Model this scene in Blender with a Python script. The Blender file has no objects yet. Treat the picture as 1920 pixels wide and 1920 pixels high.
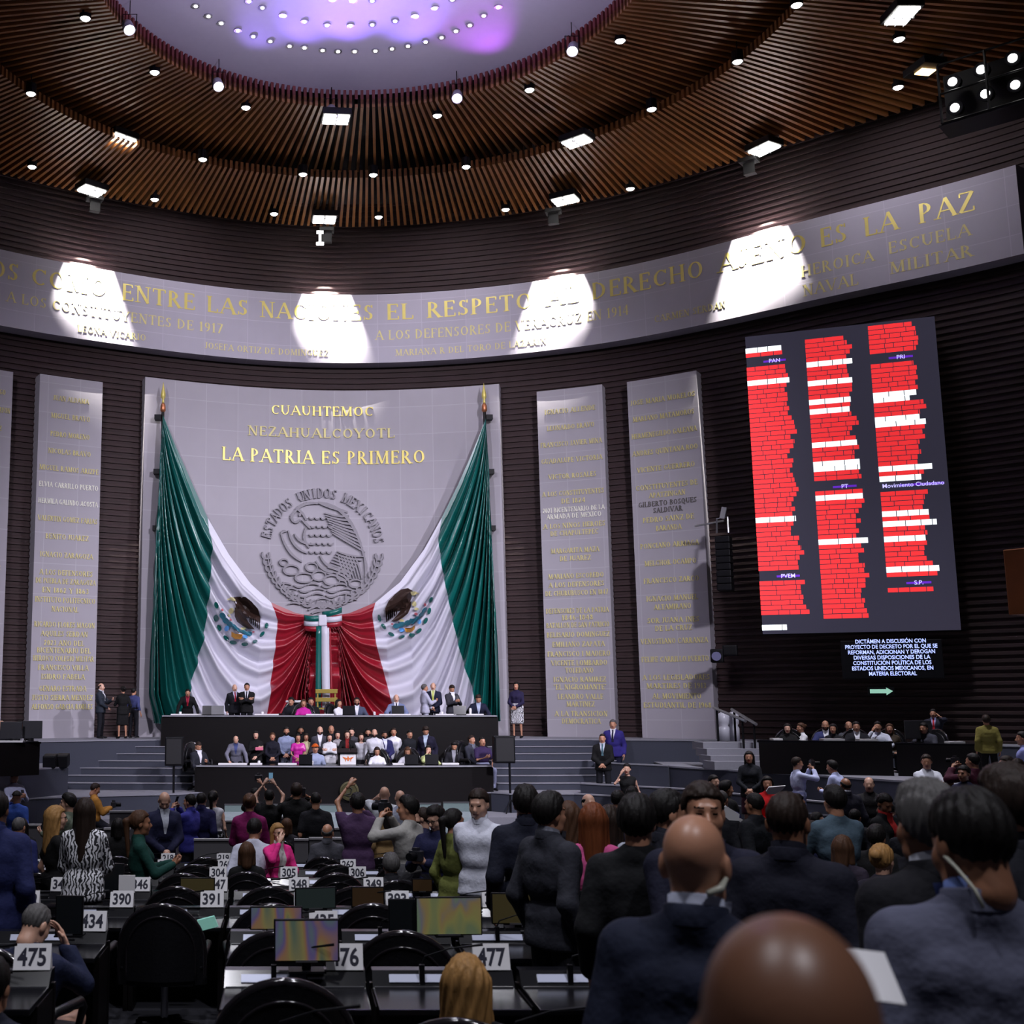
import bpy, bmesh, math, random
import numpy as np
from mathutils import Vector, Matrix
random.seed(7); rng = np.random.RandomState(3)
PI = math.pi
S = bpy.context.scene
COL = S.collection
# ------------------------------------------------------------------ camera
FPX, CX, CY = 2300.0, 548.0, 960.0
PITCH = 0.15708
EYE = 3.26
cd = bpy.data.cameras.new('camera'); cam = bpy.data.objects.new('camera', cd); COL.objects.link(cam)
cd.sensor_width = 36.0; cd.lens = FPX/1920*36.0
cd.shift_x = (960-CX)/1920.0
cd.clip_start = 0.05; cd.clip_end = 200
cam.location = (0, 0, EYE); cam.rotation_euler = (PI/2+PITCH, 0, 0)
cd.dof.use_dof = True; cd.dof.focus_distance = 26.0; cd.dof.aperture_fstop = 4.5
S.camera = cam
# ------------------------------------------------------------------ exposure, world
S.view_settings.view_transform = 'Standard'; S.view_settings.look = 'None'
S.view_settings.exposure = 0.0; S.view_settings.gamma = 1.0; S.view_settings.use_curve_mapping = False
S.cycles.max_bounces = 5; S.cycles.diffuse_bounces = 2; S.cycles.glossy_bounces = 2; S.cycles.sample_clamp_indirect = 3.0
w = bpy.data.worlds.new('world'); S.world = w; w.use_nodes = True
w.node_tree.nodes['Background'].inputs[0].default_value = (0.55, 0.55, 0.75, 1)
w.node_tree.nodes['Background'].inputs[1].default_value = 0.03

_c, _s = math.cos(PITCH), math.sin(PITCH)
def ray(u, v):
    xc, yc = (u-CX)/FPX, (CY-v)/FPX
    d = Vector((xc, _c-yc*_s, _s+yc*_c)); return d/d.y
def at(u, v, Y):
    return Vector((0, 0, EYE))+ray(u, v)*Y
def spot(name, loc, aim, watts, deg, col=(1, 1, 1), blend=0.5, size=0.4):
    l = bpy.data.lights.new(name, 'SPOT'); l.energy = watts; l.color = col; l.spot_size = math.radians(deg)
    l.spot_blend = blend; l.shadow_soft_size = size
    o = bpy.data.objects.new(name, l); COL.objects.link(o); o.location = loc
    o.rotation_euler = (Vector(aim)-Vector(loc)).to_track_quat('-Z', 'Y').to_euler(); return o
# stage floods added high in the hall as bare sources without lamp bodies
spot('stage_flood', (-9, 6, 17.5), (-1, 38, 6.5), 15000, 46, (0.90, 0.86, 1.0), 0.7, .8)
spot('stage_flood', (12, 8, 17.5), (3, 38, 6.5), 24500, 46, (0.91, 0.87, 1.0), 0.7, .8)
spot('stage_flood', (17, 23, 15.0), (1.0, 37.5, 5), 13000, 46, (0.91, 0.87, 1.0), 0.8, .5)
# hall downlights over the seats
for lx, ly, tx, ty, wt, dg in ((-5, 21, -5, 22, 2200, 75), (4, 24, 4, 25, 2600, 75), (10, 18, 10, 19, 2600, 75), (-1, 13, -1, 14, 2600, 75), (13, 27, 13, 28, 6500, 70), (-8, 28, -8, 29, 1500, 75), (3.5, 9.5, 2, 12, 1500, 75), (5, -1, 2.5, 5, 3000, 80), (-2, 4, -.5, 8.5, 2700, 70), (-4, 2, 1.5, 4, 700, 60)):
    spot('hall_downlight', (lx, ly, 17), (tx, ty, 0), wt, dg, (0.92, 0.92, 1.0), 0.8, .5)

# ------------------------------------------------------------------ helpers
MATS = {}
def mat(name, col, rough=0.6, metal=0.0, emit=0.0, var=0.12, scale=6.0, bump=0.0, spec=0.5, stretch=None, alpha=None, trans=0.0):
    if name in MATS: return MATS[name]
    m = bpy.data.materials.new(name); m.use_nodes = True; nt = m.node_tree; N = nt.nodes; L = nt.links
    b = N['Principled BSDF']; b.inputs['Roughness'].default_value = rough; b.inputs['Metallic'].default_value = metal
    b.inputs['Specular IOR Level'].default_value = spec
    c = tuple(col)+(1,) if len(col) == 3 else col
    if emit:
        b.inputs['Emission Color'].default_value = c; b.inputs['Emission Strength'].default_value = emit
    if trans: b.inputs['Transmission Weight'].default_value = trans
    if alpha is not None: b.inputs['Alpha'].default_value = alpha
    tc = N.new('ShaderNodeTexCoord'); mp = N.new('ShaderNodeMapping'); nz = N.new('ShaderNodeTexNoise')
    nz.inputs['Scale'].default_value = scale; nz.inputs['Detail'].default_value = 3
    if stretch: mp.inputs['Scale'].default_value = stretch
    L.new(tc.outputs['Object'], mp.inputs[0]); L.new(mp.outputs[0], nz.inputs['Vector'])
    mx = N.new('ShaderNodeMix'); mx.data_type = 'RGBA'
    mx.inputs[6].default_value = tuple(min(1, x*(1-var)) for x in c[:3])+(1,)
    mx.inputs[7].default_value = tuple(min(1, x*(1+var)) for x in c[:3])+(1,)
    L.new(nz.outputs['Fac'], mx.inputs[0]); L.new(mx.outputs[2], b.inputs['Base Color'])
    if bump:
        bp = N.new('ShaderNodeBump'); bp.inputs['Strength'].default_value = bump; bp.inputs['Distance'].default_value = 0.02
        L.new(nz.outputs['Fac'], bp.inputs['Height']); L.new(bp.outputs[0], b.inputs['Normal'])
    MATS[name] = m; return m
def srgb(r, g, b):
    f = lambda x: (x/255/12.92) if x/255 <= 0.04045 else ((x/255+0.055)/1.055)**2.4
    return (f(r), f(g), f(b))

def link(name, me, mats=(), parent=None, loc=None, rot=None, smooth=False):
    o = bpy.data.objects.new(name, me); COL.objects.link(o)
    for m in (mats if isinstance(mats, (list, tuple)) else [mats]):
        if m is not None: me.materials.append(m)
    if parent: o.parent = parent
    if loc is not None: o.location = loc
    if rot is not None: o.rotation_euler = rot
    if smooth: me.shade_smooth()
    return o
def pydata(name, v, f, mats=(), parent=None, loc=None, rot=None, smooth=False, mi=None):
    me = bpy.data.meshes.new(name)
    me.from_pydata([tuple(map(float, p)) for p in v], [], [tuple(int(i) for i in q) for q in f])
    if mi is not None: me.polygons.foreach_set('material_index', np.asarray(mi, dtype=np.int32))
    me.update()
    return link(name, me, mats, parent, loc, rot, smooth)
def tag(o, label=None, cat=None, group=None, kind=None):
    if label: o['label'] = label
    if cat: o['category'] = cat
    if group: o['group'] = group
    if kind: o['kind'] = kind
    return o
def empty(name, loc=(0, 0, 0), rz=0.0):
    o = bpy.data.objects.new(name, None); COL.objects.link(o); o.location = loc; o.rotation_euler = (0, 0, rz); o.empty_display_size = .1
    return o
def copytree(o, parent=None):
    c = o.copy(); COL.objects.link(c); c.parent = parent
    for ch in list(o.children): copytree(ch, c)
    return c
class MB:
    """collects simple shapes into one mesh"""
    def __init__(s): s.v = []; s.f = []; s.mi = []
    def add(s, v, f, mi=0):
        b = len(s.v); s.v += [tuple(p) for p in v]; s.f += [tuple(b+i for i in q) for q in f]; s.mi += [mi]*len(f); return s
    def box(s, c, d, mi=0, R=None, bev=0.0):
        x, y, z = [k/2 for k in d]
        if bev > 0 and min(x, y, z) > bev:
            bm = bmesh.new(); bmesh.ops.create_cube(bm, size=1.0)
            for q in bm.verts: q.co = Vector((q.co.x*2*x, q.co.y*2*y, q.co.z*2*z))
            bmesh.ops.bevel(bm, geom=bm.edges[:], offset=bev, segments=2, affect='EDGES', profile=0.6)
            bm.verts.index_update(); v = [q.co.copy() for q in bm.verts]; f = [[q.index for q in p.verts] for p in bm.faces]; bm.free()
        else:
            v = [Vector((i*x, j*y, k*z)) for k in (-1, 1) for j in (-1, 1) for i in (-1, 1)]
            f = [(0, 2, 3, 1), (4, 5, 7, 6), (0, 1, 5, 4), (2, 6, 7, 3), (0, 4, 6, 2), (1, 3, 7, 5)]
        c = Vector(c); return s.add([(R @ p if R else p)+c for p in v], f, mi)
    def tube(s, pts, r, n=8, mi=0, caps=True, closed=False):
        pts = [Vector(p) for p in pts]; m = len(pts); rr = r if isinstance(r, (list, tuple)) else [r]*m
        vs = []; up = None
        for i, p in enumerate(pts):
            t = (pts[(i+1) % m]-pts[i-1]) if closed else (pts[min(i+1, m-1)]-pts[max(i-1, 0)])
            t.normalize()
            if up is None: up = t.orthogonal().normalized()
            up = (up-t*up.dot(t)); up = up.normalized() if up.length > 1e-6 else t.orthogonal().normalized()
            bn = t.cross(up)
            for k in range(n):
                a = 2*PI*k/n; vs.append(p+(up*math.cos(a)+bn*math.sin(a))*rr[i])
        fs = []
        for i in range(m if closed else m-1):
            j = (i+1) % m
            for k in range(n):
                l = (k+1) % n; fs.append((i*n+k, i*n+l, j*n+l, j*n+k))
        if caps and not closed: fs += [tuple(range(n-1, -1, -1)), tuple((m-1)*n+k for k in range(n))]
        return s.add(vs, fs, mi)
    def lathe(s, prof, c=(0, 0, 0), n=16, mi=0, R=None):
        c = Vector(c); vs = []; fs = []
        for r, z in prof:
            for k in range(n):
                p = Vector((r*math.cos(2*PI*k/n), r*math.sin(2*PI*k/n), z)); vs.append((R @ p if R else p)+c)
        for i in range(len(prof)-1):
            for k in range(n):
                l = (k+1) % n; fs.append((i*n+k, i*n+l, (i+1)*n+l, (i+1)*n+k))
        fs += [tuple(range(n-1, -1, -1)), tuple((len(prof)-1)*n+k for k in range(n))]
        return s.add(vs, fs, mi)
    def prism(s, poly, z0, z1, mi=0):
        n = len(poly); v = [(x, y, z0) for x, y in poly]+[(x, y, z1) for x, y in poly]
        f = [tuple(range(n-1, -1, -1)), tuple(range(n, 2*n))]+[(i, (i+1) % n, n+(i+1) % n, n+i) for i in range(n)]
        return s.add(v, f, mi)
    def out(s, name, mats, parent=None, loc=None, rot=None, smooth=False):
        return pydata(name, s.v, s.f, mats, parent, loc, rot, smooth, s.mi)
def strip(mb, poly, z0, z1):   # vertical ribbon wall along a polyline
    mb.add([(x, y, z) for x, y in poly for z in (z0, z1)], [(2*i, 2*i+2, 2*i+3, 2*i+1) for i in range(len(poly)-1)])

# ------------------------------------------------------------------ the curved back wall, as a plan curve
AX, AY = 1.434, 20.586
KN = np.array([-1.6, -.8, -.4, 0, .4, .8, 1.2, 1.7])
KR = np.array([11.61, 12.7, 12.93, 13.51, 13.34, 12.94, 13.81, 13.51])*1.526
KM = np.gradient(KR, KN)
def wr(th):
    x = np.clip(th, KN[0], KN[-1]); i = np.clip(np.searchsorted(KN, x)-1, 0, len(KN)-2); h = KN[i+1]-KN[i]; t = (x-KN[i])/h
    return (2*t**3-3*t**2+1)*KR[i]+(t**3-2*t**2+t)*h*KM[i]+(-2*t**3+3*t**2)*KR[i+1]+(t**3-t**2)*h*KM[i+1]
def W(th, z, off=0.0):
    r = float(wr(th))-off; return Vector((AX+r*math.sin(th), AY+r*math.cos(th), z))
TH = np.linspace(-1.6, 1.7, 1200); RT = wr(TH)
def wallhit(u, v, off=0.0):
    d = ray(u, v); q = (AX+(RT-off)*np.sin(TH))/(AY+(RT-off)*np.cos(TH))
    th = float(np.interp(d.x, q, TH)); p = W(th, 0, off); return th, EYE+d.z*p.y
def wallmap(th0, off):        # arc-length frame around th0: (s along wall to the right, z) -> world
    def f(s, z, d=0.0):
        r0 = float(wr(th0))-off; th = th0+s/r0
        return W(th, z, off+d)
    return f
Z_STAGE, Z_LAND, Z_TERR = 2.31, 1.0, 1.71
ZF0, ZF1 = EYE+11.57, EYE+14.0      # frieze
ZCEIL = EYE+16.4
YR = [-1.0, 1.1, 3.1, 5.2, 7.3, 9.4, 11.45, 13.4, 15.5, 17.4, 19.3]      # console lines of the seat rows
def fz(Y):
    for y in YR:
        if Y <= y+.12: return EYE-1.81-0.0725*(y-.7)
    return 0.0

M_WALL = mat('ribbed_brown_brick', (0.0225, 0.0085, 0.0088), 0.75, var=0.6, scale=1.6, stretch=(1, 1, 9), bump=0.6)
M_STONE = mat('pale_stone', (0.47, 0.445, 0.46), 0.75, var=0.05, scale=2.0)
M_STONE2 = mat('stone_side', (0.40, 0.38, 0.39), 0.8, var=0.08, scale=3)
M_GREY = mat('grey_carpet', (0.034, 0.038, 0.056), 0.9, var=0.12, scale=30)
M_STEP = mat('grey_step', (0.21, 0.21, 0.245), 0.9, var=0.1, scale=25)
M_DARK = mat('dark_floor_carpet', (0.018, 0.018, 0.026), 0.9, var=0.3, scale=20)
M_GOLD = mat('brass_letters', (0.62, 0.52, 0.14), 0.42, metal=0.35, var=0.1)
M_GOLD2 = mat('tarnished_letters', (0.66, 0.58, 0.24), 0.55, metal=0.0, var=0.15)
M_LIGHTL = mat('white_letters', (0.85, 0.84, 0.72), 0.5)
M_INK = mat('dark_bronze_letters', (0.10, 0.09, 0.08), 0.5)
M_BLACK = mat('black_paint', (0.004, 0.004, 0.0055), 0.5, spec=.15)
M_GLOSS = mat('black_gloss', (0.006, 0.006, 0.008), 0.16, var=0.3)
M_LEATHER = mat('black_leather', (0.006, 0.006, 0.008), 0.42, spec=.35, var=0.3, scale=40, bump=0.15)
M_METAL = mat('brushed_metal', (0.42, 0.42, 0.45), 0.3, metal=0.9)
M_WOOD = mat('dark_veneer', (0.0045, 0.0035, 0.004), 0.4, spec=.25, var=0.4, scale=3, stretch=(1, 1, 12))
M_WHITE = mat('white_paper', (0.80, 0.79, 0.82), 0.7, var=0.03)

# wall with real horizontal ribs (a brick course stands out, the next is set back)
th = np.linspace(-1.6, 1.7, 190); v = []; f = []
zs = []; z = 0.0
while z < ZCEIL+1.6:
    for dz, o in ((0, 0.0), (.012, .055), (.085, .055), (.1, 0.0)): zs.append((z+dz, o))
    z += .19
for t in th:
    for zz, o in zs: v.append(W(float(t), zz, o))
n = len(zs)
for i in range(len(th)-1):
    for k in range(n-1): f.append((i*n+k, i*n+k+1, (i+1)*n+k+1, (i+1)*n+k))
tag(pydata('wall_back', v, f, M_WALL), kind='structure')

# ------------------------------------------------------------------ serif capitals, drawn as strokes
GL = {
'A': '.84|l .06 0 .42 1 t|l .42 1 .79 0 T|l .2 .36 .64 .36 t|s .06 0|s .79 0', 'B': '.66|l .14 0 .14 1 T|a .3 .75 .24 .22 -90 90|a .32 .27 .28 .24 -90 90|l .1 .97 .32 .97 t|l .1 .51 .32 .51 t|l .1 .03 .32 .03 t',
'C': '.76|a .44 .5 .37 .47 50 310|l .68 .72 .68 .95 t', 'D': '.8|l .14 0 .14 1 T|a .3 .5 .4 .47 -90 90|l .06 .97 .32 .97 t|l .06 .03 .32 .03 t',
'E': '.64|l .14 0 .14 1 T|l .06 .97 .56 .97 t|l .14 .52 .46 .52 t|l .06 .03 .6 .03 t|l .56 .97 .56 .8 t|l .6 .03 .6 .22 t|l .46 .42 .46 .62 t', 'F': '.6|l .14 0 .14 1 T|l .06 .97 .56 .97 t|l .14 .5 .44 .5 t|l .56 .97 .56 .8 t|s .14 0',
'G': '.8|a .44 .5 .37 .47 50 310|l .68 .1 .68 .42 T|s .66 .45', 'H': '.84|l .15 0 .15 1 T|l .69 0 .69 1 T|l .15 .5 .69 .5 t|s .15 0|s .15 1|s .69 0|s .69 1',
'I': '.32|l .16 0 .16 1 T|s .16 0|s .16 1', 'J': '.42|l .27 .15 .27 1 T|a .15 .15 .12 .14 180 360|s .27 1', 'K': '.78|l .15 0 .15 1 T|l .18 .42 .66 1 t|l .3 .56 .7 0 T|s .15 0|s .15 1|s .66 1|s .7 0',
'L': '.62|l .14 0 .14 1 T|l .06 .03 .58 .03 t|l .58 .03 .58 .24 t|s .14 1', 'M': '1.0|l .12 0 .16 1 t|l .17 1 .5 .04 T|l .5 .04 .82 1 t|l .84 0 .84 1 T|s .12 0|s .84 0|s .14 1|s .86 1', 'N': '.82|l .13 0 .13 1 t|l .13 1 .68 0 T|l .68 0 .68 1 t|s .13 0|s .11 1|s .68 1',
'O': '.86|a .43 .5 .36 .48 0 360', 'P': '.62|l .14 0 .14 1 T|a .28 .72 .25 .25 -90 90|l .06 .97 .3 .97 t|l .14 .47 .3 .47 t|s .14 0', 'Q': '.86|a .43 .5 .36 .48 0 360|l .42 .16 .78 -.16 T', 'R': '.74|l .14 0 .14 1 T|a .28 .73 .25 .24 -90 90|l .06 .97 .3 .97 t|l .14 .49 .3 .49 t|l .32 .5 .66 0 T|s .14 0|s .68 0',
'S': '.58|a .29 .74 .2 .23 40 270|a .29 .27 .22 .24 -140 90|l .49 .78 .49 .97 t|l .07 .03 .07 .24 t', 'T': '.72|l .36 0 .36 1 T|l .04 .97 .68 .97 t|l .04 .97 .04 .78 t|l .68 .97 .68 .78 t|s .36 0', 'U': '.8|l .14 .3 .14 1 T|a .4 .3 .26 .28 180 360|l .66 .3 .66 1 t|s .14 1|s .66 1',
'V': '.82|l .06 1 .42 0 T|l .42 0 .76 1 t|s .07 1|s .76 1', 'X': '.8|l .08 1 .7 0 T|l .08 0 .68 1 t|s .08 0|s .7 0|s .08 1|s .68 1', 'Y': '.76|l .06 1 .38 .45 T|l .38 .45 .7 1 t|l .38 0 .38 .45 T|s .38 0|s .06 1|s .7 1', 'Z': '.68|l .08 .97 .6 .97 t|l .6 .97 .08 .03 T|l .08 .03 .62 .03 t|l .08 .97 .08 .78 t|l .62 .03 .62 .22 t',
'0': '.6|a .3 .5 .24 .48 0 360', '1': '.36|l .2 0 .2 1 T|l .04 .82 .2 .97 t|s .2 0', '2': '.58|a .28 .72 .2 .25 -40 180|l .42 .55 .07 .04 T|l .07 .04 .54 .04 t', '3': '.56|a .26 .75 .2 .22 -90 150|a .26 .27 .23 .25 -150 90', '4': '.62|l .42 0 .42 1 T|l .42 1 .04 .3 t|l .04 .3 .58 .3 t', '6': '.6|a .3 .3 .23 .28 0 360|a .42 .45 .35 .52 90 190', '7': '.56|l .05 .96 .52 .96 t|l .52 .96 .2 0 T', '8': '.58|a .29 .75 .18 .22 0 360|a .29 .27 .23 .25 0 360', '9': '.6|a .3 .7 .23 .28 0 360|a .18 .55 .35 .52 -90 10',
'-': '.4|l .06 .45 .34 .45 t', '"': '.3|l .08 .75 .08 1 t|l .2 .75 .2 1 t', '.': '.2|l .06 .04 .14 .04 T'}
def serif(text, bold=1.0):
    """list of 4-corner pieces for unit cap height, plus total width"""
    T, t = .15*bold, .065*bold; x = 0.0; Q = []
    for ch in text:
        if ch == ' ': x += .42; continue
        g = GL.get(ch)
        if not g: x += .3; continue
        parts = g.split('|')
        for p in parts[1:]:
            k = p.split(); a = [float(q) for q in k[1:5]] if k[0] != 'a' else [float(q) for q in k[1:]]
            if k[0] == 'l':
                wd = T if k[5] == 'T' else t; dx, dy = a[2]-a[0], a[3]-a[1]; l = math.hypot(dx, dy); nx, ny = -dy/l*wd/2, dx/l*wd/2
                Q.append([(x+a[0]+nx, a[1]+ny), (x+a[0]-nx, a[1]-ny), (x+a[2]-nx, a[3]-ny), (x+a[2]+nx, a[3]+ny)])
            elif k[0] == 's':
                y = a[1]; Q.append([(x+a[0]-.15, max(0, y-.05)), (x+a[0]+.15, max(0, y-.05)), (x+a[0]+.15, max(.05, y)), (x+a[0]-.15, max(.05, y))])
            else:
                cx, cy, rx, ry, a0, a1 = a; m = max(4, int(abs(a1-a0)/26)); prev = None
                for i in range(m+1):
                    an = math.radians(a0+(a1-a0)*i/m); wd = (t+(T-t)*abs(math.cos(an)))/2
                    o = (x+cx+(rx+wd*.2)*math.cos(an), cy+ry*math.sin(an)); n_ = (x+cx+(rx-wd*1.8)*math.cos(an), cy+(ry-wd*1.6)*math.sin(an))
                    if prev: Q.append([prev[0], prev[1], n_, o])
                    prev = (o, n_)
        x += float(parts[0])+.10
    return Q, max(x-.1, .1)
def inscribe(mb, text, fmap, sc, zc, h, width=None, depth=.03, bold=1.0, track=None):
    """letters centred at arc position sc, height zc, through fmap(s, z, d)"""
    Q, wd = serif(text, bold); kx = h if width is None else width/wd
    for q in Q:
        front = [fmap(sc+(x-wd/2)*kx, zc+(y-.5)*h, depth) for x, y in q]; back = [fmap(sc+(x-wd/2)*kx, zc+(y-.5)*h, -.002) for x, y in q]
        mb.add(front+back, [(0, 1, 2, 3), (0, 4, 5, 1), (1, 5, 6, 2), (2, 6, 7, 3), (3, 7, 4, 0)])

# curved slab between two angles
def slab(name, th0, th1, z0, z1, off, m, n=40, bottom=True, parent=None, joints=None):
    mb = MB(); T = np.linspace(th0, th1, n); v = []
    for t in T: v += [W(t, z0, off), W(t, z1, off), W(t, z1, 0), W(t, z0, 0)]
    f = []
    for i in range(n-1):
        a, b = 4*i, 4*i+4; f += [(a, b, b+1, a+1), (a+1, b+1, b+2, a+2), (a+3, b+3, b, a)]
    f += [(0, 1, 2, 3), (4*n-4, 4*n-1, 4*n-2, 4*n-3)]
    mb.add(v, f); return mb.out(name, m, parent)
def stone_mat(name, col, bw, bh):
    if name in MATS: return MATS[name]
    m = mat(name, col, 0.75, var=0.05, scale=1.5); nt = m.node_tree; N = nt.nodes; L = nt.links
    uvn = N.new('ShaderNodeUVMap'); br = N.new('ShaderNodeTexBrick'); br.offset = 0.0
    for k, c in (('Color1', 1.0), ('Color2', .94), ('Mortar', 1.14)): br.inputs[k].default_value = (c, c, c, 1)
    br.inputs['Scale'].default_value = 1; br.inputs['Brick Width'].default_value = bw; br.inputs['Row Height'].default_value = bh; br.inputs['Mortar Size'].default_value = .012; br.inputs['Bias'].default_value = 0
    mx = N.new('ShaderNodeMix'); mx.data_type = 'RGBA'; mx.blend_type = 'MULTIPLY'; mx.inputs[0].default_value = 1
    bs = N['Principled BSDF']; src = bs.inputs['Base Color'].links[0].from_socket
    L.new(uvn.outputs[0], br.inputs[0]); L.new(src, mx.inputs[6]); L.new(br.outputs[0], mx.inputs[7]); L.new(mx.outputs[2], bs.inputs['Base Color']); return m
def wall_uv(o):
    me = o.data; uv = me.uv_layers.new(name='UVMap')
    for l in me.loops:
        p = me.vertices[l.vertex_index].co; uv.data[l.index].uv = (math.atan2(p.x-AX, p.y-AY)*20, p.z)
M_FRIEZE = stone_mat('frieze_stone', (0.40, 0.375, 0.445), 1.5, .81)
M_PANEL = stone_mat('panel_stone', (0.345, 0.325, 0.365), 1.1, .95)

# ------------------------------------------------------------------ inscribed frieze
FO = 0.65
tA, _ = wallhit(-60, 560, FO); tB, _ = wallhit(1913, 400, FO)
fr = slab('stone_frieze', tA, tB, ZF0, ZF1, FO, M_FRIEZE, 120); wall_uv(fr)
tag(fr, 'long curved pale stone frieze with brass lettering, high on the brown brick wall', 'frieze')
hl = .56
for wd_, u0, u1 in (('OS', -22, 33), ('COMO', 57, 200), ('ENTRE', 228, 366), ('LAS', 388, 465), ('NACIONES', 488, 700), ('EL', 724, 775), ('RESPETO', 800, 998), ('AL', 1025, 1085), ('DERECHO', 1110, 1322), ('AJENO', 1350, 1520), ('ES', 1545, 1597), ('LA', 1630, 1695), ('PAZ', 1735, 1845)):
    a, b = wallhit(u0, 560, FO)[0], wallhit(u1, 560, FO)[0]; tm = (a+b)/2
    L_ = MB(); inscribe(L_, wd_, wallmap(tm, FO), 0, EYE+13.36, hl, (b-a)*(float(wr(tm))-FO), .008, 1.05); L_.out('large_word', M_GOLD, fr)
for tx, u0, u1, fr_, h in (('A LOS CONSTITUYENTES DE 1917', 12, 418, .60, .33), ('A LOS DEFENSORES DE VERACRUZ EN 1914', 703, 1178, .60, .33), ('HEROICA', 1505, 1645, .62, .34), ('NAVAL', 1507, 1612, .86, .34), ('ESCUELA', 1673, 1832, .58, .34), ('MILITAR', 1673, 1832, .82, .34)):
    a, b = wallhit(u0, 560, FO)[0], wallhit(u1, 560, FO)[0]; tm = (a+b)/2
    L_ = MB(); inscribe(L_, tx, wallmap(tm, FO), 0, ZF1-(ZF1-ZF0)*fr_, h, (b-a)*(float(wr(tm))-FO), .008); L_.out('medium_line', M_GOLD2, fr)
for tx, u0, u1, fr_, h in (('LEONA VICARIO', 147, 275, .86, .22), ('JOSEFA ORTIZ DE DOMINGUEZ', 385, 615, .86, .22), ('MARIANA R DEL TORO DE LAZARIN', 740, 1022, .86, .22), ('CARMEN SERDAN', 1225, 1360, .80, .22)):
    a, b = wallhit(u0, 560, FO)[0], wallhit(u1, 560, FO)[0]; tm = (a+b)/2
    L_ = MB(); inscribe(L_, tx, wallmap(tm, FO), 0, ZF1-(ZF1-ZF0)*fr_, h, (b-a)*(float(wr(tm))-FO), .008); L_.out('small_line', M_GOLD2, fr)

# ------------------------------------------------------------------ inscribed stone panels
PO = 0.50
def panel(u0, u1, vt, label, rows=(), uref=None, h=.16):
    um = (u0+u1)/2; a, zt = wallhit(u0, vt, PO); b, _ = wallhit(u1, vt, PO); _, zt = wallhit(um, vt, PO)
    p = slab('memorial_slab', a, b, Z_STAGE, zt, PO, M_PANEL, 24); wall_uv(p); tag(p, label, 'panel', 'inscribed stone panels on the wall'); tm = (a+b)/2
    groups = {}
    for tx, v, *kind in rows:
        groups.setdefault(kind[0] if kind else 'g', []).append((tx, v))
    for k, lst in groups.items():
        for tx, v in lst:
            L_ = MB()
            _, zz = wallhit(um+(v-1040)*0.03*(1 if um > 548 else -1)*0, v, PO); full = (b-a)*(float(wr(tm))-PO)
            wdt = min(full*.93, .062*len(tx)*full/1.35*1.12)
            inscribe(L_, tx, wallmap(tm, PO), 0, zz, h, wdt, .025, 1.1)
            L_.out({'g': 'brass_line', 'w': 'white_line', 'k': 'dark_line'}[k], {'g': M_GOLD2, 'w': M_LIGHTL, 'k': M_INK}[k], p)
    return p, a, b, zt
panel(-70, 25, 690, 'inscribed stone panel cut off at the left edge of the photo', [('MIGUEL HIDALGO', 731), ('IGNACIO LOPEZ RAYON', 765), ('JOSEFA ORTIZ', 800), ('LOS GALEANA', 832), ('JOSE AZUETA', 866), ('BENITO JUAREZ', 1030), ('LAZARO CARDENAS', 1064), ('OCTAVIO PAZ', 1100)])
panel(75, 193, 709, 'narrow inscribed stone panel left of the flag, between it and the panel at the edge', [('JUAN ALDAMA', 750), ('MIGUEL BRAVO', 783), ('PEDRO MORENO', 817), ('NICOLAS BRAVO', 849), ('MIGUEL RAMOS ARIZPE', 881), ('ELVIA CARRILLO PUERTO', 912, 'w'), ('HERMILA GALINDO ACOSTA', 943, 'w'), ('VALENTIN GOMEZ FARIAS', 975), ('BENITO JUAREZ', 1008), ('IGNACIO ZARAGOZA', 1042), ('A LOS DEFENSORES', 1075), ('DE PUEBLA DE ZARAGOZA', 1091), ('EN 1862 Y 1863', 1108), ('INSTITUTO POLITECNICO', 1126), ('NACIONAL', 1143), ('RICARDO FLORES MAGON', 1172), ('AQUILES SERDAN', 1189), ('2023 ANO DEL', 1206), ('BICENTENARIO DEL', 1220), ('HEROICO COLEGIO MILITAR', 1235), ('FRANCISCO VILLA', 1252), ('ISIDRO FABELA', 1269), ('GENARO ESTRADA', 1291), ('JUSTO SIERRA MENDEZ', 1308), ('ALFONSO GARCIA ROBLES', 1325)])
panel(1006, 1129, 728, 'inscribed stone panel just right of the flag with a white bicentenary line', [('IGNACIO ALLENDE', 769), ('LEONARDO BRAVO', 800), ('FRANCISCO JAVIER MINA', 831), ('GUADALUPE VICTORIA', 862), ('VICTOR ROSALES', 892), ('A LOS CONSTITUYENTES', 924), ('DE 1824', 939), ('2021 BICENTENARIO DE LA', 955, 'w'), ('ARMADA DE MEXICO', 967, 'w'), ('A LOS NINOS HEROES', 985), ('DE CHAPULTEPEC', 999), ('MARGARITA MAZA', 1032), ('DE JUAREZ', 1047), ('MARIANO ESCOBEDO', 1080), ('A LOS DEFENSORES', 1096), ('DE CHURUBUSCO EN 1847', 1112), ('DEFENSORES DE LA PATRIA', 1145), ('1846-1848', 1158), ('BATALLON DE SAN PATRICIO', 1172), ('BELISARIO DOMINGUEZ', 1190), ('EMILIANO ZAPATA', 1208), ('FRANCISCO I MADERO', 1226), ('VICENTE LOMBARDO', 1243), ('TOLEDANO', 1257), ('IGNACIO RAMIREZ', 1274), ('"EL NIGROMANTE"', 1288), ('LEANDRO VALLE', 1306), ('MARTINEZ', 1320), ('A LA TRANSICION', 1338), ('DEMOCRATICA', 1352)])
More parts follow.
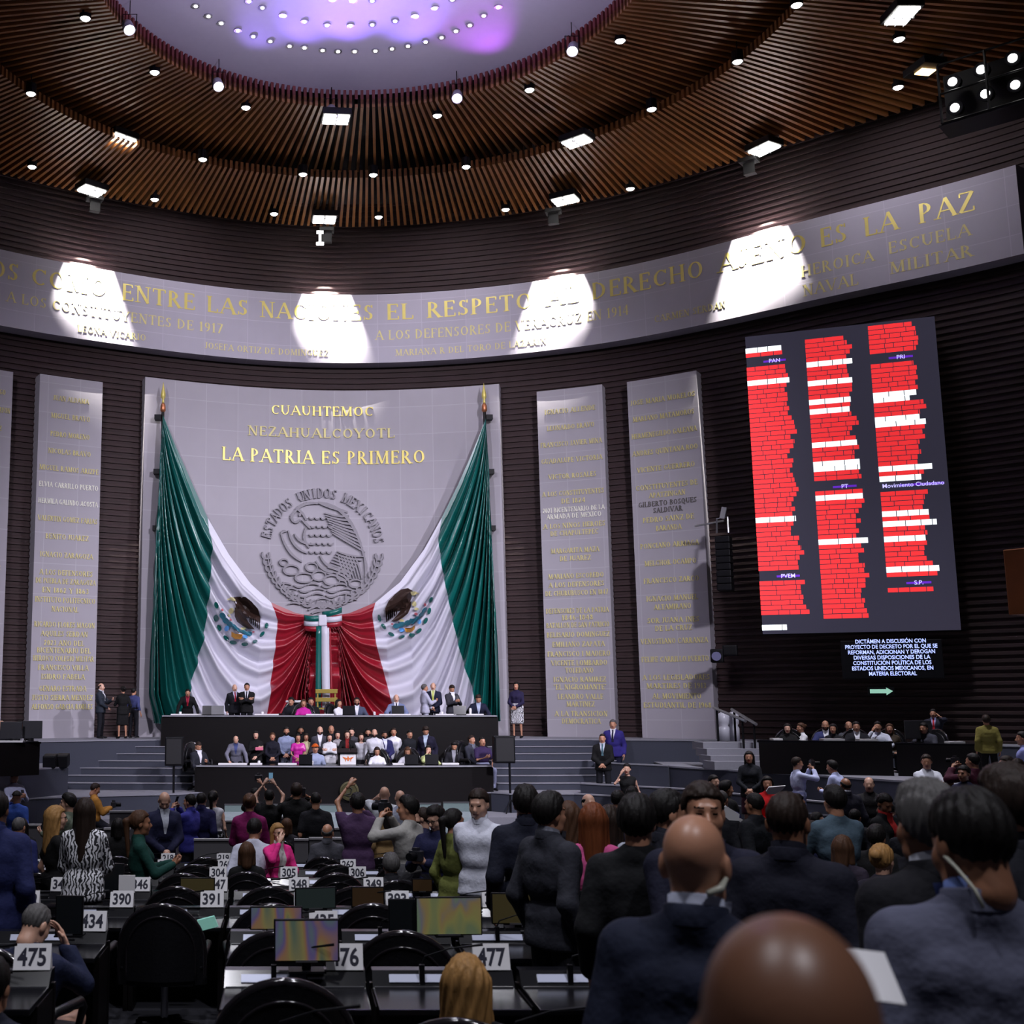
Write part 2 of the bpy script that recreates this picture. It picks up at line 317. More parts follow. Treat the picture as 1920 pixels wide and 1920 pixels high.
panel(1175, 1306, 706, 'tallest inscribed stone panel, right of the flag and nearest the red screen', [('JOSE MARIA MORELOS', 748), ('MARIANO MATAMOROS', 780), ('HERMENEGILDO GALEANA', 812), ('ANDRES QUINTANA ROO', 845), ('VICENTE GUERRERO', 877), ('CONSTITUYENTES DE', 911), ('APATZINGAN', 927), ('GILBERTO BOSQUES', 943, 'k'), ('SALDIVAR', 956, 'k'), ('PEDRO SAINZ DE', 973), ('BARANDA', 990), ('PONCIANO ARRIAGA', 1022), ('MELCHOR OCAMPO', 1055), ('FRANCISCO ZARCO', 1088), ('IGNACIO MANUEL', 1122), ('ALTAMIRANO', 1138), ('SOR JUANA INES', 1163), ('DE LA CRUZ', 1178), ('VENUSTIANO CARRANZA', 1202), ('FELIPE CARRILLO PUERTO', 1236), ('A LOS LEGISLADORES', 1270), ('MARTIRES DE 1913', 1286), ('AL MOVIMIENTO', 1305), ('ESTUDIANTIL DE 1968', 1322)])
pc, pa, pb, pz = panel(272, 936, 732, 'wide central stone panel behind the flag with the large carved seal')
pm = (pa+pb)/2; pmap = wallmap(pm, PO); rP = float(wr(pm))-PO
def pu(u, v):       # pixel on the central panel -> (s, z)
    t_, z_ = wallhit(u, v, PO); return (t_-pm)*rP, z_
for tx, u0, u1, v_, h, m_, nm in (('CUAUHTEMOC', 508, 700, 768, .33, M_GOLD, 'small_lettering'), ('NEZAHUALCOYOTL', 465, 740, 807, .33, M_GOLD2, 'faded_lettering'), ('LA PATRIA ES PRIMERO', 416, 797, 850, .45, M_GOLD, 'large_lettering')):
    a, z_ = pu(u0, v_); b, _ = pu(u1, v_); L_ = MB(); inscribe(L_, tx, pmap, (a+b)/2, z_, h, b-a, .04, 1.05); L_.out(nm, m_, pc)

# carved seal: lettering on an arc, eagle, serpent, cactus, wreath in shallow relief
sc0, zc0 = pu(604, 1032); k0 = (pu(704, 1032)[0]-pu(504, 1032)[0])/200.0     # metres per photo pixel
M_SEAL = mat('shaded_seal_stone', (0.235, 0.222, 0.248), 0.8, var=0.1)  # same stone as the slab; relief shading put into a darker colour
SE = MB()
def smap(px, py, d=0.0):   # offsets in photo pixels from the seal's centre
    return pmap(sc0+px*k0, zc0-py*k0, d)
def arc_text(text, a0, a1, r, hpx):
    n_ = len(text)
    for i, ch in enumerate(text):
        if ch == ' ': continue
        an = math.radians(a0+(a1-a0)*i/(n_-1)); ca, sa = math.cos(an), math.sin(an); Q, wd = serif(ch, 1.25)
        for q in Q:
            pts = []
            for x, y in q:
                lx, ly = (x-wd/2)*hpx*.85, (y-.5)*hpx; rr = r+ly; pts.append((sa*rr+ca*lx, -ca*rr+sa*lx))
            SE.add([smap(x, y, .09) for x, y in pts]+[smap(x, y, -.01) for x, y in pts], [(0, 1, 2, 3), (0, 4, 5, 1), (1, 5, 6, 2), (2, 6, 7, 3), (3, 7, 4, 0)])
arc_text('ESTADOS UNIDOS MEXICANOS', -76, 80, 108, 19)
def stroke(pts, wpx, dep=.10):
    wpx *= 1.25
    m_ = len(pts)
    for i in range(m_-1):
        (x0, y0), (x1, y1) = pts[i], pts[i+1]; l = math.hypot(x1-x0, y1-y0) or 1; ta = math.sin(PI*(i+.5)/(m_-1))*.5+.5; nx, ny = -(y1-y0)/l*wpx*ta/2, (x1-x0)/l*wpx*ta/2
        q = [(x0+nx, y0+ny), (x0-nx, y0-ny), (x1-nx, y1-ny), (x1+nx, y1+ny)]
        SE.add([smap(x, y, dep) for x, y in q]+[smap(x, y, -.01) for x, y in q], [(0, 1, 2, 3), (0, 4, 5, 1), (1, 5, 6, 2), (2, 6, 7, 3), (3, 7, 4, 0)])
def bez(p0, p1, p2, n=8):
    return [((1-t)**2*p0[0]+2*t*(1-t)*p1[0]+t*t*p2[0], (1-t)**2*p0[1]+2*t*(1-t)*p1[1]+t*t*p2[1]) for t in [i/n for i in range(n+1)]]
stroke(bez((-8, -90), (55, -88), (78, 10)), 5); stroke(bez((-8, -90), (20, -80), (48, -72)), 5); stroke(bez((78, 10), (84, 30), (80, 50)), 4)
for i in range(9):      # wing and tail feathers
    t_ = i/8; stroke(bez((5+14*t_, -70+38*t_), (40+8*t_, -60+44*t_), (50+30*t_, -66+70*t_)), 3.2)
    stroke(bez((28-3*i, 2+5*i), (50, 12+5*i), (77-4*i, 12+7*i)), 3)
for i in range(7):
    stroke(bez((30+5*i, 10), (34+6*i, 30), (44+5*i, 54)), 2.6)
for r_ in range(5):     # breast scales
    for c_ in range(4): x, y = -20+11*c_+3*(r_ % 2), -62+16*r_; stroke(bez((x-5, y), (x, y+8), (x+5, y)), 2.5)
stroke(bez((-8, -88), (-40, -92), (-52, -70)), 5); stroke(bez((-52, -70), (-62, -62), (-54, -52)), 5); stroke(bez((-54, -52), (-46, -50), (-42, -58)), 4); stroke(bez((-50, -78), (-36, -72), (-30, -56)), 4); stroke(bez((-38, -56), (-28, -48), (-22, -40)), 4); stroke([(-44, -68), (-40, -66), (-44, -64)], 4)
for a in (bez((-78, -30), (-66, 10), (-38, 22)), bez((-64, -36), (-56, -2), (-28, 6)), bez((-52, -30), (-46, -14), (-20, -10)), bez((-78, -30), (-74, -36), (-68, -34)), bez((-30, -42), (-40, -20), (-24, -4)), bez((-12, 20), (0, 40), (20, 42)), bez((-4, 10), (6, 34), (34, 36))): stroke(a, 4)
for x, y, rx, ry in ((-58, 38, 15, 9), (-34, 52, 17, 9), (-6, 48, 13, 9), (18, 56, 15, 9), (40, 48, 13, 9), (-20, 32, 11, 8), (-72, 24, 8, 6), (62, 62, 12, 7)):
    stroke([(x+rx*math.cos(q), y+ry*math.sin(q)) for q in [i*PI/7 for i in range(15)]], 3)
for j in range(5):      # water and stones
    for i in range(6-j//2): x, y = -70+26*i+6*(j % 2)+4*j, 66+9*j; stroke(bez((x-10, y), (x, y-7+14*(i % 2)), (x+12, y)), 3)
for sgn in (-1, 1):     # wreath
    for i in range(13):
        an = math.radians(100+68*i/12*1.15 if sgn > 0 else 100+68*i/12*1.15); rr = 108
        x, y = sgn*rr*math.sin(an), -rr*math.cos(an)
        for o_ in (-1, 1):
            bx, by = x+o_*7, y+9*o_*sgn*0-8; stroke(bez((x, y), (x+o_*9, y-2), (x+o_*6, y-13)), 3.4)
    stroke([(sgn*104*math.sin(math.radians(95+7.4*i)), -104*math.cos(math.radians(95+7.4*i))) for i in range(12)], 2.5)
stroke(bez((-26, 112), (0, 92), (26, 112)), 5); stroke(bez((-20, 118), (0, 106), (20, 118)), 5); stroke(bez((-12, 124), (0, 112), (12, 124)), 4)
SE.out('carved_seal', M_SEAL, pc)
# ------------------------------------------------------------------ floor in tiers, landing, stage, parapets
mb = MB(); ys = [-3.0]+[y+.12 for y in YR]
for i in range(len(YR)):
    z = fz(YR[i]-.5); mb.box((2, (ys[i]+ys[i+1])/2, z/2-.1), (44, ys[i+1]-ys[i], z+.2))
mb.box((2, ys[-1]+12, -.1), (44, 24, .2))
tag(mb.out('floor', M_DARK), kind='structure')
EDGE = [(-16, 26), (-11.5, 30.5), (-9, 33.0), (-6.7, 34.7), (-5.2, 35.5), (-3.9, 36.2), (1.1, 35.8), (6.1, 36.2), (8.3, 36.5), (11.6, 35.6), (14.2, 34), (18, 30), (21, 25)]
wpts = [(W(float(t), 0).x, W(float(t), 0).y) for t in np.linspace(1.5, -1.35, 60)]
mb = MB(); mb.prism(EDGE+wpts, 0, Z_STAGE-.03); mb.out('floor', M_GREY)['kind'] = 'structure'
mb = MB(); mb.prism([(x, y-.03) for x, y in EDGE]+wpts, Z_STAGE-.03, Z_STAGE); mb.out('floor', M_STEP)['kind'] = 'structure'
LEDGE = [(-10.5, 24.5), (-7.7, 29.2), (-6.4, 31.4), (-5, 32.2), (-2.9, 32.9), (-2.5, 33.5), (5.3, 33.5), (5.7, 33.0), (7.4, 33), (9.7, 30.7), (10.5, 28.4), (12.3, 24.4), (14, 20)]
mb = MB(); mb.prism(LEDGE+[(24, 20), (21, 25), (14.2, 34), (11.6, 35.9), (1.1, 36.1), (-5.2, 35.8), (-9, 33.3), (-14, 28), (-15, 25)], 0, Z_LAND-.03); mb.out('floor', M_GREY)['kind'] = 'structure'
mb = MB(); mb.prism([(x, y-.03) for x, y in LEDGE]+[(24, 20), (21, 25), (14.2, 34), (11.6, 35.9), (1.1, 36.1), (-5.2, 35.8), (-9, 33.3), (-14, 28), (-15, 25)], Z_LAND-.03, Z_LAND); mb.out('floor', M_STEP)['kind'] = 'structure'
mb = MB(); low = [(-5.6, 31.0), (-2.6, 31.7), (5.4, 31.7), (7.6, 31.6), (7.4, 33.1), (5.6, 33.6), (-2.8, 33.6), (-5, 32.4)]; mb.prism(low, 0, .5); mb.out('floor', M_STEP)['kind'] = 'structure'
mb = MB(); mb.prism([(8.9, 28.8), (10.45, 28.4), (12.25, 24.4), (13.95, 20), (13.95, 19.6), (11.2, 19.6), (9.9, 24.2)], 0, .5); mb.out('floor', M_GREY)['kind'] = 'structure'
# terraces either side
TL_ = [(-5.85, 32.7), (-7.1, 30), (-9.5, 26), (-14, 24), (-16, 26), (-11.5, 30.5), (-9, 33), (-6.9, 34.6)]
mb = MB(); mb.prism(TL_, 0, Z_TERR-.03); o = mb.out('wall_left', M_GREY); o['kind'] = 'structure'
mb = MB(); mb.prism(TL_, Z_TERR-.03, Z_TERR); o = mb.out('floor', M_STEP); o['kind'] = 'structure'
TR_ = [(10.05, 33.6), (10.4, 32.7), (11.4, 30.7), (13.4, 26.2), (14.6, 20), (24, 20), (21, 25), (18, 30), (14.2, 34), (11.6, 35.7), (10.4, 35.9)]
mb = MB(); mb.prism(TR_, 0, Z_TERR-.05); mb.out('wall_right', M_GREY)['kind'] = 'structure'
mb = MB(); mb.prism([(x-.02, y-.03) for x, y in TR_], Z_TERR-.06, Z_TERR-.02); mb.out('floor', M_STEP)['kind'] = 'structure'
def parapet(pts, z0, z1, th_=.22):
    mb = MB(); q = [(x+.1, y+th_) for x, y in pts][::-1]; mb.prism(pts+q, z0, z1-.03); o = mb.out('wall_right', M_GREY); o['kind'] = 'structure'
    mb = MB(); mb.prism([(x-.01, y-.02) for x, y in pts]+q, z1-.03, z1); o = mb.out('trim_1', M_STEP); o['kind'] = 'structure'
parapet([(8.5, 35.2), (9.4, 34.0), (10.0, 33.3)], Z_LAND, Z_TERR)
parapet([(7.6, 33.1), (9.75, 30.75), (10.55, 28.4), (12.4, 24.2), (14, 19.8)], Z_LAND-.2, 1.26)
# stairs both sides of the rostrum
for sx in (-1, 1):
    x0, x1 = (-6.9, -2.75) if sx < 0 else (5.6, 9.2)
    for k in range(1, 8):
        z = Z_LAND+.187*k; n = 14; pts = []
        for i in range(n+1):
            x = x0+(x1-x0)*i/n; u = abs(x-1.4); pts.append((x, 33.95+.31*k+.035*(u-4)*(u-4)*.6))
        back = [(x1, 37.0), (x0, 37.0)]
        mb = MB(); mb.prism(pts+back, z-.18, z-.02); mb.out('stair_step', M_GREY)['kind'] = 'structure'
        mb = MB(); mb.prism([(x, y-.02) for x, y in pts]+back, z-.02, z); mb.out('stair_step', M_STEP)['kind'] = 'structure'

# ------------------------------------------------------------------ slatted ceiling round a white dome
KX = 1.526*1.32; CCX, CCY = 1.434*1.32, 20.586*1.32
R_IN, R_ST = 3.34*KX, 5.25*KX; H_IN, H_OC, H_ST = 8.67*KX, 8.94*KX, 8.44*KX
wx = np.array([W(float(t), 0).x-CCX for t in TH]); wy = np.array([W(float(t), 0).y-CCY for t in TH])
wa = np.arctan2(wx, wy); wrad = np.hypot(wx, wy); o_ = np.argsort(wa); wa, wrad = wa[o_], wrad[o_]
def wall_r(phi):
    return float(np.interp(phi, wa, wrad))
def zc_rel(x, y):
    dx, dy = x-CCX, y-CCY; r = math.hypot(dx, dy); ph = math.atan2(dx, dy)
    if r < R_IN: return H_OC+.55*(1-(r/R_IN)**2)
    if r < R_ST: return H_IN+(r-R_IN)*.03
    rw = max(wall_r(ph)-.75, R_ST+1); return H_ST+(16.42-H_ST)*min(1, (r-R_ST)/(rw-R_ST))
def on_ceiling(u, v, drop=0.0):
    d = ray(u, v); z = 17.0
    for _ in range(12):
        Y = z/d.z; z = zc_rel(d.x*Y, Y)-drop
    return at(u, v, z/d.z)
M_SLAT = mat('warm_wood_slat', (0.27, 0.112, 0.034), 0.34, var=0.35, scale=1.2, stretch=(1, 1, 1))
M_SLATR = mat('red_wood_slat', (0.13, 0.022, 0.022), 0.4, var=0.3, scale=2)
M_VOID = mat('black_ceiling_void', (0.004, 0.004, 0.005), 0.9)
def slats(name, n, fin, fout, wid, dep, m, span=2.7):
    v = []; f = []
    for i in range(n):
        ph = -PI+2*PI*i/n
        if abs(ph) > span: continue
        (r0, z0), (r1, z1) = fin(ph), fout(ph); t = Vector((math.cos(ph), -math.sin(ph), 0))*wid/2; d = Vector((math.sin(ph), math.cos(ph), 0)); b = len(v)
        for r, z in ((r0, z0), (r1, z1)):
            p = Vector((CCX, CCY, EYE+z))+d*r
            for s_, u_ in ((-1, 0), (1, 0), (1, 1), (-1, 1)): v.append(p+t*s_+Vector((0, 0, dep*u_)))
        f += [(b, b+4, b+5, b+1), (b+1, b+5, b+6, b+2), (b+3, b+7, b+4, b), (b, b+1, b+2, b+3), (b+4, b+7, b+6, b+5)]
    tag(pydata(name, v, f, m), kind='structure')
slats('ceiling', 250, lambda p: (R_IN, H_IN), lambda p: (R_ST+.9, H_IN+.14), .085, .26, M_SLAT)
slats('ceiling', 372, lambda p: (R_ST, H_ST), lambda p: (max(wall_r(p)-.75, R_ST+1), 16.42), .09, .26, M_SLAT)
slats('ceiling', 250, lambda p: (R_IN, H_IN+.1), lambda p: (R_IN+.12, H_IN+.1), .085, H_OC-H_IN, M_SLATR)
mb = MB(); n = 160; v = []; f = []
for i in range(n+1):
    ph = -2.8+5.6*i/n
    for r, z in ((R_IN+.15, H_OC+.02), (R_ST+.5, H_IN+.5), (max(wall_r(ph)+1.5, 12), 17.3)): v.append((CCX+r*math.sin(ph), CCY+r*math.cos(ph), EYE+z))
for i in range(n):
    for k in range(2): f.append((3*i+k, 3*i+k+1, 3*i+k+4, 3*i+k+3))
tag(pydata('ceiling', v, f, M_VOID), kind='structure')
mb = MB(); prof = [(R_IN+.18, H_OC-.05)]+[(R_IN*k/10+.001, H_OC+.55*(1-(k/10)**2)) for k in range(10, -1, -1)]
v = []; f = []; n = 96
for r, z in prof:
    for k in range(n): v.append((CCX+r*math.cos(2*PI*k/n), CCY+r*math.sin(2*PI*k/n), EYE+z))
for i in range(len(prof)-1):
    for k in range(n): l = (k+1) % n; f.append((i*n+k, (i+1)*n+k, (i+1)*n+l, i*n+l))
tag(pydata('ceiling', v, f, mat('white_dome_plaster', (0.62, 0.60, 0.66), 0.8, var=.04), smooth=True), kind='structure')

M_LAMP = mat('lit_lamp', (1.0, 0.97, 0.95), emit=14.0, var=0); M_LAMPB = mat('lit_floodlight', (1.0, 0.97, 0.92), emit=32.0, var=0); M_LAMPP = mat('lit_violet_lamp', (0.80, 0.72, 1.0), emit=16.0, var=0)
DOME = [(367, 12), (391, 31), (415, 44), (446, 58), (475, 69), (507, 78), (543, 87), (571, 90), (605, 95), (634, 97), (665, 97), (704, 96), (735, 92), (765, 87), (798, 79), (828, 71), (855, 59), (881, 48), (907, 30), (934, 14), (467, 3), (492, 15), (530, 30), (571, 41), (613, 48), (657, 49), (698, 47), (741, 40), (778, 31), (816, 16), (622, 0), (662, 2), (698, 2), (848, 0)]
mb = MB(); mb.lathe([(.11, 0), (.11, .03), (.085, .03)], n=14); ld = mb.out('recessed_downlight', M_METAL)
mb = MB(); mb.lathe([(.02, -.02), (.045, -.015), (.06, .01)], n=12); lb = mb.out('bulb', M_LAMP, ld)
tag(ld, 'small round recessed spot glowing in the violet-lit dome, one of the two curved rows', 'ceiling light', 'spots in the dome')
for i, (u, v_) in enumerate(DOME):
    o = ld if i == 0 else copytree(ld); o.location = on_ceiling(u, v_, .04)
DOWN = [(160, 36), (290, 137), (58, 177), (60, 314), (290, 375), (380, 300), (461, 203), (514, 402), (568, 328), (700, 329), (710, 408), (874, 314), (948, 394), (820, 218), (993, 170), (1163, 78), (1222, 206), (1383, 117), (1494, 11), (1182, 355), (1684, 165), (1686, 75)]
mb = MB(); mb.lathe([(.0, .02), (.13, .02), (.15, .0), (.15, .30), (.0, .30)], n=16); ld = mb.out('slat_downlight', M_BLACK)
mb = MB(); mb.lathe([(.01, -.03), (.09, -.02), (.125, .018)], n=14); mb.out('bulb', M_LAMP, ld); mb = MB(); mb.tube([(0, 0, .3), (0, 0, .6)], .012); mb.out('stem', M_BLACK, ld)
tag(ld, 'small black round downlight set among the brown ceiling slats', 'ceiling light', 'downlights among the slats')
for i, (u, v_) in enumerate(DOWN):
    o = ld if i == 0 else copytree(ld); o.location = on_ceiling(u, v_, .12)
# square floodlights with louvres
FLOOD = [(228, 262, 'left, at the step between the slat rings'), (172, 358, 'far left, close above the brick wall'), (608, 412, 'middle, close above the brick wall'), (630, 224, 'middle, in the upper slats under the dome'), (1082, 266, 'right of centre, at the step between the slat rings'), (1060, 376, 'right of centre, close above the brick wall'), (1433, 280, 'right, near the slat ends beside the black gap'), (1692, 30, 'top right, largest and brightest of them'), (1735, 135, 'right, stand-in for an orange reflection between the slats')]
for i, (u, v_, wh) in enumerate(FLOOD):
    p = on_ceiling(u, v_, .45); e = empty('floodlight', p, math.atan2(-(p.x-CCX), p.y-CCY)); tag(e, 'square louvred floodlight on the ceiling, '+wh, 'floodlight', 'ceiling floodlights')
    mb = MB(); mb.box((0, 0, .12), (.86, .66, .2), bev=.02); mb.out('housing', M_BLACK, e)
    if i < 8:
        for sx in (-1, 1):
            mb = MB(); mb.box((sx*.2, 0, .0), (.34, .5, .04)); mb.out('lens', M_LAMPB if i != 4 else M_LAMP, e)
        mb = MB()
        for k in range(3): mb.box((0, -.2+.2*k, -.03), (.76, .015, .07))
        mb.box((0, 0, -.03), (.03, .56, .07)); mb.out('louvre', M_METAL, e)
    else:
        mb = MB(); mb.box((0, 0, 0), (.3, .4, .03)); mb.out('lens', mat('orange_reflection_glow', (1, .6, .25), emit=6, var=0), e)  # no lamp here: an orange reflection painted as a glowing lens
    mb = MB(); mb.box((0, .36, .3), (.5, .03, .3)); mb.out('bracket', M_METAL, e)
# hanging cylinder spots on the dome rim
for u, v_, wh in ((243, 57, 'farthest left on the rim'), (410, 163, 'second from the left on the rim'), (622, 212, 'above the middle floodlight'), (857, 185, 'glowing violet, right of the middle'), (1073, 97, 'farthest right on the rim')):
    p = at(u, v_, (H_IN-.25)/ray(u, v_).z); e = empty('hanging_spotlight', p); tag(e, 'cylinder spotlight hanging from the dome rim, '+wh, 'spotlight', 'spotlights hanging round the dome')
    d = (Vector((2, 20, 3))-p).normalized(); R = d.to_track_quat('-Z', 'Y').to_matrix()
    mb = MB(); mb.lathe([(.05, .34), (.14, .30), (.16, 0), (.15, 0), (.13, .03)], n=16, R=R); mb.out('cylinder', mat('pale_housing', (.35, .33, .40), .4), e, smooth=True)
    mb = MB(); mb.lathe([(.001, -.02), (.12, -.005), (.135, .025)], n=14, R=R); mb.out('lens', M_LAMPP if 'violet' in wh else M_LAMP, e)
    mb = MB(); mb.tube([(-.17, 0, 0), (-.18, 0, .45), (.18, 0, .45), (.17, 0, 0)], .015, 6); mb.tube([(0, 0, .45), (0, 0, 1.0)], .012, 6); mb.out('yoke', M_BLACK, e)
# the violet uplights on the rim of the dome
for u, wt, col in ((640, 620, (.30, .16, 1)), (530, 480, (.30, .17, 1)), (800, 560, (.30, .17, 1)), (420, 300, (.34, .22, 1)), (980, 420, (.58, .12, 1))):
    p = at(u, 175, H_IN/ray(u, 175).z); c = Vector((CCX, CCY, p.z)); q = p+(c-p).normalized()*.5; q.z = EYE+H_OC-1.3
    spot('violet_uplight', q, c+Vector(((p.x-CCX)*.45, (p.y-CCY)*.42, 1.2)), wt, 62, col, .9, .1)
p = Vector((CCX, CCY-3, EYE+H_IN-1.5)); spot('dome_fill', p, p+Vector((0, 1, 6)), 3300, 165, (.70, .60, 1), .6, .4)  # broad fill added below the dome, with no fixture of its own
# the four floods that wash the frieze
for u, v_, ua in ((172, 362, 165), (608, 414, 612), (1060, 378, 1048), (1433, 284, 1432)):
    t_, _ = wallhit(ua, 560, FO); q = W(t_, EYE+16.0, FO+.40)
    spot('frieze_flood', q, W(t_, EYE+16.0-2.0, FO+.40-.40), 70000, 47, (1, .95, .86), .7, .008)
    e = empty('added_flood_shield', q, -t_); tag(e, 'added light shield close above the frieze over its bright patch, %s' % {165: 'far left', 612: 'middle', 1048: 'right of the middle', 1432: 'far right'}[ua], 'lamp', 'added light shields above the frieze')
    mb = MB(); mb.box((0, -.07, -.30), (.34, .20, .012)); mb.box((0, -.165, -.13), (.34, .012, .35)); mb.out('shield', M_VOID, e); mb = MB(); mb.box((0, -.1, .12), (.5, .4, .12)); mb.out('housing', M_VOID, e)  # shield and housing added to keep the beam off the slabs below
for u in (1740, 330, 850):   # dim wash of the rest of the frieze and upper brick wall
    t_, _ = wallhit(u, 560, FO); q = W(t_, EYE+16.0, 4.0); spot('upper_wall_flood', q, W(t_, EYE+13.2, .3), 420, 110, (.95, .9, 1), .9, .6)
# bank of stage lights, upper right
p = at(1850, 150, 27.5); e = empty('light_bank', p, -.75); e.scale = (.8, .8, .8); tag(e, 'black rack of ten lit stage lamps under the ceiling, upper right corner', 'stage light bank')
mb = MB()
for z in (-.95, 0, .95): mb.tube([(-1.3, 0, z), (2.4, 0, z)], .035, 6)
for x in (-1.3, 0, 1.15, 2.4): mb.tube([(x, 0, -.95), (x, 0, .95)], .045, 6)
mb.box((.55, .55, -1.0), (3.9, 1.1, .06)); mb.box((.55, 1.0, 0), (3.9, .06, 2.0)); mb.out('rack', M_BLACK, e)
for i, (x, z) in enumerate(((-.95, .35), (-.95, -.5), (-.15, .45), (-.1, -.35), (.7, .5), (.7, -.35), (1.6, .5), (1.6, -.4), (2.15, .5), (2.15, -.4))):
    mb = MB(); R = Matrix.Rotation(PI/2-.2, 3, 'X').to_3x3() @ Matrix.Rotation(PI, 3, 'X'); R = Matrix.Rotation(PI/2+.25, 3, 'X'); mb.lathe([(.2, -.35), (.23, 0), (.19, 0)], (x, .15, z), 14, R=R); c = mb.out('lamp_can', M_BLACK, e)
    mb = MB(); mb.lathe([(.001, .03), (.13, .02)], (x, .15, z), 12, R=R); mb.out('lens', M_LAMP, c)
# small white "I" lamp below the middle flood
p = wallhit(600, 446, 2.2); q = W(p[0], p[1], 2.2); e = empty('lamp_bracket', q); tag(e, 'small white lit bracket shaped like an I below the middle floodlight', 'lamp')
mb = MB(); mb.box((0, 0, 0), (.07, .07, .42)); mb.box((0, 0, .2), (.22, .1, .07)); mb.box((0, 0, -.2), (.24, .1, .08)); mb.out('arm', M_LAMP, e)
# ------------------------------------------------------------------ the draped flag
FD = .5
def pf(u, v, d=0.0):
    t_, z_ = wallhit(u, v, PO+FD); return pmap((t_-pm)*rP, z_, FD+d)
def poly(pts, key=1):
    p = np.array(pts, float); k = np.concatenate([[0], np.cumsum(np.hypot(*np.diff(p, axis=0).T))]); k /= k[-1]
    return lambda t: (np.interp(t, k, p[:, 0]), np.interp(t, k, p[:, 1]))
TOPL = [(305, 778), (330, 838), (360, 905), (390, 970), (430, 1040), (470, 1095), (508, 1130), (555, 1150), (604, 1157)]
TOPR = [(911, 786), (885, 850), (858, 910), (828, 970), (795, 1030), (750, 1092), (704, 1130), (655, 1150), (604, 1157)]
OUTL = [(305, 778), (299, 880), (292, 1000), (286, 1150), (280, 1300), (291, 1356)]; OUTR = [(911, 786), (917, 880), (922, 1000), (930, 1150), (937, 1310), (938, 1352)]
GWL = [(390, 970), (397, 1030), (395, 1080), (385, 1180), (368, 1250), (350, 1310), (342, 1362)]; GWR = [(828, 970), (822, 1010), (828, 1060), (842, 1130), (862, 1220), (888, 1300), (898, 1362)]
WRL = [(508, 1130), (521, 1165), (515, 1220), (508, 1280), (500, 1362)]; WRR = [(704, 1130), (698, 1152), (706, 1210), (722, 1270), (738, 1330), (744, 1362)]
def fold(u, v, side):
    top, outl = (TOPL, OUTL) if side < 0 else (TOPR, OUTR)
    o = np.array(outl, float); uo = np.interp(v, o[:, 1], o[:, 0]); X = np.maximum((u-uo)*(-side), 0.0)
    t = np.array(top, float); tx = np.abs(t[:, 0]-t[0, 0]); X = np.minimum(X, 299.0)
    D = v-top[0][1]; Dt = np.interp(X, tx, t[:, 1]-t[0, 1]); b = (X/300)**.5*(1-X/300)**.7*300+3
    sg = np.maximum(D-Dt, 0)/b; g = 2/PI*np.arctan(sg/2.5); ph = 11.5*2*PI*g
    dC = np.hypot(u-top[0][0], v-top[0][1]); dK = np.hypot(u-604, v-1160)
    A = .40*np.minimum(1, dC/260+.06)*np.minimum(1, dK/170+.1)
    wv = np.sin(ph+.6*np.sin(v/90)); h = .55*wv+.25*np.sin(ph*.5+1+v/200)+.20*np.sin(2*ph+.8)
    return A*h+.02
def cloth(name, L, Rr, side, m, parent, nu=110, nv=110):
    fl, fr2 = poly(L), poly(Rr); v = []; f = []
    for j in range(nv+1):
        t = j/nv; a = fl(t); b = fr2(t)
        us = np.linspace(a[0], b[0], nu+1); vs = np.linspace(a[1], b[1], nu+1); ds = fold(us, vs, side)
        v += [pf(x, y, d) for x, y, d in zip(us, vs, ds)]
    for j in range(nv):
        for i in range(nu): p = j*(nu+1)+i; f.append((p, p+1, p+nu+2, p+nu+1))
    return pydata(name, v, f, m, parent, smooth=True)
M_FG = mat('flag_green', (0.004, 0.105, 0.092), 0.28, var=.06, spec=.6); M_FW = mat('flag_white', (0.58, 0.57, 0.66), 0.45, var=.03); M_FR = mat('flag_red', (0.27, 0.006, 0.018), 0.36, var=.06, spec=.6)
flag = empty('draped_flag', (1.1, 39, Z_STAGE)); tag(flag, 'huge draped green, white and red flag gathered at two poles over the central stone panel', 'flag')
FLI = Matrix.Translation(-flag.location)
def reparent(o, p): o.parent = p; o.matrix_parent_inverse = Matrix.Translation(-p.location)
for o in (cloth('green_cloth', OUTL, TOPL[:4]+GWL[1:], -1, M_FG, None), cloth('white_cloth', GWL, TOPL[3:7]+WRL[1:], -1, M_FW, None), cloth('red_cloth', WRL, TOPL[6:]+[(604, 1250), (604, 1362)], -1, M_FR, None),
          cloth('green_cloth', OUTR, TOPR[:4]+GWR[1:], 1, M_FG, None), cloth('white_cloth', GWR, TOPR[3:7]+WRR[1:], 1, M_FW, None), cloth('red_cloth', WRR, TOPR[6:]+[(604, 1250), (604, 1362)], 1, M_FR, None)):
    reparent(o, flag)
